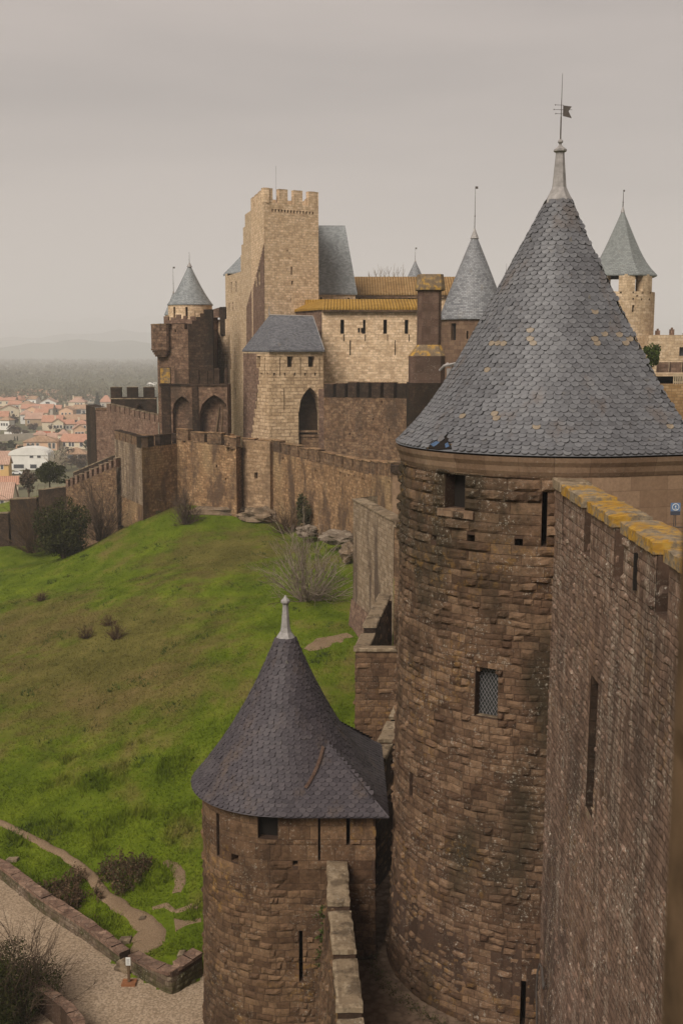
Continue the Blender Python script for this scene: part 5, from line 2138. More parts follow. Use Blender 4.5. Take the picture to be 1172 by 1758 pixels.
# ---- gatehouse
h0, h1, h2 = XY(419.5, 117), XY(463, 111.5), XY(555, 113.5)
gh = Path([(h0[0] + 1, 123), h0, h1, h2, (h2[0], 123)], True, bat=lambda z: .02 * max(0, -3 - z))
zge = Z(603, 112)
ops = [gh.op(441, 447, 611, 630, depth=.8, name='window'), gh.op(493, 503, 612, 630, depth=.8, name='window'), gh.op(529, 540, 612, 630, depth=.8, name='window'),
       gh.op(512, 552, 665, 770, kind='arch', depth=1.5, name='archway', rise=2.6)]
for px, a, b in ((454.5, 614, 644), (480.5, 614, 646), (516, 614, 646), (548.5, 615, 646), (441, 666, 703), (488, 667, 704), (434, 755, 780)):
    ops.append(gh.op(px - .8, px + .8, a, b, depth=.35, name='arrow_slit'))
for px in (426, 437, 449, 459, 471, 489, 506, 524, 541):
    ops.append(gh.op(px - 1.4, px + 1.4, 640, 645, depth=.4, hole=True))
gate = castle('gatehouse', 'tan bossed-stone gatehouse with a tall pointed archway under a hipped slate roof', 'gatehouse', gh, -18, zge, M['tan_boss'], ops, cap=False, mats2=[M['tan_boss'], M['void']])
# the left facing with weathered mauve masonry, a stepped edge
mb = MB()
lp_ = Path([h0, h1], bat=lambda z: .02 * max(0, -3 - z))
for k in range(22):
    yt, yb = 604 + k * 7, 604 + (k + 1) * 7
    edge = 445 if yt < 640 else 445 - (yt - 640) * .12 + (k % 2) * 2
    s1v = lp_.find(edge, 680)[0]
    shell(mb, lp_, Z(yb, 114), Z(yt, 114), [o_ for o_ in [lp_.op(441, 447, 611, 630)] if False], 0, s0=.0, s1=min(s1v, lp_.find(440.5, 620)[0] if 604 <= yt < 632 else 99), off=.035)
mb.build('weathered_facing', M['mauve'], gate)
# lower base in warm rubble where the tower foot meets the curtain
# roof
zg1 = Z(601, 111.3)
zg2 = Z(541, 115)
eL, eC, eR = XY(417.5, 117), XY(463, 111.2), XY(557, 113.2)
rl, rr_ = XY(464, 115.5), XY(538, 115.8)
mb = MB()
A = Vector((*rl, zg2))
B = Vector((*rr_, zg2 - .12))
a, b, c = Vector((*eL, zg1)), Vector((*eC, zg1)), Vector((*eR, zg1))
d = Vector((eR[0], 123.3, zg1))
e = Vector((eL[0] + 1, 123.3, zg1))
for f_ in ([b, c, B, A], [a, b, A], [c, d, B], [d, e, A, B], [e, a, A]):
    mb.face(f_)
for p, q in ((a, b), (b, c), (c, d)):
    t = Vector((0, 0, .16))
    mb.face([p - t, q - t, q, p])
rf = mb.build('roof', M['gate_slate'], gate)
mb = MB()
mb.tube([A + Vector((0, 0, .03)), B + Vector((0, 0, .03))], .07, 6)
mb.tube([A, A + Vector((0, 0, .9))], [.07, .02], 5)
mb.tube([B, c + Vector((0, 0, .04))], .04, 5)
mb.build('ridge_flashing', M['lead'], rf)
mb = MB()
thick_wall(mb, (h0[0] - .06, h0[1] - .05), (h1[0], h1[1] - .09), .1, zge - .22, zge - .02, zge - .02)
thick_wall(mb, (h1[0], h1[1] - .09), (h2[0], h2[1] - .09), .1, zge - .22, zge - .02, zge - .02)
mb.build('cornice', M['pale'], gate)
# sill, balustrade and inner stone inside the archway; buttress at its right
mb = MB()
p0, p1 = XY(513, 113.2), XY(551, 113.8)
mb.box((p0[0], 112.9, Z(742, 113)), (p1[0], 113.5, Z(739, 113)))
mb.box((p0[0], 113.0, Z(750, 113)), (p1[0], 113.45, Z(746, 113)))
mb.box((p0[0] + .02, 113.1, -12), (p1[0], 113.9, Z(750, 113) - .01))
mb.build('balustrade', M['brown'], gate)
mb = MB()
p0, p1 = XY(547, 112.9), XY(556, 112.9)
mb.box((p0[0], 112.7, -13), (p1[0], 113.6, Z(668, 113)))
mb.build('buttress', M['mauve'], gate)
# warm rough footing under the gatehouse, standing before the curtain
ft = Path([XY(415.8, 107.3), XY(424, 106.4), XY(463, 104.9), XY(470, 105.4)])
mb = MB()
zf = Z(757, 106)
of_ = [ft.op(437, 442.5, 811, 822, depth=.4)]
shell(mb, ft, -18, zf, of_, 0)
recess(mb, ft, of_[0])
mb.face([(*p, zf) for p in ft.p] + [(ft.p[-1][0], 109, zf), (ft.p[0][0], 109, zf)])
mb.build('footing', [M['foot_tan'], M['dark']], gate)

# ---- chimney-like turret
tY = 76
ch = thing('chimney_turret', 'brown stone chimney turret with an orange lichened cap, left of the big cone', 'chimney', (W(737, 600, tY).x, tY, -10))


def sq(px0, px1, Y, d=None):
    a, b = XY(px0, Y, 0)[0], XY(px1, Y, 0)[0]
    d = d or (b - a)
    return [(a, Y), (b, Y), (b, Y + d), (a, Y + d)]


def octo(px0, px1, Y):
    a, b = XY(px0, Y, 0)[0], XY(px1, Y, 0)[0]
    r = (b - a) / 2
    c = ((a + b) / 2, Y + r)
    return [(c[0] + r * x, c[1] + r * y) for x, y in ((-1, -.62), (-.72, -1), (.72, -1), (1, -.62), (1, 1), (-1, 1))]


mb = MB()
mb.prism(octo(717.5, 757, tY), Z(597, tY), Z(497, tY))
mb.build('shaft', M['ch_stone'], ch)
mb = MB()
A_, B_2 = octo(704.5, 765, tY - .5), octo(717.5, 757, tY)
for i in range(6):
    j = (i + 1) % 6
    mb.face([(*A_[i], Z(611, tY)), (*A_[j], Z(611, tY)), (*B_2[j], Z(592, tY)), (*B_2[i], Z(592, tY))])
mb.build('flared_shoulder', M['coping_lich'], ch)
mb = MB()
mb.prism(octo(704.5, 765, tY - .5), Z(690, tY), Z(611, tY), bottom=False)
mb.prism(octo(702, 770, tY - .7), -14, Z(657, tY), 1, bottom=False)
mb.build('base', [M['ch_stone'], M['black']], ch)
mb = MB()
A_, B_2 = octo(714, 763.5, tY - .2), octo(717, 760, tY - .05)
z0, z1, z2 = Z(497.5, tY), Z(493, tY), Z(470.5, tY)
mb.prism(A_, z0, z1)
for i in range(6):
    j = (i + 1) % 6
    mb.face([(*A_[i], z1), (*A_[j], z1), (*B_2[j], z2), (*B_2[i], z2)])
mb.face([(*p, z2) for p in B_2])
mb.build('cap', M['coping_lich'], ch)

# ---- slate cone tower in the middle distance
cone_tower('slate_cone_tower', 'brown round tower with plain grey slate cone, between chimney turret and big cone', 811, 97, 2.72, -12, Z(546, 95), Z(396, 97), 2.9, M['ch_tan'], M['cone_slate'],
           [(773.5, 782, 555, 584), (800.5, 803, 568, 582)], g=lambda v: .92 * v + .08 * math.sin(math.pi * v * .5) if v < .999 else 1.0, spike_to=Z(320, 97), flag=(.22, .2))

# ---- gallery tower on the right
xg = W(1068, 370, 104).x
gt, gx = None, xg
Yg = 104
zed, zgl = Z(474, Yg), Z(503, Yg)
gt = thing('gallery_tower', 'tan round tower with an open gallery under an eight-sided slate cone, far right', 'tower', (xg, Yg, -6))
rw_ = W(1121.5, 503, 104).x - xg
re_ = W(1127, 474, 104).x - xg
pts = [(xg + rw_ * math.cos(a), Yg + rw_ * math.sin(a)) for a in np.linspace(math.pi * .5, math.pi * 2.5, 33)[:-1]]
gpz = Path(pts, True)
ops = [gpz.op(1084, 1088, 524, 536, depth=.4, name='window')] + [gpz.op(x - 1.4, x + 1.4, y - 1.6, y + 1.6, hole=True, depth=.3) for x, y in ((1086, 502), (1086, 513), (1103, 503), (1101, 514), (1116, 503), (1114, 514), (1065, 502), (1093, 508), (1111, 579))]
mb = MB()
shell(mb, gpz, -8, zgl, ops, 0)
holes(mb, gpz, ops, 0, 1)
flat_cap(mb, gpz, zgl)
mb.build('wall', [M['pale'], M['dark']], gt)
open_parts(gt, gpz, ops, [M['pale'], M['dark']])
for xa, xb in ((1062, 1089), (1102, 1121), (1028, 1040)):
    mb = MB()
    c = (xa + xb) / 2
    hw = (xb - xa) / 2 / F * Yg
    a0 = 0
    for _ in range(8):
        a0 = math.asin(max(-.95, min(.95, (W(c, 490, Yg - rw_ * math.cos(a0)).x - xg) / rw_)))
    cx_, cy_ = xg + rw_ * math.sin(a0), Yg - rw_ * math.cos(a0)
    da = hw / max(.35, math.cos(a0)) / rw_
    P0 = [(xg + r * math.sin(a), Yg - r * math.cos(a)) for a, r in ((a0 - da, rw_), (a0, rw_), (a0 + da, rw_), (a0 + da, rw_ - .7), (a0 - da, rw_ - .7))]
    mb.prism(P0, zgl + .002, zed)
    mb.build('pier', M['pale'], gt)
for a0 in (2.1, 3.7):
    mb = MB()
    P0 = [(xg + r * math.sin(a), Yg - r * math.cos(a)) for a, r in ((a0 - .22, rw_), (a0 + .22, rw_), (a0 + .22, rw_ - .6), (a0 - .22, rw_ - .6))]
    mb.prism(P0, zgl + .002, zed)
    mb.build('pier', M['pale'], gt)
mb = MB()
zap = Z(358, Yg)
prof = [(re_ * .8, zed - .1), (re_, zed - .12)]
for k in range(11):
    v = 1 - k / 10
    prof.append((max(.03, re_ * (.80 * v + .20 * v ** 6)), zap + (zed - zap) * v))
mb.lathe(xg, Yg, prof, 8, ph=math.radians(-90 + 15), rmid=1.8)
rf = mb.build('roof', M['green_slate'], gt)
mb = MB()
mb.lathe(xg, Yg, [(.2, zap - .35), (.05, zap + .15)], 8)
mb.build('lead_cap', M['lead'], rf)
spike(gt, xg, Yg, zap, Z(326, Yg), .035, (.12, .15))

# ---- buildings at the far right edge
Yb = 100
a, b = XY(1112, Yb, 0), XY(1260, Yb, 0)
fb_ = thing('stone_house', 'flat-topped pale stone house with chimney stubs at the right edge beside gallery tower', 'building', (a[0], Yb, -6))
fpz = Path([a, b, (b[0], Yb + 8), (a[0], Yb + 8)], True)
ops = [fpz.op(1165, 1185, 596, 611, depth=.4, name='window')]
mb = MB()
shell(mb, fpz, -9, Z(575, Yb), ops, 0)
flat_cap(mb, fpz, Z(575, Yb))
mb.build('wall', [M['pale'], M['dark']], fb_)
open_parts(fb_, fpz, ops, [M['pale'], M['house_dark']])
for px0, px1, yt in ((1119, 1125, 567), (1143, 1149, 565), (1166, 1180, 571)):
    mb = MB()
    A, B = XY(px0, Yb + 1), XY(px1, Yb + 1)
    mb.prism([A, B, (B[0], B[1] + .5), (A[0], A[1] + .5)], Z(576, Yb), Z(yt, Yb))
    mb.lathe((A[0] + B[0]) / 2, A[1] + .25, [(.1, Z(yt, Yb)), (.1, Z(yt - 3, Yb)), (.001, Z(yt - 3.2, Yb))], 8)
    mb.build('chimney', M['mauve'], fb_)
Yc = 92
a, b = XY(1130, Yc, 0), XY(1270, Yc, 0)
lwz = thing('garden_wall', 'low mauve crenellated wall at the right edge, in front of the pale stone house', 'wall', (a[0], Yc, -5))
mb = MB()
thick_wall(mb, a, b, .6, -9, Z(641, Yc), Z(641, Yc))
mb.build('wall', M['mauve'], lwz)
merlons(lwz, a, b, Z(641, Yc), Z(641, Yc), Z(622, Yc) - Z(641, Yc), .85, .18, .5, M['mauve'], (M['pale'], .06, .02))
Ys = 78
a, b = XY(1126, Ys, 0), XY(1300, Ys, 0)
shd = thing('open_shed', 'low open shed with a dark interior at the right edge, over an orange brick wall', 'shed', (a[0], Ys, -6))
mb = MB()
mb.prism([a, b, (b[0], Ys + 3), (a[0], Ys + 3)], Z(646, Ys), Z(641, Ys))
mb.build('roof', M['pale'], shd)
mb = MB()
mb.face([(a[0], Ys + 2.5, -6), (b[0], Ys + 2.5, -6), (b[0], Ys + 2.5, Z(646, Ys)), (a[0], Ys + 2.5, Z(646, Ys))])
mb.box((a[0], Ys + .1, -6), (a[0] + .25, Ys + 2.5, Z(646, Ys)))
mb.build('inner_wall', M['dark'], shd)  # inside of the shed coloured near-black, its shade painted on
ow_ = thing('brick_wall', 'rough orange masonry wall at the right edge behind the big slate roof', 'wall', (a[0], Ys - 1, -8))
mb = MB()
mb.prism([(a[0], Ys - 1), (b[0], Ys - 1), (b[0], Ys + 3), (a[0], Ys + 3)], -12, Z(659, Ys))
mb.build('wall', M['orange_rub'], ow_)
fe = thing('picket_fence', 'short pale picket fence at the right edge above the orange masonry', 'fence', (XY(1160, 76.9)[0], 76.9, Z(658, 77)))
x0, x1 = XY(1160, 76.8, 0)[0], XY(1196, 76.8, 0)[0]
n = 11
for k in range(n):
    mb = MB()
    x = x0 + (x1 - x0) * k / (n - 1)
    mb.box((x - .035, 77.1, Z(659, 77)), (x + .035, 77.13, Z(641, 77)))
    mb.build('picket', M['pale_wood'], fe)
mb = MB()
mb.box((x0, 77.135, Z(645, 77)), (x1, 77.16, Z(643, 77)))
mb.box((x0, 77.135, Z(657, 77)), (x1, 77.16, Z(655, 77)))
mb.build('rail', M['pale_wood'], fe)

# ---- small spires far behind
cone_tower('far_spire', 'tiny pale spire peeping over the ochre tiled hall', 711, 190, 1.3, -3, Z(478, 190), Z(447, 190), 1.4, M['pale'], M['cone_slate'], spike_to=Z(425, 190), flag=(.25, .25), n=12)
cone_tower('needle_spire', 'hair-thin spire tip between the middle slate cone and the big cone', 866, 200, .5, -3, Z(500, 200), Z(466, 200), .6, M['pale'], M['cone_slate'], spike_to=Z(452, 200), n=10)
# ------------------------------------------------------------------ terrain
ctl = []
for px, py, z in ((345, 1700, -20.5), (150, 1758, -20.6), (0, 1560, -20.6), (140, 1600, -20.5), (290, 1700, -20.5), (345, 1600, -20.15), (300, 1450, -19.7), (150, 1480, -20.15), (0, 1440, -20.35), (340, 1300, -18.8), (0, 1250, -20.3),
                  (150, 1250, -19.6), (150, 1100, -19.2), (0, 1050, -20.3)):
    ctl.append(G(px, py, z))
for px, py, Y in ((0, 945, 116), (-60, 950, 116), (200, 920, 110), (245, 893, 106), (300, 868, 111), (410, 890, 105.5), (480, 897, 104), (540, 930, 95), (600, 962, 83), (450, 1000, 80), (300, 1000, 82), (150, 1000, 92),
                  (600, 1090, 64), (606, 1230, 51), (450, 1150, 60), (400, 1300, 50), (200, 1350, 49.5), (110, 960, 112), (350, 930, 98)):
    ctl.append(W(px, py, Y))
for p in ((-12, 22, -20.8), (-25, 30, -21), (-2, 24, -20.6), (-40, 60, -22), (-45, 90, -23.5), (-55, 120, -26), (-35, 134, -21), (-42, 160, -21.5), (-48, 178, -23), (-80, 170, -32), (-55, 212, -38), (-80, 90, -33), (-70, 50, -28), (-15, 122, -15.5), (-10, 150, -13), (0, 120, -13),
          (15, 100, -13), (20, 140, -11), (0, 200, -30), (30, 200, -30), (60, 120, -16), (50, 80, -14), (3, 40, -19.5), (4, 55, -18.0), (6, 70, -16), (-70, 230, -38.3), (0, 245, -38.3), (60, 240, -38.3), (-20, 12, -21), (5, 12, -20.5), (40, 30, -19), (-100, 60, -38), (-100, 160, -38.5), (-24, 124, -20)):
    ctl.append(Vector(p))
cx_ = np.array([[p[0], p[1]] for p in ctl])
cz_ = np.array([p[2] for p in ctl])


def U(r2):
    return np.where(r2 > 1e-9, r2 * np.log(r2 + 1e-12) * .5, 0)


N_ = len(ctl)
K_ = U(((cx_[:, None] - cx_[None]) ** 2).sum(-1)) + np.eye(N_) * 3.0
P_ = np.hstack([np.ones((N_, 1)), cx_])
A_ = np.vstack([np.hstack([K_, P_]), np.hstack([P_.T, np.zeros((3, 3))])])
sol = np.linalg.solve(A_, np.concatenate([cz_, np.zeros(3)]))


def H(x, y):
    x = np.asarray(x, float)
    y = np.asarray(y, float)
    r2 = (x[..., None] - cx_[:, 0]) ** 2 + (y[..., None] - cx_[:, 1]) ** 2
    return (U(r2) * sol[:N_]).sum(-1) + sol[N_] + sol[N_ + 1] * x + sol[N_ + 2] * y


def fractal(x, y, seed, oct_=4, f=.12):
    out = np.zeros_like(x)
    r = np.random.default_rng(seed)
    a = 1
    for k in range(oct_):
        for _ in range(3):
            th, ph = r.uniform(0, 6.28, 2)
            out += a / 3 * np.sin((x * np.cos(th) + y * np.sin(th)) * f * r.uniform(.7, 1.3) * 6.28 + ph)
        a *= .5
        f *= 2.1
    return out


xs = np.concatenate([np.arange(-110, -40, 2.5), np.arange(-40, 8, .45), np.arange(8, 70, 3)])
ys = np.concatenate([np.arange(8, 30, 1), np.arange(30, 60, .4), np.arange(60, 125, .65), np.arange(125, 262, 3)])
XX, YY = np.meshgrid(xs, ys)
ZZ = H(XX, YY)
edge = np.clip(np.maximum((np.abs(XX + 20) - 70) / 20, (YY - 215) / 40), 0, 1)
ZZ = ZZ * (1 - edge) + (-38.6) * edge


def hgt(x, y):
    return float(H(np.array([x]), np.array([y]))[0])


ROAD_PX = [(-420, 1310), (-200, 1412), (-60, 1480), (0, 1497), (60, 1548), (140, 1606), (215, 1662), (292, 1706), (348, 1676), (420, 1640), (460, 1700), (430, 1800), (60, 1800), (60, 1690), (20, 1640), (-60, 1580), (-200, 1500), (-420, 1390)]
ROAD = [(G(px, py, -20.52).x, G(px, py, -20.52).y) for px, py in ROAD_PX]


def in_poly(x, y, poly):
    c = np.zeros(np.shape(x), bool)
    n = len(poly)
    for i in range(n):
        (x1, y1), (x2, y2) = poly[i], poly[i - 1]
        c ^= ((y1 > y) != (y2 > y)) & (x < (x2 - x1) * (y - y1) / (y2 - y1 + 1e-12) + x1)
    return c


inr = in_poly(XX, YY, ROAD)
ZZ = np.where(inr, np.minimum(ZZ, -20.58), ZZ)
amp = np.where(inr, 0, 1) * (1 - edge)
ZZ = ZZ + amp * (.07 * fractal(XX, YY, 1, 4, .12) + .018 * fractal(XX, YY, 2, 3, .6))
mb = MB()
ny, nx_ = XX.shape
mb.v = [tuple(p) for p in np.stack([XX, YY, ZZ], -1).reshape(-1, 3)]
for j in range(ny - 1):
    for i in range(nx_ - 1):
        a = j * nx_ + i
        mb.f.append([a, a + 1, a + 1 + nx_, a + nx_])
mb.uv = [(0, 0)] * (4 * len(mb.f))
mb.m = [0] * len(mb.f)
mb.c = [.5] * len(mb.f)
struct(mb, 'hill_terrain', M['grass'], True)


def hz_(x, y):
    """height on the built terrain"""
    i = int(np.clip(np.searchsorted(xs, x) - 1, 0, len(xs) - 2))
    j = int(np.clip(np.searchsorted(ys, y) - 1, 0, len(ys) - 2))
    fx = (x - xs[i]) / (xs[i + 1] - xs[i])
    fy = (y - ys[j]) / (ys[j + 1] - ys[j])
    return float((ZZ[j, i] * (1 - fx) + ZZ[j, i + 1] * fx) * (1 - fy) + (ZZ[j + 1, i] * (1 - fx) + ZZ[j + 1, i + 1] * fx) * fy)


def ground_at(px, py):
    """first terrain point along a sight line"""
    y = 24.0
    while y < 240:
        p = W(px, py, y)
        if -105 < p.x < 65 and p.z <= hz_(p.x, p.y):
            return Vector((p.x, p.y, hz_(p.x, p.y)))
        y += .1
    return W(px, py, 110)


mb = MB()
R_ = np.array(ROAD)
gx = np.arange(R_[:, 0].min(), R_[:, 0].max(), .35)
gy = np.arange(R_[:, 1].min(), R_[:, 1].max(), .35)
GX, GY = np.meshgrid(gx, gy)
ins = in_poly(GX, GY, ROAD)
gz = -20.5 + .02 * fractal(GX, GY, 7, 3, .3) + .012 * fractal(GX, GY, 8, 2, 2)
vid = {}
for j in range(len(gy) - 1):
    for i in range(len(gx) - 1):
        if ins[j, i] or ins[j + 1, i] or ins[j, i + 1] or ins[j + 1, i + 1]:
            q = []
            for jj, ii in ((j, i), (j, i + 1), (j + 1, i + 1), (j + 1, i)):
                if (jj, ii) not in vid:
                    vid[jj, ii] = mb.vert((gx[ii], gy[jj], gz[jj, ii]))
                q.append(vid[jj, ii])
            mb.fi(q, [(0, 0)] * 4, 0, .5)
struct(mb, 'road', M['road'], True)

# dirt path down the slope, and bare patches
PATH_PX = [(-40, 1398, 7), (0, 1414, 8), (55, 1440, 9), (110, 1468, 10), (150, 1500, 12), (190, 1545, 15), (225, 1570, 17), (255, 1596, 27), (258, 1618, 34), (240, 1634, 20), (222, 1645, 10)]
PATH = []
for px, py, w in PATH_PX:
    g = ground_at(max(px, -40), py)
    PATH.append((g.x, g.y, w / F * g.y * 1.06))


def ribbon(name, pts, mat, lift, jit, sub=10):
    mb = MB()
    P = []
    for (x0, y0, w0), (x1, y1, w1) in zip(pts, pts[1:]):
        for k in range(sub):
            f = k / sub
            P.append((x0 + (x1 - x0) * f, y0 + (y1 - y0) * f, w0 + (w1 - w0) * f))
    P.append(pts[-1])
    rows = []
    for k, (x, y, w) in enumerate(P):
        a, b = P[max(0, k - 1)], P[min(len(P) - 1, k + 1)]
        dx, dy = b[0] - a[0], b[1] - a[1]
        l = math.hypot(dx, dy) or 1
        nx, ny = -dy / l, dx / l
        r = []
        for q in range(9):
            s = q / 8 * 2 - 1
            ww = w * (1 + jit * noise.noise(Vector((x * 1.4, y * 1.4, 3 + (5 if s > 0 else 0)))))
            X, Y_ = x + nx * ww * s, y + ny * ww * s
            e = abs(s)
            r.append(mb.vert((X, Y_, hz_(X, Y_) + lift * (1 - e ** 3) * 1.0 - (.05 if q in (0, 8) else 0) + .015 * noise.noise(Vector((X * 3, Y_ * 3, 0))))))
        rows.append(r)
    for r0, r1 in zip(rows, rows[1:]):
        for q in range(8):
            mb.fi([r0[q], r0[q + 1], r1[q + 1], r1[q]], [(0, 0)] * 4, 0, .5)
    return struct(mb, name, mat, True)


ribbon('footpath', PATH, M['dirt'], .07, .45)


def near_path(x, y, k=1.0):
    x = np.asarray(x)
    out = np.zeros(x.shape, bool)
    for (x0, y0, w0), (x1, y1, w1) in zip(PATH, PATH[1:]):
        dx, dy = x1 - x0, y1 - y0
        t = np.clip(((x - x0) * dx + (y - y0) * dy) / (dx * dx + dy * dy + 1e-9), 0, 1)
        d = np.hypot(x - x0 - t * dx, y - y0 - t * dy)
        out |= d < (w0 + (w1 - w0) * t) * .9 * k
    return out


BARE = []
for k, (pts) in enumerate(([(285, 1480, 5), (310, 1500, 12), (305, 1535, 8)], [(300, 1588, 16), (345, 1580, 6)], [(262, 1560, 6), (285, 1556, 8), (300, 1566, 3)], [(525, 1116, 8), (545, 1108, 18), (570, 1098, 15), (600, 1090, 8)], [(300, 1566, 4), (330, 1556, 7), (340, 1560, 3)])):
    pp_ = []
    for px, py, w in pts:
        g = ground_at(px, py)
        pp_.append((g.x, g.y, w / F * g.y * 1.4))
        BARE.append((g.x, g.y, w / F * g.y * 1.5))
    ribbon('bare_earth_path', pp_, M['dirt'], .03, .8)

# courtyard between the walls
mb = MB()
gx = np.arange(-.3, 9.1, .5)
gy = np.arange(12, 47, .5)
ids = [[mb.vert((x, y, LZ + .04 * noise.noise(Vector((x * .5, y * .5, 0))))) for x in gx] for y in gy]
for j in range(len(gy) - 1):
    for i in range(len(gx) - 1):
        mb.fi([ids[j][i], ids[j][i + 1], ids[j + 1][i + 1], ids[j + 1][i]], [(0, 0)] * 4, 0, .5)
struct(mb, 'courtyard_ground', M['lices'], True)
# mossy foot of the round tower
def scatter_blades(name, X, Y_, Zf, hmin, hmax, wd, mat, blades=3, lean=.5, kind='stuff'):
    n = len(X)
    Zb = Zf
    V = []
    for b in range(blades):
        a = nrg.uniform(0, 2 * np.pi, n)
        h = nrg.uniform(hmin, hmax, n)
        ox, oy = nrg.normal(0, .06, n), nrg.normal(0, .06, n)
        lx, ly = nrg.normal(0, lean, n) * h, nrg.normal(0, lean, n) * h
        w = wd * nrg.uniform(.6, 1.4, n)
        p0 = np.stack([X + ox - np.cos(a) * w, Y_ + oy - np.sin(a) * w, Zb - .03], -1)
        p1 = np.stack([X + ox + np.cos(a) * w, Y_ + oy + np.sin(a) * w, Zb - .03], -1)
        p2 = np.stack([X + ox + lx, Y_ + oy + ly, Zb + h], -1)
        V.append(np.stack([p0, p1, p2], 1))
    V = np.concatenate(V).reshape(-1, 3)
    nt = len(V) // 3
    me = bpy.data.meshes.new(name)
    me.vertices.add(len(V))
    me.vertices.foreach_set('co', V.astype(np.float32).ravel())
    me.loops.add(len(V))
    me.loops.foreach_set('vertex_index', np.arange(len(V), dtype=np.int32))
    me.polygons.add(nt)
    me.polygons.foreach_set('loop_start', np.arange(0, len(V), 3, dtype=np.int32))
    me.update(calc_edges=True)
    at = me.attributes.new('rnd', 'FLOAT', 'FACE')
    at.data.foreach_set('value', nrg.random(nt).astype(np.float32))
    me.materials.append(mat)
    o = bpy.data.objects.new(name, me)
    COL.objects.link(o)
    o['kind'] = kind
    return o


def hz_np(x, y):
    i = np.clip(np.searchsorted(xs, x) - 1, 0, len(xs) - 2)
    j = np.clip(np.searchsorted(ys, y) - 1, 0, len(ys) - 2)
    fx = (x - xs[i]) / (xs[i + 1] - xs[i])
    fy = (y - ys[j]) / (ys[j + 1] - ys[j])
    return (ZZ[j, i] * (1 - fx) + ZZ[j, i + 1] * fx) * (1 - fy) + (ZZ[j + 1, i] * (1 - fx) + ZZ[j + 1, i + 1] * fx) * fy


n = 190000
gy_ = 36 + (nrg.random(n) ** 1.25) * 80
gx_ = -gy_ * .40 + nrg.random(n) * (gy_ * .41 + .8)
ok = ~in_poly(gx_, gy_, ROAD) & ~near_path(gx_, gy_, .8)
for x, y, w in BARE:
    ok &= np.hypot(gx_ - x, gy_ - y) > w * (.35 + .5 * nrg.random(n))
patchy = fractal(gx_, gy_, 21, 4, .16) + nrg.normal(0, .35, n)
ok &= patchy > -.75
gx_, gy_ = gx_[ok], gy_[ok]
scatter_blades('grass', gx_, gy_, hz_np(gx_, gy_), .03, .10, .022, M['grass'], 2, .8)
# longer weedy tufts near the path
n = 9000
tx_, tyy = nrg.uniform(-14, 0, n), nrg.uniform(37, 54, n)
ok = ~in_poly(tx_, tyy, ROAD) & ~near_path(tx_, tyy, 1.15) & (fractal(tx_, tyy, 33, 4, .25) > .25)
tx_, tyy = tx_[ok], tyy[ok]
scatter_blades('tall_grass', tx_, tyy, hz_np(tx_, tyy), .15, .42, .018, M['grass'], 4, .45)

n = 14000
ty2 = 44 + nrg.random(n) ** 1.2 * 62
tx2 = -ty2 * .31 + nrg.random(n) * (ty2 * .315)
ok = ~in_poly(tx2, ty2, ROAD) & (fractal(tx2, ty2, 51, 4, .21) + nrg.normal(0, .25, n) > .85)
tx2, ty2 = tx2[ok], ty2[ok]
scatter_blades('weeds', tx2, ty2, hz_np(tx2, ty2), .08, .26, .03, M['leaf_green'], 4, .7)
# ------------------------------------------------------------------ plants
def leaves(mb, cen, rad, n, size, lumps=7, m=0, hollow=.55, squash=True):
    """leaf-sized quads clustered in uneven clumps inside an ellipsoid"""
    cen = Vector(cen)
    L = []
    for _ in range(lumps):
        while True:
            v = Vector((rng.uniform(-1, 1), rng.uniform(-1, 1), rng.uniform(-1, 1)))
            if v.length < 1:
                break
        L.append((v * .74, rng.uniform(.3, .52), rng.uniform(-.25, .25)))
    L.append((Vector((0, 0, -.15)), .7, -.2))
    L.append((Vector((0, 0, .1)), .75, 0))
    for _ in range(n):
        c, r, tone = rng.choice(L)
        while True:
            v = Vector((rng.gauss(0, 1), rng.gauss(0, 1), rng.gauss(0, 1)))
            if v.length > .1:
                break
        v.normalize()
        p = c + v * r * (hollow + (1 - hollow) * rng.random())
        p = cen + Vector((p.x * rad[0], p.y * rad[1], p.z * rad[2]))
        a = Vector((rng.gauss(0, 1), rng.gauss(0, 1), rng.gauss(0, 1))).normalized()
        b = a.cross(Vector((rng.gauss(0, 1), rng.gauss(0, 1), rng.gauss(0, 1)))).normalized()
        s = size * rng.uniform(.5, 1.3)
        i0 = len(mb.v)
        mb.v += [tuple(p - a * s * .5), tuple(p + b * s * .28), tuple(p + a * s * .5), tuple(p - b * s * .28)]
        mb.fi([i0, i0 + 1, i0 + 2, i0 + 3], [(0, 0)] * 4, m, min(1, max(0, rng.random() + tone)))


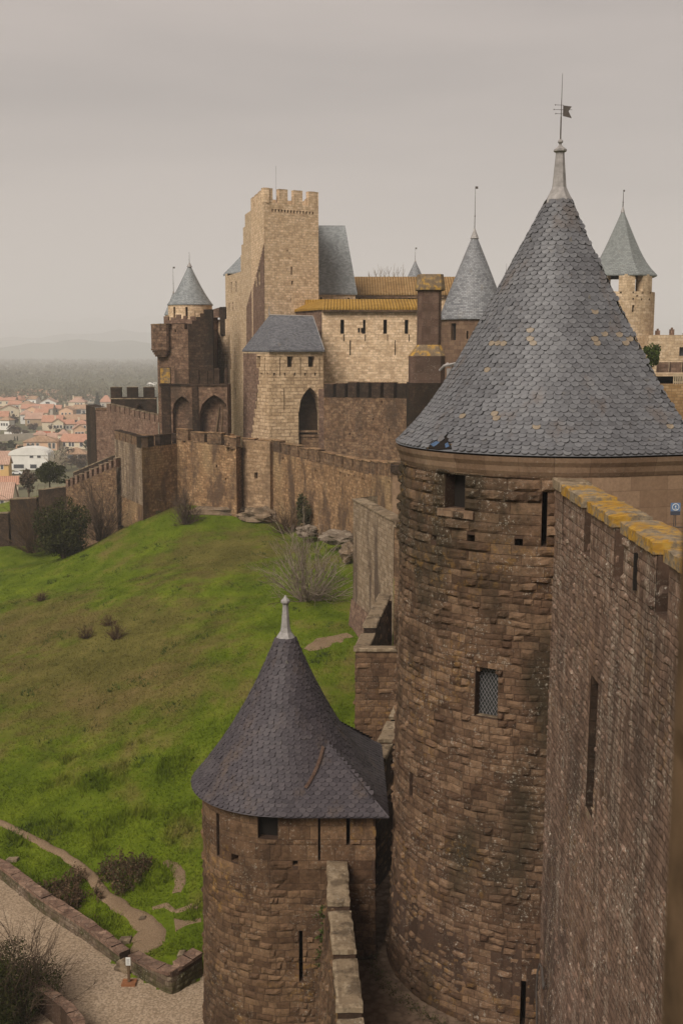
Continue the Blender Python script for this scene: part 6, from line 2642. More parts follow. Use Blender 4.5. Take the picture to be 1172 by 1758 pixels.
def bare(mb, base, H_, R, stems, r0, up=.35, gen=3, m=0, kids=4, droop=0.0, thick=None):
    base = Vector(base)

    def grow(p, d, l, r, g):
        pts = [p]
        q = p
        dd = d.copy()
        k = 4
        for i in range(k):
            dd = (dd + Vector((rng.gauss(0, .12), rng.gauss(0, .12), rng.gauss(.015, .10) - droop * .1))).normalized()
            q = q + dd * (l / k)
            pts.append(q)
        mb.tube(pts, [r * (1 - .7 * i / k) for i in range(k + 1)], 3, m)
        if g > 0:
            for _ in range(kids):
                i = rng.randint(1, k)
                nd = (dd + Vector((rng.gauss(0, .38), rng.gauss(0, .38), rng.gauss(.06, .3)))).normalized()
                grow(pts[i], nd, l * rng.uniform(.35, .6), r * .6, g - 1)

    for s in range(stems):
        a = rng.uniform(0, 2 * math.pi)
        e = rng.uniform(0, 1) ** .7
        d = Vector((math.cos(a) * e * R, math.sin(a) * e * R, H_ * (up * .4 + (1 - up * .4) * (1 - e * .98)))).normalized()
        l = 1 / math.sqrt((math.hypot(d.x, d.y) / R) ** 2 + (d.z / H_) ** 2)
        grow(base + Vector((math.cos(a), math.sin(a), 0)) * .22 * R * rng.random(), d, l * rng.uniform(.7, 1.0), r0 * rng.uniform(.6, 1.1), gen)


def shrub(name, label, cat, px, py, wpx, hpx, kind='leaf', n=2500, size=.16, mat='leaf_dark', group=None, depth=None, base=None, stems=30, gen=2, kids=4, fat=1.0):
    """plant standing on the slope; px,py is its foot"""
    g = base or ground_at(px, py)
    rx, hh = wpx / 2 / F * g.y * 1.03, hpx / F * g.y * 1.03
    t = thing(name, label, cat, tuple(g), group)
    if kind == 'leaf':
        mb = MB()
        leaves(mb, (g.x, g.y, g.z + hh * .5), (rx * 1.1, depth or rx, hh * .56), n, size, 11)
        if not depth:
            leaves(mb, (g.x, g.y, g.z + hh * .28), (rx * 1.15, rx, hh * .33), n // 2, size, 8)
        mb.build('foliage', M[mat], t)
        mb = MB()
        bare(mb, (g.x, g.y, g.z - .1), hh * .8, rx * .8, max(5, stems // 4), .03 * hh / 2 + .01, gen=1, kids=3)
        mb.build('stems', M['twig_dark'], t)
    else:
        mb = MB()
        bare(mb, (g.x, g.y, g.z - .05), hh * 1.12, rx * 1.2, stems, fat * max(.010 * hh ** .5 + .004, .00034 * g.y), gen=gen, kids=kids)
        mb.build('branches', M[mat], t)
    return t


shrub('bare_bush', 'big leafless fan-shaped bush on the slope above the small slate cone', 'bush', 530, 1030, 128, 102, 'bare', mat='twig', stems=72, gen=2, kids=4, fat=1.5)
shrub('evergreen_bush', 'dark green round bush on the grass before the stepped wall', 'bush', 112, 958, 98, 108, 'leaf', 9000, .24, 'leaf_dark')
shrub('brown_thicket', 'reddish brown leafless thicket at the left of the dark green bush', 'bush', 56, 946, 70, 70, 'bare', mat='leaf_brown', stems=80, gen=2, base=W(56, 948, 114))
shrub('brown_thicket', 'grey-brown leafless thicket against the wall right of the dark green bush', 'bush', 174, 925, 56, 80, 'bare', mat='twig_dark', stems=80, gen=2, base=W(174, 928, 109))
shrub('bare_shrub', 'low brown leafless shrub in front of the curtain wall, beside the bastion', 'bush', 320, 900, 46, 50, 'bare', mat='twig_dark', stems=60, gen=2)
shrub('ivy_bush', 'tall narrow dark ivy climbing the curtain wall near the rock ledge', 'bush', 520, 908, 26, 64, 'leaf', 2200, .2, 'leaf_olive', base=W(521, 912, 97.0), depth=.5)
shrub('brown_thicket', 'russet thicket at the foot of the curtain wall, left of the ivy', 'bush', 494, 915, 50, 46, 'bare', mat='leaf_brown', stems=60, gen=2, base=W(494, 920, 100))
shrub('brown_tuft', 'small dry brown tuft on the slope, topmost of three', 'bush', 187, 1074, 22, 18, 'bare', mat='leaf_brown', stems=40, gen=1)
shrub('brown_tuft', 'small dry brown tuft on the slope, left one of three', 'bush', 149, 1096, 26, 20, 'bare', mat='leaf_brown', stems=40, gen=1)
shrub('brown_tuft', 'wide dry brown tuft on the slope, lower right of three', 'bush', 199, 1098, 34, 24, 'bare', mat='leaf_brown', stems=50, gen=1)
shrub('grey_tuft', 'lone greyish dry tuft near the left edge of the slope', 'bush', 71, 1032, 24, 18, 'bare', mat='leaf_brown', stems=36, gen=1)
shrub('wall_shrub', 'dark little bush at the bastion foot where the slope begins', 'bush', 262, 893, 30, 24, 'leaf', 700, .2, 'leaf_olive', base=W(262, 893, 108.5))


# dry brown stands beside the path
def stand(name, label, px, py, wpx, hpx, n, seed, green=.25):
    g = ground_at(px, py)
    r = wpx / 2 / F * g.y
    t = thing(name, label, 'dry plants', tuple(g), 'dry brown plants beside the footpath')
    mb, ml = MB(), MB()
    for _ in range(n):
        a, e = rng.uniform(0, 6.28), math.sqrt(rng.random())
        x, y = g.x + math.cos(a) * r * e * 1.1, g.y + math.sin(a) * r * 1.5 * e - math.cos(a) * r * .5 * e
        if noise.noise(Vector((x * .9, y * .9, seed * 3.3))) < -.12 + .3 * (e - .5):
            continue
        if bool(near_path(np.array([x]), np.array([y]), .9)[0]) or bool(in_poly(np.array([x]), np.array([y]), ROAD)[0]):
            continue
        z = hz_(x, y)
        h = hpx / F * g.y * rng.uniform(.2, 1.0) ** 1.3 * (1.15 - .5 * e)
        top = Vector((x + rng.gauss(0, .1), y + rng.gauss(0, .1), z + h))
        mb.tube([(x, y, z - .05), ((x + top.x) / 2 + rng.gauss(0, .04), (y + top.y) / 2, z + h * .5), top], [.011, .009, .004], 3)
        for q in range(8):
            p = Vector((x, y, z)).lerp(top, rng.uniform(.3, 1)) + Vector((rng.gauss(0, .06), rng.gauss(0, .06), rng.gauss(0, .04)))
            aa = Vector((rng.gauss(0, 1), rng.gauss(0, 1), rng.gauss(0, 1))).normalized() * .055
            bb = aa.cross(Vector((rng.gauss(0, 1), rng.gauss(0, 1), 1))).normalized() * .03
            (ml if rng.random() < green else mb).face([p - aa, p + bb, p + aa, p - bb], [(0, 0)] * 4)
    mb.build('stems', M['leaf_brown'], t)
    ml.build('leaves', M['leaf_olive'], t)
    return t


stand('dry_plants', 'broad stand of dead brown stems between the road wall and the footpath', 124, 1548, 118, 40, 620, 1, .12)
stand('dry_plants', 'darker brown stand of dead stems on the uphill side of the footpath', 214, 1506, 96, 38, 430, 2, .4)


# big bush at the lower left corner
g = Vector((-10.3, 33.0, -20.9))
t = thing('tangled_bush', 'large tangled dark bush with bare brown twigs in the lower left corner', 'bush', tuple(g))
mb = MB()
leaves(mb, (g.x, g.y, g.z + 1.1), (1.55, 2.1, 1.35), 16000, .075, 20)
mb.build('foliage', M['leaf_dark'], t)
mb = MB()
bare(mb, (g.x, g.y, g.z + .1), 2.5, 1.75, 90, .02, gen=2, kids=5)
mb.build('twigs', M['twig_dark'], t)

# ------------------------------------------------------------------ road walls, slabs, sign
def low_wall(name, label, pxpts, th, hgt_, mat, cmat, zb=-20.55):
    """pxpts: base line points in view order"""
    pts = [G(px, py, -20.5) for px, py in pxpts]
    t = thing(name, label, 'wall', tuple(pts[len(pts) // 2]))
    P = Path([(p.x, p.y) for p in pts])
    mb = MB()
    hs = hgt_ if isinstance(hgt_, (list, tuple)) else [hgt_] * len(pts)
    top_ = lambda s: -20.5 + float(np.interp(s, P.s, hs))
    shell(mb, P, zb - .4, lambda s: top_(s) - .03, (), 1, off=-.02)
    zs = min(hs)
    stones(mb, P, 0, P.L, zb, -20.5 + zs * .98, .16, .26, .03, (), nx=3, nz=3)
    n = max(6, int(P.L / .5))
    for k in range(n):
        a, b = P.L * k / n, P.L * (k + 1) / n
        za_, zb_ = top_(a), top_(b)
        j0, j1 = [rng.uniform(-.015, .015) for _ in range(2)]
        A, B, C, D = P.at(a, za_, .03), P.at(b, zb_, .03), P.at(b, zb_, -th), P.at(a, za_, -th)
        w_ = .04 * noise.noise(Vector((A[0] * 2, A[1] * 2, 0)))
        lf = lambda q, o: (q[0], q[1], q[2] + o)
        mb.face([lf(A, j0 + w_), lf(B, j0 + w_), lf(C, j1 + w_), lf(D, j1 + w_)], None, 2)
        mb.face([lf(A, -.12), lf(B, -.12), lf(B, j0 + w_), lf(A, j0 + w_)], None, 2)
        mb.face([lf(C, -1.4), lf(D, -1.4), lf(D, j1 + w_), lf(C, j1 + w_)], None, 1)
    for s_ in (0, P.L):
        A, B = P.at(s_, 0, 0), P.at(s_, 0, -th)
        q = [(A[0], A[1], zb - .3), (B[0], B[1], zb - .3), (B[0], B[1], top_(s_)), (A[0], A[1], top_(s_))]
        mb.face(q if s_ else q[::-1], None, 1)
    mb.build('wall', [mat, M['tower_core'], cmat], t)
    return t


low_wall('road_wall', 'long low mossy rubble wall along the uphill side of the road', [(-420, 1318), (-200, 1412), (-60, 1478), (0, 1508), (70, 1566), (140, 1612), (207, 1660)], .4, [.55, .55, .55, .55, .6, .6, .5], M['mossy'], M['mauve'])
low_wall('corner_wall', 'low rubble wall rounding the corner of the road beside the signpost', [(222, 1668), (250, 1686), (286, 1706), (296, 1708), (310, 1702), (348, 1676)], .42, [.6, .62, .75, .8, .85, .85], M['mossy'], M['mauve'])
low_wall('verge_wall', 'low dark wall on the near side of the road, beside the corner bush', [(147, 1830), (146, 1790), (120, 1760), (62, 1712)], .32, [.8, .8, .8, .7], M['mossy'], M['mauve'])
for px, py, w, h, lab in ((215, 1618, 22, 9, 'flat pale stone slab lying beside the lower end of the footpath'), (245, 1581, 11, 5, 'small flat stone at the edge of the footpath'), (312, 1645, 14, 9, 'pale stone block on the grass inside the corner wall'), (22, 1479, 20, 6, 'flat stone slab in the grass at the left edge beside the road wall')):
    g = ground_at(px, py)
    mb = MB()
    a, b = w / 2 / F * g.y, h / F * g.y * 1.2
    slab(mb, [(g.x - a, g.y - b), (g.x + a * .9, g.y - b * .7), (g.x + a, g.y + b), (g.x - a * .8, g.y + b * .8)], g.z - .05, .2, 6, 5, .02)
    tag(mb.build('stone_slab', M['coping_pale']), lab, 'stone slab')
# steps through the gap
st_ = thing('stone_steps', 'pale stone steps through the gap in the road wall behind the signpost', 'steps', tuple(G(214, 1660, -20.5)))
for k in range(2):
    g = G(211 + k * 4, 1660 - k * 9, -20.5 + k * .16)
    mb = MB()
    slab(mb, [(g.x - .25, g.y - .2), (g.x + .3, g.y - .45), (g.x + .45, g.y - .1), (g.x - .1, g.y + .2)], -20.55 + k * .16, .17, 5, 4, .015)
    mb.build('step', M['coping_pale'], st_)
# signpost on an orange foot
g = G(222, 1689, -20.5)
sg2 = thing('signpost', 'small white notice on a wooden post with an orange foot, standing at the roadside', 'sign', tuple(g))
mb = MB()
k_ = g.y / F * 1.07
mb.box((g.x - 12 * k_, g.y - .18, -20.5), (g.x + 12 * k_, g.y + .02, -20.42))
mb.box((g.x - 12 * k_, g.y + .08, -20.5), (g.x + 12 * k_, g.y + .18, -20.42))
mb.build('foot', M['wood_orange'], sg2)
mb = MB()
mb.box((g.x - 2 * k_, g.y - .04, -20.419), (g.x + 2 * k_, g.y + .04, -20.5 + 38 * k_))
mb.build('post', M['wood'], sg2)
mb = MB()
mb.box((g.x - 4 * k_, g.y - .075, -20.5 + 36 * k_), (g.x + 4 * k_, g.y - .043, -20.5 + 50 * k_))
pn = mb.build('panel', M['sign_white'], sg2)
mb = MB()
for k in range(5):
    mb.box((g.x - 2.6 * k_, g.y - .079, -20.5 + (38.5 + k * 2.1) * k_), (g.x + (2.6 - .5 * (k % 2)) * k_, g.y - .0755, -20.5 + (39.2 + k * 2.1) * k_))
mb.build('printed_line', M['lead_dark'], pn)

# rock outcrops
def rock(label, px, py, Y, rx, ry, rz, mat='rock', seed=0):
    c = W(px, py, Y)
    bm_ = MB()
    n1, n2 = 22, 14
    ids = []
    for j in range(n2 + 1):
        th = math.pi * j / n2
        r = []
        for i in range(n1):
            ph = 2 * math.pi * i / n1
            d = Vector((math.sin(th) * math.cos(ph), math.sin(th) * math.sin(ph), math.cos(th)))
            k = 1 + .45 * noise.noise(d * 1.7 + Vector((seed, 0, 0))) + .22 * noise.noise(d * 4 + Vector((0, seed, 0)))
            k = round(k * 7) / 7 * .5 + k * .5
            r.append(bm_.vert((c.x + d.x * rx * k, c.y + d.y * ry * k, c.z + d.z * rz * k)))
        ids.append(r)
    for j in range(n2):
        for i in range(n1):
            bm_.fi([ids[j][i], ids[j + 1][i], ids[j + 1][(i + 1) % n1], ids[j][(i + 1) % n1]], None, 0)
    tag(bm_.build('rock_outcrop', M[mat]), label, 'rock')


rock('pale slanting rock ledge under the curtain wall, above the fan-shaped bush', 526, 912, 95, 1.0, 1.0, .45, seed=3)
rock('broken grey rock ledge between the pale ledge and the tall pale wall', 580, 922, 88, 1.3, 1.2, .5, seed=5)
rock('brown rock outcrop under the gatehouse footing', 448, 886, 105.0, 2.0, 1.2, .8, 'curtain_rock', seed=8)
rock('low rocky ledge under the curtain wall, right of the bastion', 375, 880, 107, 3.6, 1.2, .55, 'curtain_rock', seed=12)
rock('earthy reddish bank beside the tall pale wall', 598, 948, 82, .7, .8, .7, 'curtain_rock', seed=15)

# moss and weeds at the feet of the near walls
def weeds(name, label, pts, n, size, mat, r):
    t = MB()
    for _ in range(n):
        p = rng.choice(pts)
        q = Vector(p) + Vector((rng.gauss(0, r[0]), rng.gauss(0, r[1]), abs(rng.gauss(0, r[2]))))
        a = Vector((rng.gauss(0, 1), rng.gauss(0, 1), rng.gauss(0, 1))).normalized() * size * rng.uniform(.5, 1.3)
        b = a.cross(Vector((rng.gauss(0, 1), rng.gauss(0, 1), 1))).normalized() * size * .4
        t.face([q - a, q + b, q + a, q - b], [(0, 0)] * 4)
    tag(t.build(name, M[mat]), label, 'plant')


fp_ = []
for a in np.linspace(math.radians(185), math.radians(262), 30):
    fp_.append((TC[0] + 4.95 * math.cos(a), TC[1] + 4.95 * math.sin(a), -17.3))
weeds('moss_plants', 'green moss and weeds round the foot of the near round tower', fp_, 1100, .035, 'leaf_olive', (.10, .10, .14))
fp_ = []
for py in range(1560, 1680, 6):
    s_, z_ = sp_.find(556 + rng.uniform(-4, 4), py)
    fp_.append(sp_.at(s_, z_, .06))
weeds('ivy_plants', 'green weeds growing in the angle between small tower and outer wall', fp_, 900, .05, 'leaf_green', (.1, .06, .06))
fp_ = [W(px, 1490 - abs(px - 560) * .1, 30.3) for px in range(556, 590, 3)]
# ------------------------------------------------------------------ plain, hills, woods, town
PZ = -37.0
mb = MB()
gx = np.concatenate([np.linspace(-12500, -1600, 12), np.linspace(-1500, 1500, 31), np.linspace(1600, 12500, 12)])
gy = np.concatenate([np.linspace(-1200, 100, 6), np.linspace(150, 3000, 30), np.linspace(3300, 12800, 14)])
ids = [[mb.vert((x, y, PZ - .3)) for x in gx] for y in gy]
for j in range(len(gy) - 1):
    for i in range(len(gx) - 1):
        mb.fi([ids[j][i], ids[j][i + 1], ids[j + 1][i + 1], ids[j + 1][i]], [(0, 0)] * 4, 0, .5)
struct(mb, 'plain_ground', M['plain'])
mb = MB()
mb.face([(-420, 180, PZ - .1), (60, 180, PZ - .1), (60, 800, PZ - .1), (-420, 800, PZ - .1)])
struct(mb, 'town_ground', M['urban'])


def ridge(name, Y, depth, h, seed, x0, x1, base=0.25):
    r = np.random.default_rng(seed)
    n = 160
    x = np.linspace(x0, x1, n)
    z = np.zeros(n)
    for k in range(1, 9):
        z += np.sin(x / (x1 - x0) * 6.28 * k * r.uniform(.8, 1.6) + r.uniform(0, 6.28)) / k ** 1.1
    z = (z - z.min()) / (z.max() - z.min())
    z = h * (base + (1 - base) * z)
    mb = MB()
    prof = [(0, 0), (.15, .25), (.35, .62), (.5, .9), (.6, 1), (.8, .7), (1, 0)]
    rows = []
    for f, k in prof:
        rows.append([mb.vert((x[i], Y + depth * f + 60 * math.sin(i * .7 + f * 9), PZ - 1 + (z[i] + 1) * k * (1 + .08 * math.sin(i * 1.3 + f * 20)))) for i in range(n)])
    for a, b in zip(rows, rows[1:]):
        for i in range(n - 1):
            mb.fi([a[i], a[i + 1], b[i + 1], b[i]], [(0, 0)] * 4, 0, .5)
    struct(mb, name, M['hills'], True)


ridge('hills', 4200, 900, 75, 3, -3500, 3500, .1)
ridge('hills', 6200, 1500, 150, 9, -5500, 5500, .3)
ridge('mountains', 9200, 3000, 340, 14, -9500, 9500, .55)

# winter woods beyond the town: one mass
def woods():
    n = 5200
    Y = 760 + 2900 * nrg.random(n) ** 1.5
    X = nrg.uniform(-.36, .02, n) * Y
    keep = (fractal(X, Y, 41, 3, .0025) > -.65) | (Y < 1500)
    X, Y = X[keep], Y[keep]
    # near the town edge, only thin rows
    V, C = [], []
    per = 26
    for x, y in zip(X, Y):
        h = rng.uniform(7, 13)
        w = h * rng.uniform(.35, .55)
        tone = rng.random() * .45 + .3 + .28 * float(fractal(np.array([x]), np.array([y * .4]), 77, 3, .004)[0])
        d = nrg.normal(0, 1, (per, 3))
        d /= np.linalg.norm(d, axis=1, keepdims=True)
        c = d * nrg.uniform(.45, 1, (per, 1)) * np.array([w, w, h * .42]) + np.array([x, y, PZ + h * .55])
        a = nrg.normal(0, 1, (per, 3))
        b = nrg.normal(0, 1, (per, 3))
        s = 1.1 if y < 1400 else 1.7
        V.append(np.stack([c - a * s * .6, c + b * s * .5, c + a * s * .6], 1).reshape(-1, 3))
        C.append(np.clip(tone * .75 + nrg.uniform(-.2, .25, per), 0, 1))
    V = np.concatenate(V)
    C = np.concatenate(C)
    me = bpy.data.meshes.new('woods')
    me.vertices.add(len(V))
    me.vertices.foreach_set('co', V.astype(np.float32).ravel())
    me.loops.add(len(V))
    me.loops.foreach_set('vertex_index', np.arange(len(V), dtype=np.int32))
    me.polygons.add(len(V) // 3)
    me.polygons.foreach_set('loop_start', np.arange(0, len(V), 3, dtype=np.int32))
    me.update(calc_edges=True)
    at = me.attributes.new('rnd', 'FLOAT', 'FACE')
    at.data.foreach_set('value', C.astype(np.float32))
    me.materials.append(M['woods'])
    o = bpy.data.objects.new('woods', me)
    COL.objects.link(o)
    o['kind'] = 'stuff'
    o['label'] = 'winter woods across the plain beyond the town'


woods()


def house(label, x0, x1, yb, ye, yr, wall, roof, style='e', wins=(), rot=0.0, dk=.75, chim=None, group='houses of the town below', name='house', wc=None, band=None):
    """x0..x1 front width, yb foot, ye eave, yr ridge (all as seen); style e = eaves to the front, g = gable to the front"""
    g0 = G((x0 + x1) / 2, yb, PZ)
    Y = g0.y
    k = Y / F
    w = (x1 - x0) * k
    d = w * dk
    he, hr = (yb - ye) * k, (yb - yr) * k
    t = thing(name, label, 'house', (g0.x, Y, PZ), group)
    t.rotation_euler = (0, 0, rot)
    ORIGIN[t.name] = (0, 0, 0)
    mb = MB()
    mb.prism([(-w / 2, 0), (w / 2, 0), (w / 2, d), (-w / 2, d)], -.5, he, bottom=False)
    o_ = .35
    if style == 'g':
        for y in (0, d):
            q = [(-w / 2, y, he), (w / 2, y, he), (0, y, hr - .12)]
            mb.face(q if y == 0 else q[::-1])
    elif style == 'e':
        for x in (-w / 2, w / 2):
            q = [(x, 0, he), (x, d, he), (x, d / 2, hr - .12)]
            mb.face(q if x > 0 else q[::-1])
    mb.build('wall', M[wall], t)
    mb = MB()
    if style == 'g':
        s = (hr - he) / (w / 2)
        for sg_ in (-1, 1):
            a, b = (sg_ * (w / 2 + o_), -o_, he - s * o_), (sg_ * (w / 2 + o_), d + o_, he - s * o_)
            c, e = (0, d + o_, hr), (0, -o_, hr)
            q = [a, b, c, e]
            mb.face(q if sg_ > 0 else q[::-1])
            q2 = [(p[0], p[1], p[2] - .22) for p in q]
            mb.face(q2[::-1] if sg_ > 0 else q2)
            mb.face([q2[0], q[0], q[3], q2[3]])
            mb.face([q2[0], q2[1], q[1], q[0]])
    elif style == 'e':
        s = (hr - he) / (d / 2)
        for y, yo in ((0, -o_), (d, d + o_)):
            a, b = (-w / 2 - o_, yo, he - s * o_), (w / 2 + o_, yo, he - s * o_)
            c, e = (w / 2 + o_, d / 2, hr), (-w / 2 - o_, d / 2, hr)
            q = [a, b, c, e]
            mb.face(q if y == 0 else q[::-1])
            q2 = [(p[0], p[1], p[2] - .22) for p in q]
            mb.face(q2[::-1] if y == 0 else q2)
            mb.face([q2[0], q2[1], q[1], q[0]])
            for i, j in ((0, 3), (1, 2)):
                mb.face([q2[i], q[i], q[j], q2[j]])
    elif style == 'h':
        r_ = max(.1, w / 2 - d / 2)
        E = [(-w / 2 - o_, -o_, he), (w / 2 + o_, -o_, he), (w / 2 + o_, d + o_, he), (-w / 2 - o_, d + o_, he)]
        L_, R_2 = (-r_, d / 2, hr), (r_, d / 2, hr)
        for q in ([E[0], E[1], R_2, L_], [E[1], E[2], R_2], [E[2], E[3], L_, R_2], [E[3], E[0], L_]):
            mb.face(q)
        for i in range(4):
            a, b = E[i], E[(i + 1) % 4]
            mb.face([(a[0], a[1], a[2] - .2), (b[0], b[1], b[2] - .2), b, a])
        mb.face([(p[0], p[1], p[2] - .2) for p in reversed(E)])
    elif style == 'a':
        N = 12
        for i in range(N):
            a0, a1 = math.pi * i / N, math.pi * (i + 1) / N
            p0, p1 = (-math.cos(a0) * (w / 2 + .1), he + math.sin(a0) * (hr - he)), (-math.cos(a1) * (w / 2 + .1), he + math.sin(a1) * (hr - he))
            mb.face([(p0[0], -.2, p0[1]), (p1[0], -.2, p1[1]), (p1[0], d, p1[1]), (p0[0], d, p0[1])])
            mb.face([(p0[0], -.2, he - .1), (p1[0], -.2, he - .1), (p1[0], -.2, p1[1]), (p0[0], -.2, p0[1])])
    rf = mb.build('roof', M[roof], t)
    for fx, fz, ww, hh in wins:
        mb = MB()
        x, z = (fx - .5) * w, fz * he
        a, b = ww * .5, hh * .5
        mb.box((x - a - .12, -.06, z - b - .12), (x + a + .12, -.003, z + b + .12), 0)
        mb.box((x - a, -.09, z - b), (x + a, -.061, z + b), 1)
        mb.build('window', [M[wc or 'white_wall'], M['house_dark']], t)
    if chim is not None:
        mb = MB()
        x = (chim - .5) * w
        mb.box((x - .35, d * .55, he), (x + .35, d * .55 + .7, hr + 1.1))
        mb.box((x - .45, d * .55 - .1, hr + 1.101), (x + .45, d * .55 + .8, hr + 1.3))
        mb.build('chimney', M['cream_wall'], rf)
    return t


W3 = [(.2, .55, 1.0, 1.6), (.5, .55, 1.0, 1.6), (.8, .55, 1.0, 1.6)]
house('large white arched hall with two square windows, behind the parked white car', 16, 84, 806, 781, 768, 'white_wall', 'white_wall', 'a', [(.58, .93, 1.1, 1.1), (.77, .93, 1.1, 1.1), (.25, .22, 3.2, 1.2), (.62, .22, 2.0, 1.2)], 0, .6, name='white_hall')
house('low shed with a faded pink roof left of the white arched hall', -20, 42, 802, 786, 775, 'white_wall', 'tile_pink', 'e', [], 0, .5)
house('peach house with three tall windows in its gable and a pale tan roof', 42, 98, 773, 758, 749, 'peach_wall', 'tile_brown', 'h', [(.14, .5, .9, 2.0), (.28, .5, .9, 2.0), (.42, .5, .9, 2.0), (.78, .5, .9, 2.0), (.9, .5, .9, 2.0)], .12, .8, None)
house('cream house with a bright orange roof, its gable turned left', 102, 148, 770, 757, 746, 'cream_wall', 'tile_orange', 'e', [(.18, .55, .9, 1.5), (.4, .55, .9, 1.5), (.52, .55, .9, 1.5), (.85, .55, 1.2, 1.6)], -.15, .9, .3)
house('small weathered house with a mossy tan roof before the dark end pier', 111, 148, 791, 779, 769, 'brown_wall', 'tile_brown', 'h', [(.25, .6, 1.6, 1.0), (.7, .6, 1.0, 1.0)], .1, .9)
house('white two-storey villa with dark windows in two rows and a brown roof', 113, 150, 738, 719.5, 712, 'white_wall', 'tile_brown', 'e', [(.27, .75, 1.3, 1.7), (.5, .75, 1.0, 1.7), (.68, .75, 1.0, 1.7), (.9, .75, 1.2, 1.7), (.27, .22, 1.3, 1.7), (.52, .22, 1.2, 2.0), (.7, .22, 1.2, 2.0), (.9, .22, 1.2, 1.7)], 0, .6, None, wc='grey_wall')
house('plain cream block house with one window and an orange roof', 73, 107, 739, 723, 713, 'cream_wall', 'tile_orange', 'e', [(.5, .55, .8, 1.6)], 0, .7)
house('brown stained house joined to the left of the plain cream block', 44, 72.5, 731, 718, 709, 'brown_wall', 'tile_pink', 'e', [(.2, .5, .9, 1.4)], 0, .8)
house('long cream house with a wide orange roof in the middle of the town', 37, 91, 713, 700.5, 694, 'grey_wall', 'tile_orange', 'e', [(.1, .6, .8, 1.2), (.35, .6, .8, 1.2), (.9, .6, .8, 1.2)], 0, .35)
house('short orange-roofed wing at the right of the long cream house', 91.5, 105, 712, 701, 695.5, 'cream_wall', 'tile_orange', 'e', [(.5, .6, .9, 1.2)], 0, 1.1)
house('white gabled house with one wide window under the woods', 69, 97, 697, 690.5, 684, 'white_wall', 'tile_pink', 'g', [(.48, .85, 2.6, 1.3)], 0, .8)
house('pale house with a dim pink hipped roof before the cypress', 118, 146, 698, 690, 683, 'cream_wall', 'tile_pink', 'h', [(.45, .5, 1.0, 1.4), (.6, .5, 1.0, 1.4), (.8, .5, 1.0, 1.4)], 0, .8, .2)
house('two-storey house with a shaded balcony right of the town centre', 127, 149, 716, 701, 695, 'grey_wall', 'tile_brown', 'e', [(.4, .6, 2.6, 2.2), (.8, .6, 1.4, 1.5)], 0, .8)
house('small cream house wedged left of the balcony house', 112, 126.5, 711, 702, 697, 'cream_wall', 'tile_brown', 'e', [(.5, .5, .9, 1.2)], 0, .8)
house('tall ochre house cut by the left edge, two dark windows', -12, 16, 822, 794, 783, 'yellow_wall', 'tile_pink', 'e', [(.6, .72, .7, 1.2)], 0, .7)
house('house with a bright orange roof at the left edge below the ochre house', -18, 31, 842, 830, 819, 'cream_wall', 'tile_orange', 'e', [(.55, .62, .7, .8), (.72, .62, .7, .8)], .25, .8)
house('broad pinkish roof at the left edge, lowest of the town', -20, 21, 872, 853, 829, 'cream_wall', 'tile_pink', 'e', [(.6, .5, .8, .9)], 0, .9)
house('white terrace house at the left edge with an orange roof', -8, 15, 735, 714, 706, 'cream_wall', 'tile_orange', 'e', [(.5, .7, 1.0, 1.4), (.5, .25, 1.0, 1.4), (.85, .6, 1.0, 1.4)], .15, .8)
house('cream gabled house behind the white terrace house', 0, 33, 716, 702, 695, 'cream_wall', 'tile_brown', 'g', [(.35, .6, .9, 1.3), (.65, .6, .9, 1.3)], .3, .9)
house('wide orange-roofed house at the far left under the woods', -8, 26, 697, 687, 682, 'cream_wall', 'tile_orange', 'e', [(.3, .55, .9, 1.2), (.6, .55, .9, 1.2)], 0, .6)
house('orange-roofed house with a chimney behind the wide left house', 24, 40, 692, 684, 678.5, 'white_wall', 'tile_pink', 'h', [(.5, .5, 1.0, 1.2)], 0, .8, .4)
house('low white house in front of the pink hipped house', 43, 64, 694, 686.5, 682, 'white_wall', 'tile_brown', 'e', [(.3, .5, 1.2, 1.0), (.7, .5, 1.2, 1.0)], 0, .6)
house('pink-roofed villa with a small tower chimney under the woods', 86, 108, 687, 680.5, 676, 'peach_wall', 'tile_pink', 'h', [(.4, .5, 1.0, 1.0)], 0, .8, .5)
house('large pink-roofed villa left of the cypress', 139, 163, 692, 684, 677.5, 'grey_wall', 'tile_pink', 'h', [(.3, .5, 1.0, 1.2), (.7, .5, 1.0, 1.2)], 0, .8, .55)
house('red-roofed house right of the cypress, above the middle wall', 171, 192, 700, 690, 679, 'grey_wall', 'tile_orange', 'h', [(.3, .5, 1.0, 1.2)], 0, .8)
house('far cream house with an orange roof between the two pink villas', 108, 121, 690, 684, 680, 'cream_wall', 'tile_orange', 'e', [(.5, .5, 1.0, 1.0)], 0, .8)
house('grey-walled house behind the long cream house', 64, 70, 690, 683, 679, 'grey_wall', 'tile_orange', 'e', [], 0, 1)
house('white house far out in the plain, seen beside the dark bastion', 252, 268, 668, 660.5, 657, 'white_wall', 'white_wall', 'e', [(.4, .5, 2, 2)], 0, .8)
house('cream house with an orange roof in the second row, left of the long house', 15, 36, 703, 693.5, 688.5, 'grey_wall', 'tile_orange', 'e', [(.4, .5, .9, 1.2), (.7, .5, .9, 1.2)], 0, .7)
house('tiny white farm far across the plain', 148, 162, 632, 629, 627.6, 'white_wall', 'tile_pink', 'e', [], 0, .6)
house('small cream outbuilding between the peach house and the white hall', 29, 43, 775, 768, 764, 'brown_wall', 'tile_brown', 'e', [(.5, .5, 2.0, 1.0)], 0, .8)

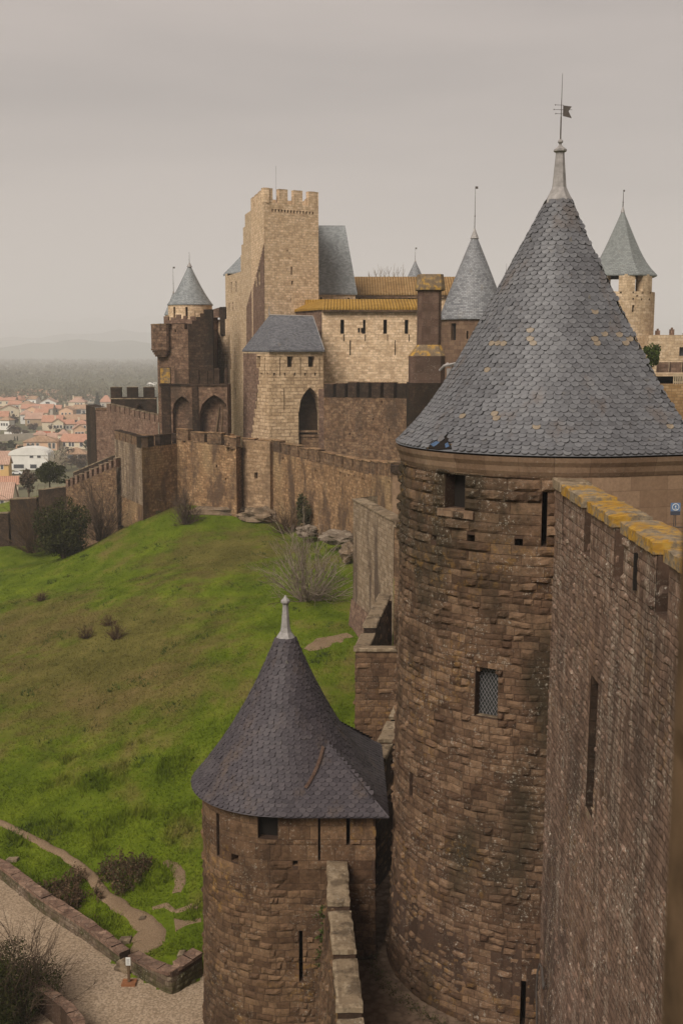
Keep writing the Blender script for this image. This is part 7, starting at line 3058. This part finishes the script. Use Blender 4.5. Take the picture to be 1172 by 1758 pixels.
# garden walls of the town
def town_wall(label, x0, y0, x1, y1, hpx, mat, name='garden_wall'):
    a, b = G(x0, y0, PZ), G(x1, y1, PZ)
    mb = MB()
    h = hpx / F * (a.y + b.y) / 2
    thick_wall(mb, (a.x, a.y), (b.x, b.y), .4, PZ - .3, PZ + h, PZ + h)
    o = mb.build('wall', M[mat])
    o.name = name
    tag(o, label, 'wall')


town_wall('long grey retaining wall with a white top in the town', 0, 757, 64, 754, 11, 'grey_wall')
town_wall('white garden wall above the long grey retaining wall', 8, 745, 62, 748, 4, 'white_wall')
town_wall('red painted wall below the plain cream house', 63, 746, 98, 748, 6.5, 'red_wall')
town_wall('brown garden wall under the white villa', 100, 748, 142, 748, 9, 'brown_wall')
# parked car
g = G(29, 815, PZ)
car = thing('parked_car', 'white car parked in front of the white arched hall', 'car', (g.x, g.y, PZ))
kx = 9 / F * g.y
mb = MB()
prof = [(-1, .18), (1, .18), (1, .40), (.93, .48), (.55, .52), (.28, .74), (-.5, .74), (-.85, .52), (-1, .46)]
Pn = [(g.x + x * kx, PZ + z * kx * .95) for x, z in prof]
for y0_, fl in ((g.y, 1), (g.y + 1.7, 0)):
    q = [(x, y0_, z) for x, z in Pn]
    mb.face(q if fl else q[::-1])
for i in range(len(Pn)):
    a, b = Pn[i], Pn[(i + 1) % len(Pn)]
    mb.face([(a[0], g.y, a[1]), (a[0], g.y + 1.7, a[1]), (b[0], g.y + 1.7, b[1]), (b[0], g.y, b[1])])
body = mb.build('body', M['car_paint'], car)
mb = MB()
wq = [(.5, .53), (.26, .71), (-.47, .71), (-.78, .53)]
mb.face([(g.x + x * kx, g.y - .01, PZ + z * kx * .95) for x, z in reversed(wq)])
mb.build('side_window', M['house_dark'], car)
for s_ in (-.6, .62):
    mb = MB()
    c = Vector((g.x + s_ * kx, g.y - .03, PZ + .18 * kx))
    mb.face([c + Vector((.19 * kx * math.cos(a), 0, .19 * kx * math.sin(a))) for a in np.linspace(0, 2 * math.pi, 15)[:-1]])
    for i in range(14):
        a0, a1 = 2 * math.pi * i / 14, 2 * math.pi * (i + 1) / 14
        p, q = c + Vector((.19 * kx * math.cos(a0), 0, .19 * kx * math.sin(a0))), c + Vector((.19 * kx * math.cos(a1), 0, .19 * kx * math.sin(a1)))
        mb.face([p, q, q + Vector((0, .25, 0)), p + Vector((0, .25, 0))])
    mb.build('wheel', M['tyre'], car)


def tree(label, px, py, wpx, hpx, kind='round', mat='leaf_dark', n=700, size=.7, Y=None, z=None, group=None, name='tree'):
    g = W(px, py, Y) if Y else G(px, py, PZ)
    if z is not None:
        g.z = z
    k = g.y / F
    r, h = wpx / 2 * k, hpx * k
    t = thing(name, label, 'tree', tuple(g), group)
    if kind == 'bare':
        mb = MB()
        mb.tube([(g.x, g.y, g.z - .3), (g.x + .1, g.y, g.z + h * .25), (g.x, g.y, g.z + h * .45)], [h * .03, h * .025, h * .018], 6)
        mb.build('trunk', M[mat], t)
        mb = MB()
        bare(mb, (g.x, g.y, g.z + h * .22), h * .8, r * 1.1, 16, h * .014, up=.5, gen=2, kids=5)
        mb.build('crown', M[mat], t)
        return t
    mb = MB()
    mb.tube([(g.x, g.y, g.z - .3), (g.x, g.y, g.z + h * .5)], [h * .035, h * .02], 6)
    for q in range(4):
        a = rng.uniform(0, 6.28)
        mb.tube([(g.x, g.y, g.z + h * .3), (g.x + math.cos(a) * r * .5, g.y + math.sin(a) * r * .5, g.z + h * .6)], [h * .015, h * .006], 4)
    mb.build('trunk', M['bark'], t)
    mb = MB()
    if kind == 'cypress':
        for q in range(6):
            f = q / 5
            leaves(mb, (g.x, g.y, g.z + h * (.12 + .76 * f)), (r * (1.05 - .75 * f), r * (1.05 - .75 * f), h * .14), n // 6, size, 5)
    else:
        leaves(mb, (g.x, g.y, g.z + h * .58), (r, r, h * .45), n, size, 10)
    mb.build('crown', M[mat], t)
    return t


tree('dark cypress standing among the pink roofs above the middle wall', 168, 702, 17, 28, 'cypress', 'leaf_dark', 1500, .9)
tree('dark round tree between the red wall and the cream house', 106, 757, 26, 21, 'round', 'leaf_dark', 900, .8)
tree('bushy dark green tree left of the peach house', 22, 774, 28, 19, 'round', 'leaf_dark', 900, .7)
tree('olive green tree at the left edge before the peach house', 2, 775, 20, 14, 'round', 'leaf_olive', 600, .7)
tree('grey winter shrubs in the garden above the long retaining wall', 26, 745, 28, 16, 'round', 'twig_dark', 700, .8)
tree('brown leafless tree above the red wall', 58, 740, 20, 13, 'round', 'twig_dark', 600, .8)
tree('narrow dark tree beside the left gabled house', 31, 711, 6, 14, 'cypress', 'leaf_dark', 500, .7)
tree('grey bare tree left of the brown stained house', 26, 730, 18, 19, 'round', 'twig_dark', 600, .9)
tree('slim cypress before the long retaining wall, left of a pair', 26, 757, 3, 8, 'cypress', 'leaf_dark', 240, .4)
tree('slim cypress before the long retaining wall, right of a pair', 30.5, 757, 3, 9, 'cypress', 'leaf_dark', 240, .4)
tree('small cypress at the right end of the long retaining wall', 52, 752, 3.5, 10, 'cypress', 'leaf_dark', 240, .4)
tree('little dark tree on the skyline of the town beside the low white house', 60, 690, 5, 8, 'round', 'leaf_dark', 260, .9)
tree('little dark tree behind the white gabled house', 78, 688, 6, 8, 'round', 'leaf_dark', 260, .9)
tree('dark flat-topped tree beside the far left roofs', 23, 688, 12, 8, 'round', 'leaf_dark', 400, .9)
tree('grey tree at the left edge of the town skyline', 1, 684, 8, 10, 'round', 'leaf_olive', 300, .9)
tree('reddish winter tree in front of the small weathered house', 122, 786, 34, 26, 'round', 'twig_dark', 700, .5, Y=260, z=-37)
tree('pale leafless tree with whitish limbs before the white arched hall', 97, 812, 34, 42, 'bare', 'bark_pale', Y=180)
tree('dark evergreen tree behind the low wall, below the pale leafless tree', 86, 838, 66, 46, 'round', 'leaf_dark', 3200, .35, Y=163)
tree('brown bushy thicket tree at the left, before the broad pinkish roof', 50, 850, 34, 46, 'round', 'twig_dark', 1400, .4, Y=170)
tree('dark clipped round tree at the right edge beside the gallery tower', 1117, 637, 30, 50, 'round', 'leaf_green', 2600, .22, Y=90)
k_ = 0
for px, h_ in ((634, 12), (645, 15), (652, 20), (660, 17), (668, 19), (676, 25), (684, 19), (692, 22)):
    y_ = 185 + 3 * k_
    g_ = W(px, 492, y_)
    t_ = thing('tree', 'bare poplar top showing faintly over the ochre tiled hall', 'tree', tuple(g_), 'bare poplars behind the tiled hall')
    hh = (h_ + 14) * y_ / F
    mb = MB()
    mb.tube([g_, g_ + Vector((rng.gauss(0, .1), 0, hh * .6)), g_ + Vector((rng.gauss(0, .2), 0, hh))], [.06, .035, .012], 4)
    mb.build('trunk', M['twig'], t_)
    mb = MB()
    for q in range(9):
        f = rng.uniform(.1, .75)
        a = rng.uniform(0, 6.28)
        b_ = g_ + Vector((0, 0, hh * f))
        l = hh * rng.uniform(.2, .4)
        mb.tube([b_, b_ + Vector((math.cos(a) * .3, math.sin(a) * .3, l * .5)), b_ + Vector((math.cos(a) * .45, math.sin(a) * .45, l))], [.028, .02, .008], 3)
    mb.build('crown', M['twig'], t_)
    k_ += 1

# gardens: shrubs and small trees between the houses
for k in range(46):
    px, py = rng.uniform(0, 150), rng.uniform(692, 812)
    if py > 770 and px > 60:
        px = rng.uniform(98, 150)
    kd = rng.choice(['leaf_dark', 'twig_dark', 'leaf_olive', 'twig_dark'])
    g_ = G(px, py, PZ)
    hh = rng.uniform(2.2, 5.0) * F / g_.y
    if kd == 'leaf_dark':
        tree('dark evergreen garden tree among the houses of the town', px, py, hh * .8, hh, 'round', kd, 260, .8, group='evergreen garden trees of the town')
    elif kd == 'leaf_olive':
        tree('olive green garden tree among the houses of the town', px, py, hh * .9, hh * .9, 'round', kd, 260, .8, group='olive garden trees of the town')
    else:
        tree('grey-brown winter garden tree among the houses of the town', px, py, hh * 1.1, hh, 'round', kd, 260, .8, group='winter garden trees of the town')
rr = random.Random(4)
for k in range(16):
    px, py = rr.uniform(0, 150), rr.uniform(682, 700)
    wv = rr.uniform(11, 18)
    kp_ = F / G(px, py, PZ).y
    he_, hr_ = rr.uniform(3.5, 5.5) * kp_, rr.uniform(1.5, 2.2) * kp_
    house('distant orange-roofed house in the back rows of the town', px - wv / 2, px + wv / 2, py, py - he_, py - he_ - hr_, rr.choice(['cream_wall', 'white_wall', 'grey_wall', 'peach_wall']), rr.choice(['tile_orange', 'tile_pink', 'tile_orange', 'tile_brown']), rr.choice(['e', 'h', 'g']), [(.3, .55, .9, 1.2), (.7, .55, .9, 1.2)], rr.uniform(-.4, .4), .8, None, group='distant houses in the back rows of the town')

for k in range(16):
    px, py = rr.uniform(-5, 150), rr.uniform(700, 770)
    if 740 < py and px < 64:
        px += 70
    wv = rr.uniform(16, 26)
    kp_ = F / G(px, py, PZ).y
    he_, hr_ = rr.uniform(3.0, 5.0) * kp_, rr.uniform(1.3, 2.0) * kp_
    house('modest tiled house filling the middle rows of the town', px - wv / 2, px + wv / 2, py, py - he_, py - he_ - hr_, rr.choice(['cream_wall', 'white_wall', 'grey_wall', 'peach_wall', 'cream_wall']), rr.choice(['tile_pink', 'tile_pink', 'tile_orange', 'tile_brown']), rr.choice(['e', 'h', 'g']), [(.25, .55, .9, 1.2), (.5, .55, .9, 1.2), (.78, .55, .9, 1.2)], rr.uniform(-.4, .4), .8, rr.choice([None, .3]), group='modest houses in the middle rows of the town')
HAZE = .00036
CLOUD_LO, CLOUD_HI = (2.62, 2.28, 2.13), (3.72, 3.20, 2.93)
SUN = 3.6
EXPO = 0.35
# ------------------------------------------------------------------ air, sky, sun, camera
mb = MB()
mb.prism([(-13000, -1500), (13000, -1500), (13000, 13200), (-13000, 13200)], PZ - 2.5, 420)
hzo = mb.build('haze', [])
hzo.data.materials.clear()
hm = bpy.data.materials.new('pale_haze')
hm.use_nodes = True
t_ = hm.node_tree
t_.nodes.clear()
out = t_.nodes.new('ShaderNodeOutputMaterial')
pv_ = t_.nodes.new('ShaderNodeVolumePrincipled')
pv_.inputs['Color'].default_value = (.91, .915, .94, 1)
pv_.inputs['Density'].default_value = HAZE
pv_.inputs['Anisotropy'].default_value = 0.0
t_.links.new(pv_.outputs[0], out.inputs['Volume'])
hzo.data.materials.append(hm)
hzo['kind'] = 'stuff'
hzo['label'] = 'pale haze fading the far plain and hills'

w = bpy.data.worlds.new('World')
scene.world = w
w.use_nodes = True
nt = w.node_tree
nt.nodes.clear()
wo = nt.nodes.new('ShaderNodeOutputWorld')
bg = nt.nodes.new('ShaderNodeBackground')
bg.inputs['Strength'].default_value = .1
sky = nt.nodes.new('ShaderNodeTexSky')
sky.sky_type = 'NISHITA'
sky.sun_disc = False
SUN_EL, SUN_AZ = math.radians(42), math.radians(212)      # azimuth from +Y clockwise
sky.sun_elevation = SUN_EL
sky.sun_rotation = SUN_AZ
tc = nt.nodes.new('ShaderNodeTexCoord')
mp = nt.nodes.new('ShaderNodeMapping')
mp.inputs['Scale'].default_value = (1.1, 1.1, 6.5)
nt.links.new(tc.outputs['Generated'], mp.inputs[0])
nz = nt.nodes.new('ShaderNodeTexNoise')
nz.inputs['Scale'].default_value = 1.6
nz.inputs['Detail'].default_value = 6
nz.inputs['Roughness'].default_value = .5
nt.links.new(mp.outputs[0], nz.inputs['Vector'])
rp = nt.nodes.new('ShaderNodeValToRGB')
e = rp.color_ramp.elements
e[0].position, e[0].color = .36, (*CLOUD_LO, 1)
e[1].position, e[1].color = .64, (*CLOUD_HI, 1)
nt.links.new(nz.outputs[0], rp.inputs[0])
mx = nt.nodes.new('ShaderNodeMix')
mx.data_type = 'RGBA'
mx.inputs[0].default_value = .95
nt.links.new(sky.outputs[0], mx.inputs[6])
nt.links.new(rp.outputs[0], mx.inputs[7])
nt.links.new(mx.outputs[2], bg.inputs[0])
nt.links.new(bg.outputs[0], wo.inputs[0])

sl = bpy.data.lights.new('sun', 'SUN')
sl.energy = SUN
sl.angle = math.radians(30)
sl.color = (1.0, .925, .835)
so_ = bpy.data.objects.new('sun', sl)
COL.objects.link(so_)
d = Vector((math.sin(SUN_AZ) * math.cos(SUN_EL), math.cos(SUN_AZ) * math.cos(SUN_EL), math.sin(SUN_EL)))
so_.rotation_euler = (-d).to_track_quat('-Z', 'Y').to_euler()

cam = bpy.data.cameras.new('camera')
co = bpy.data.objects.new('camera', cam)
COL.objects.link(co)
co.location = (0, 0, 0)
co.rotation_euler = (math.pi / 2 - T, 0, 0)
cam.sensor_fit = 'VERTICAL'
cam.sensor_height = 36
cam.sensor_width = 24
cam.lens = 36 * F / 1758
cam.clip_start = .05
cam.clip_end = 40000
cam.dof.use_dof = True
cam.dof.focus_distance = 45
cam.dof.aperture_fstop = 3.5
scene.camera = co
scene.view_settings.view_transform = 'Standard'
scene.view_settings.look = 'None'
scene.view_settings.exposure = EXPO
scene.view_settings.gamma = 1
scene.render.engine = 'CYCLES'
cy = scene.cycles
cy.use_denoising = True
cy.denoiser = 'OPENIMAGEDENOISE'
cy.denoising_input_passes = 'RGB_ALBEDO_NORMAL'
cy.max_bounces = 5
cy.diffuse_bounces = 3
cy.glossy_bounces = 2
cy.transmission_bounces = 2
cy.volume_bounces = 2
cy.transparent_max_bounces = 4
cy.caustics_reflective = False
cy.caustics_refractive = False
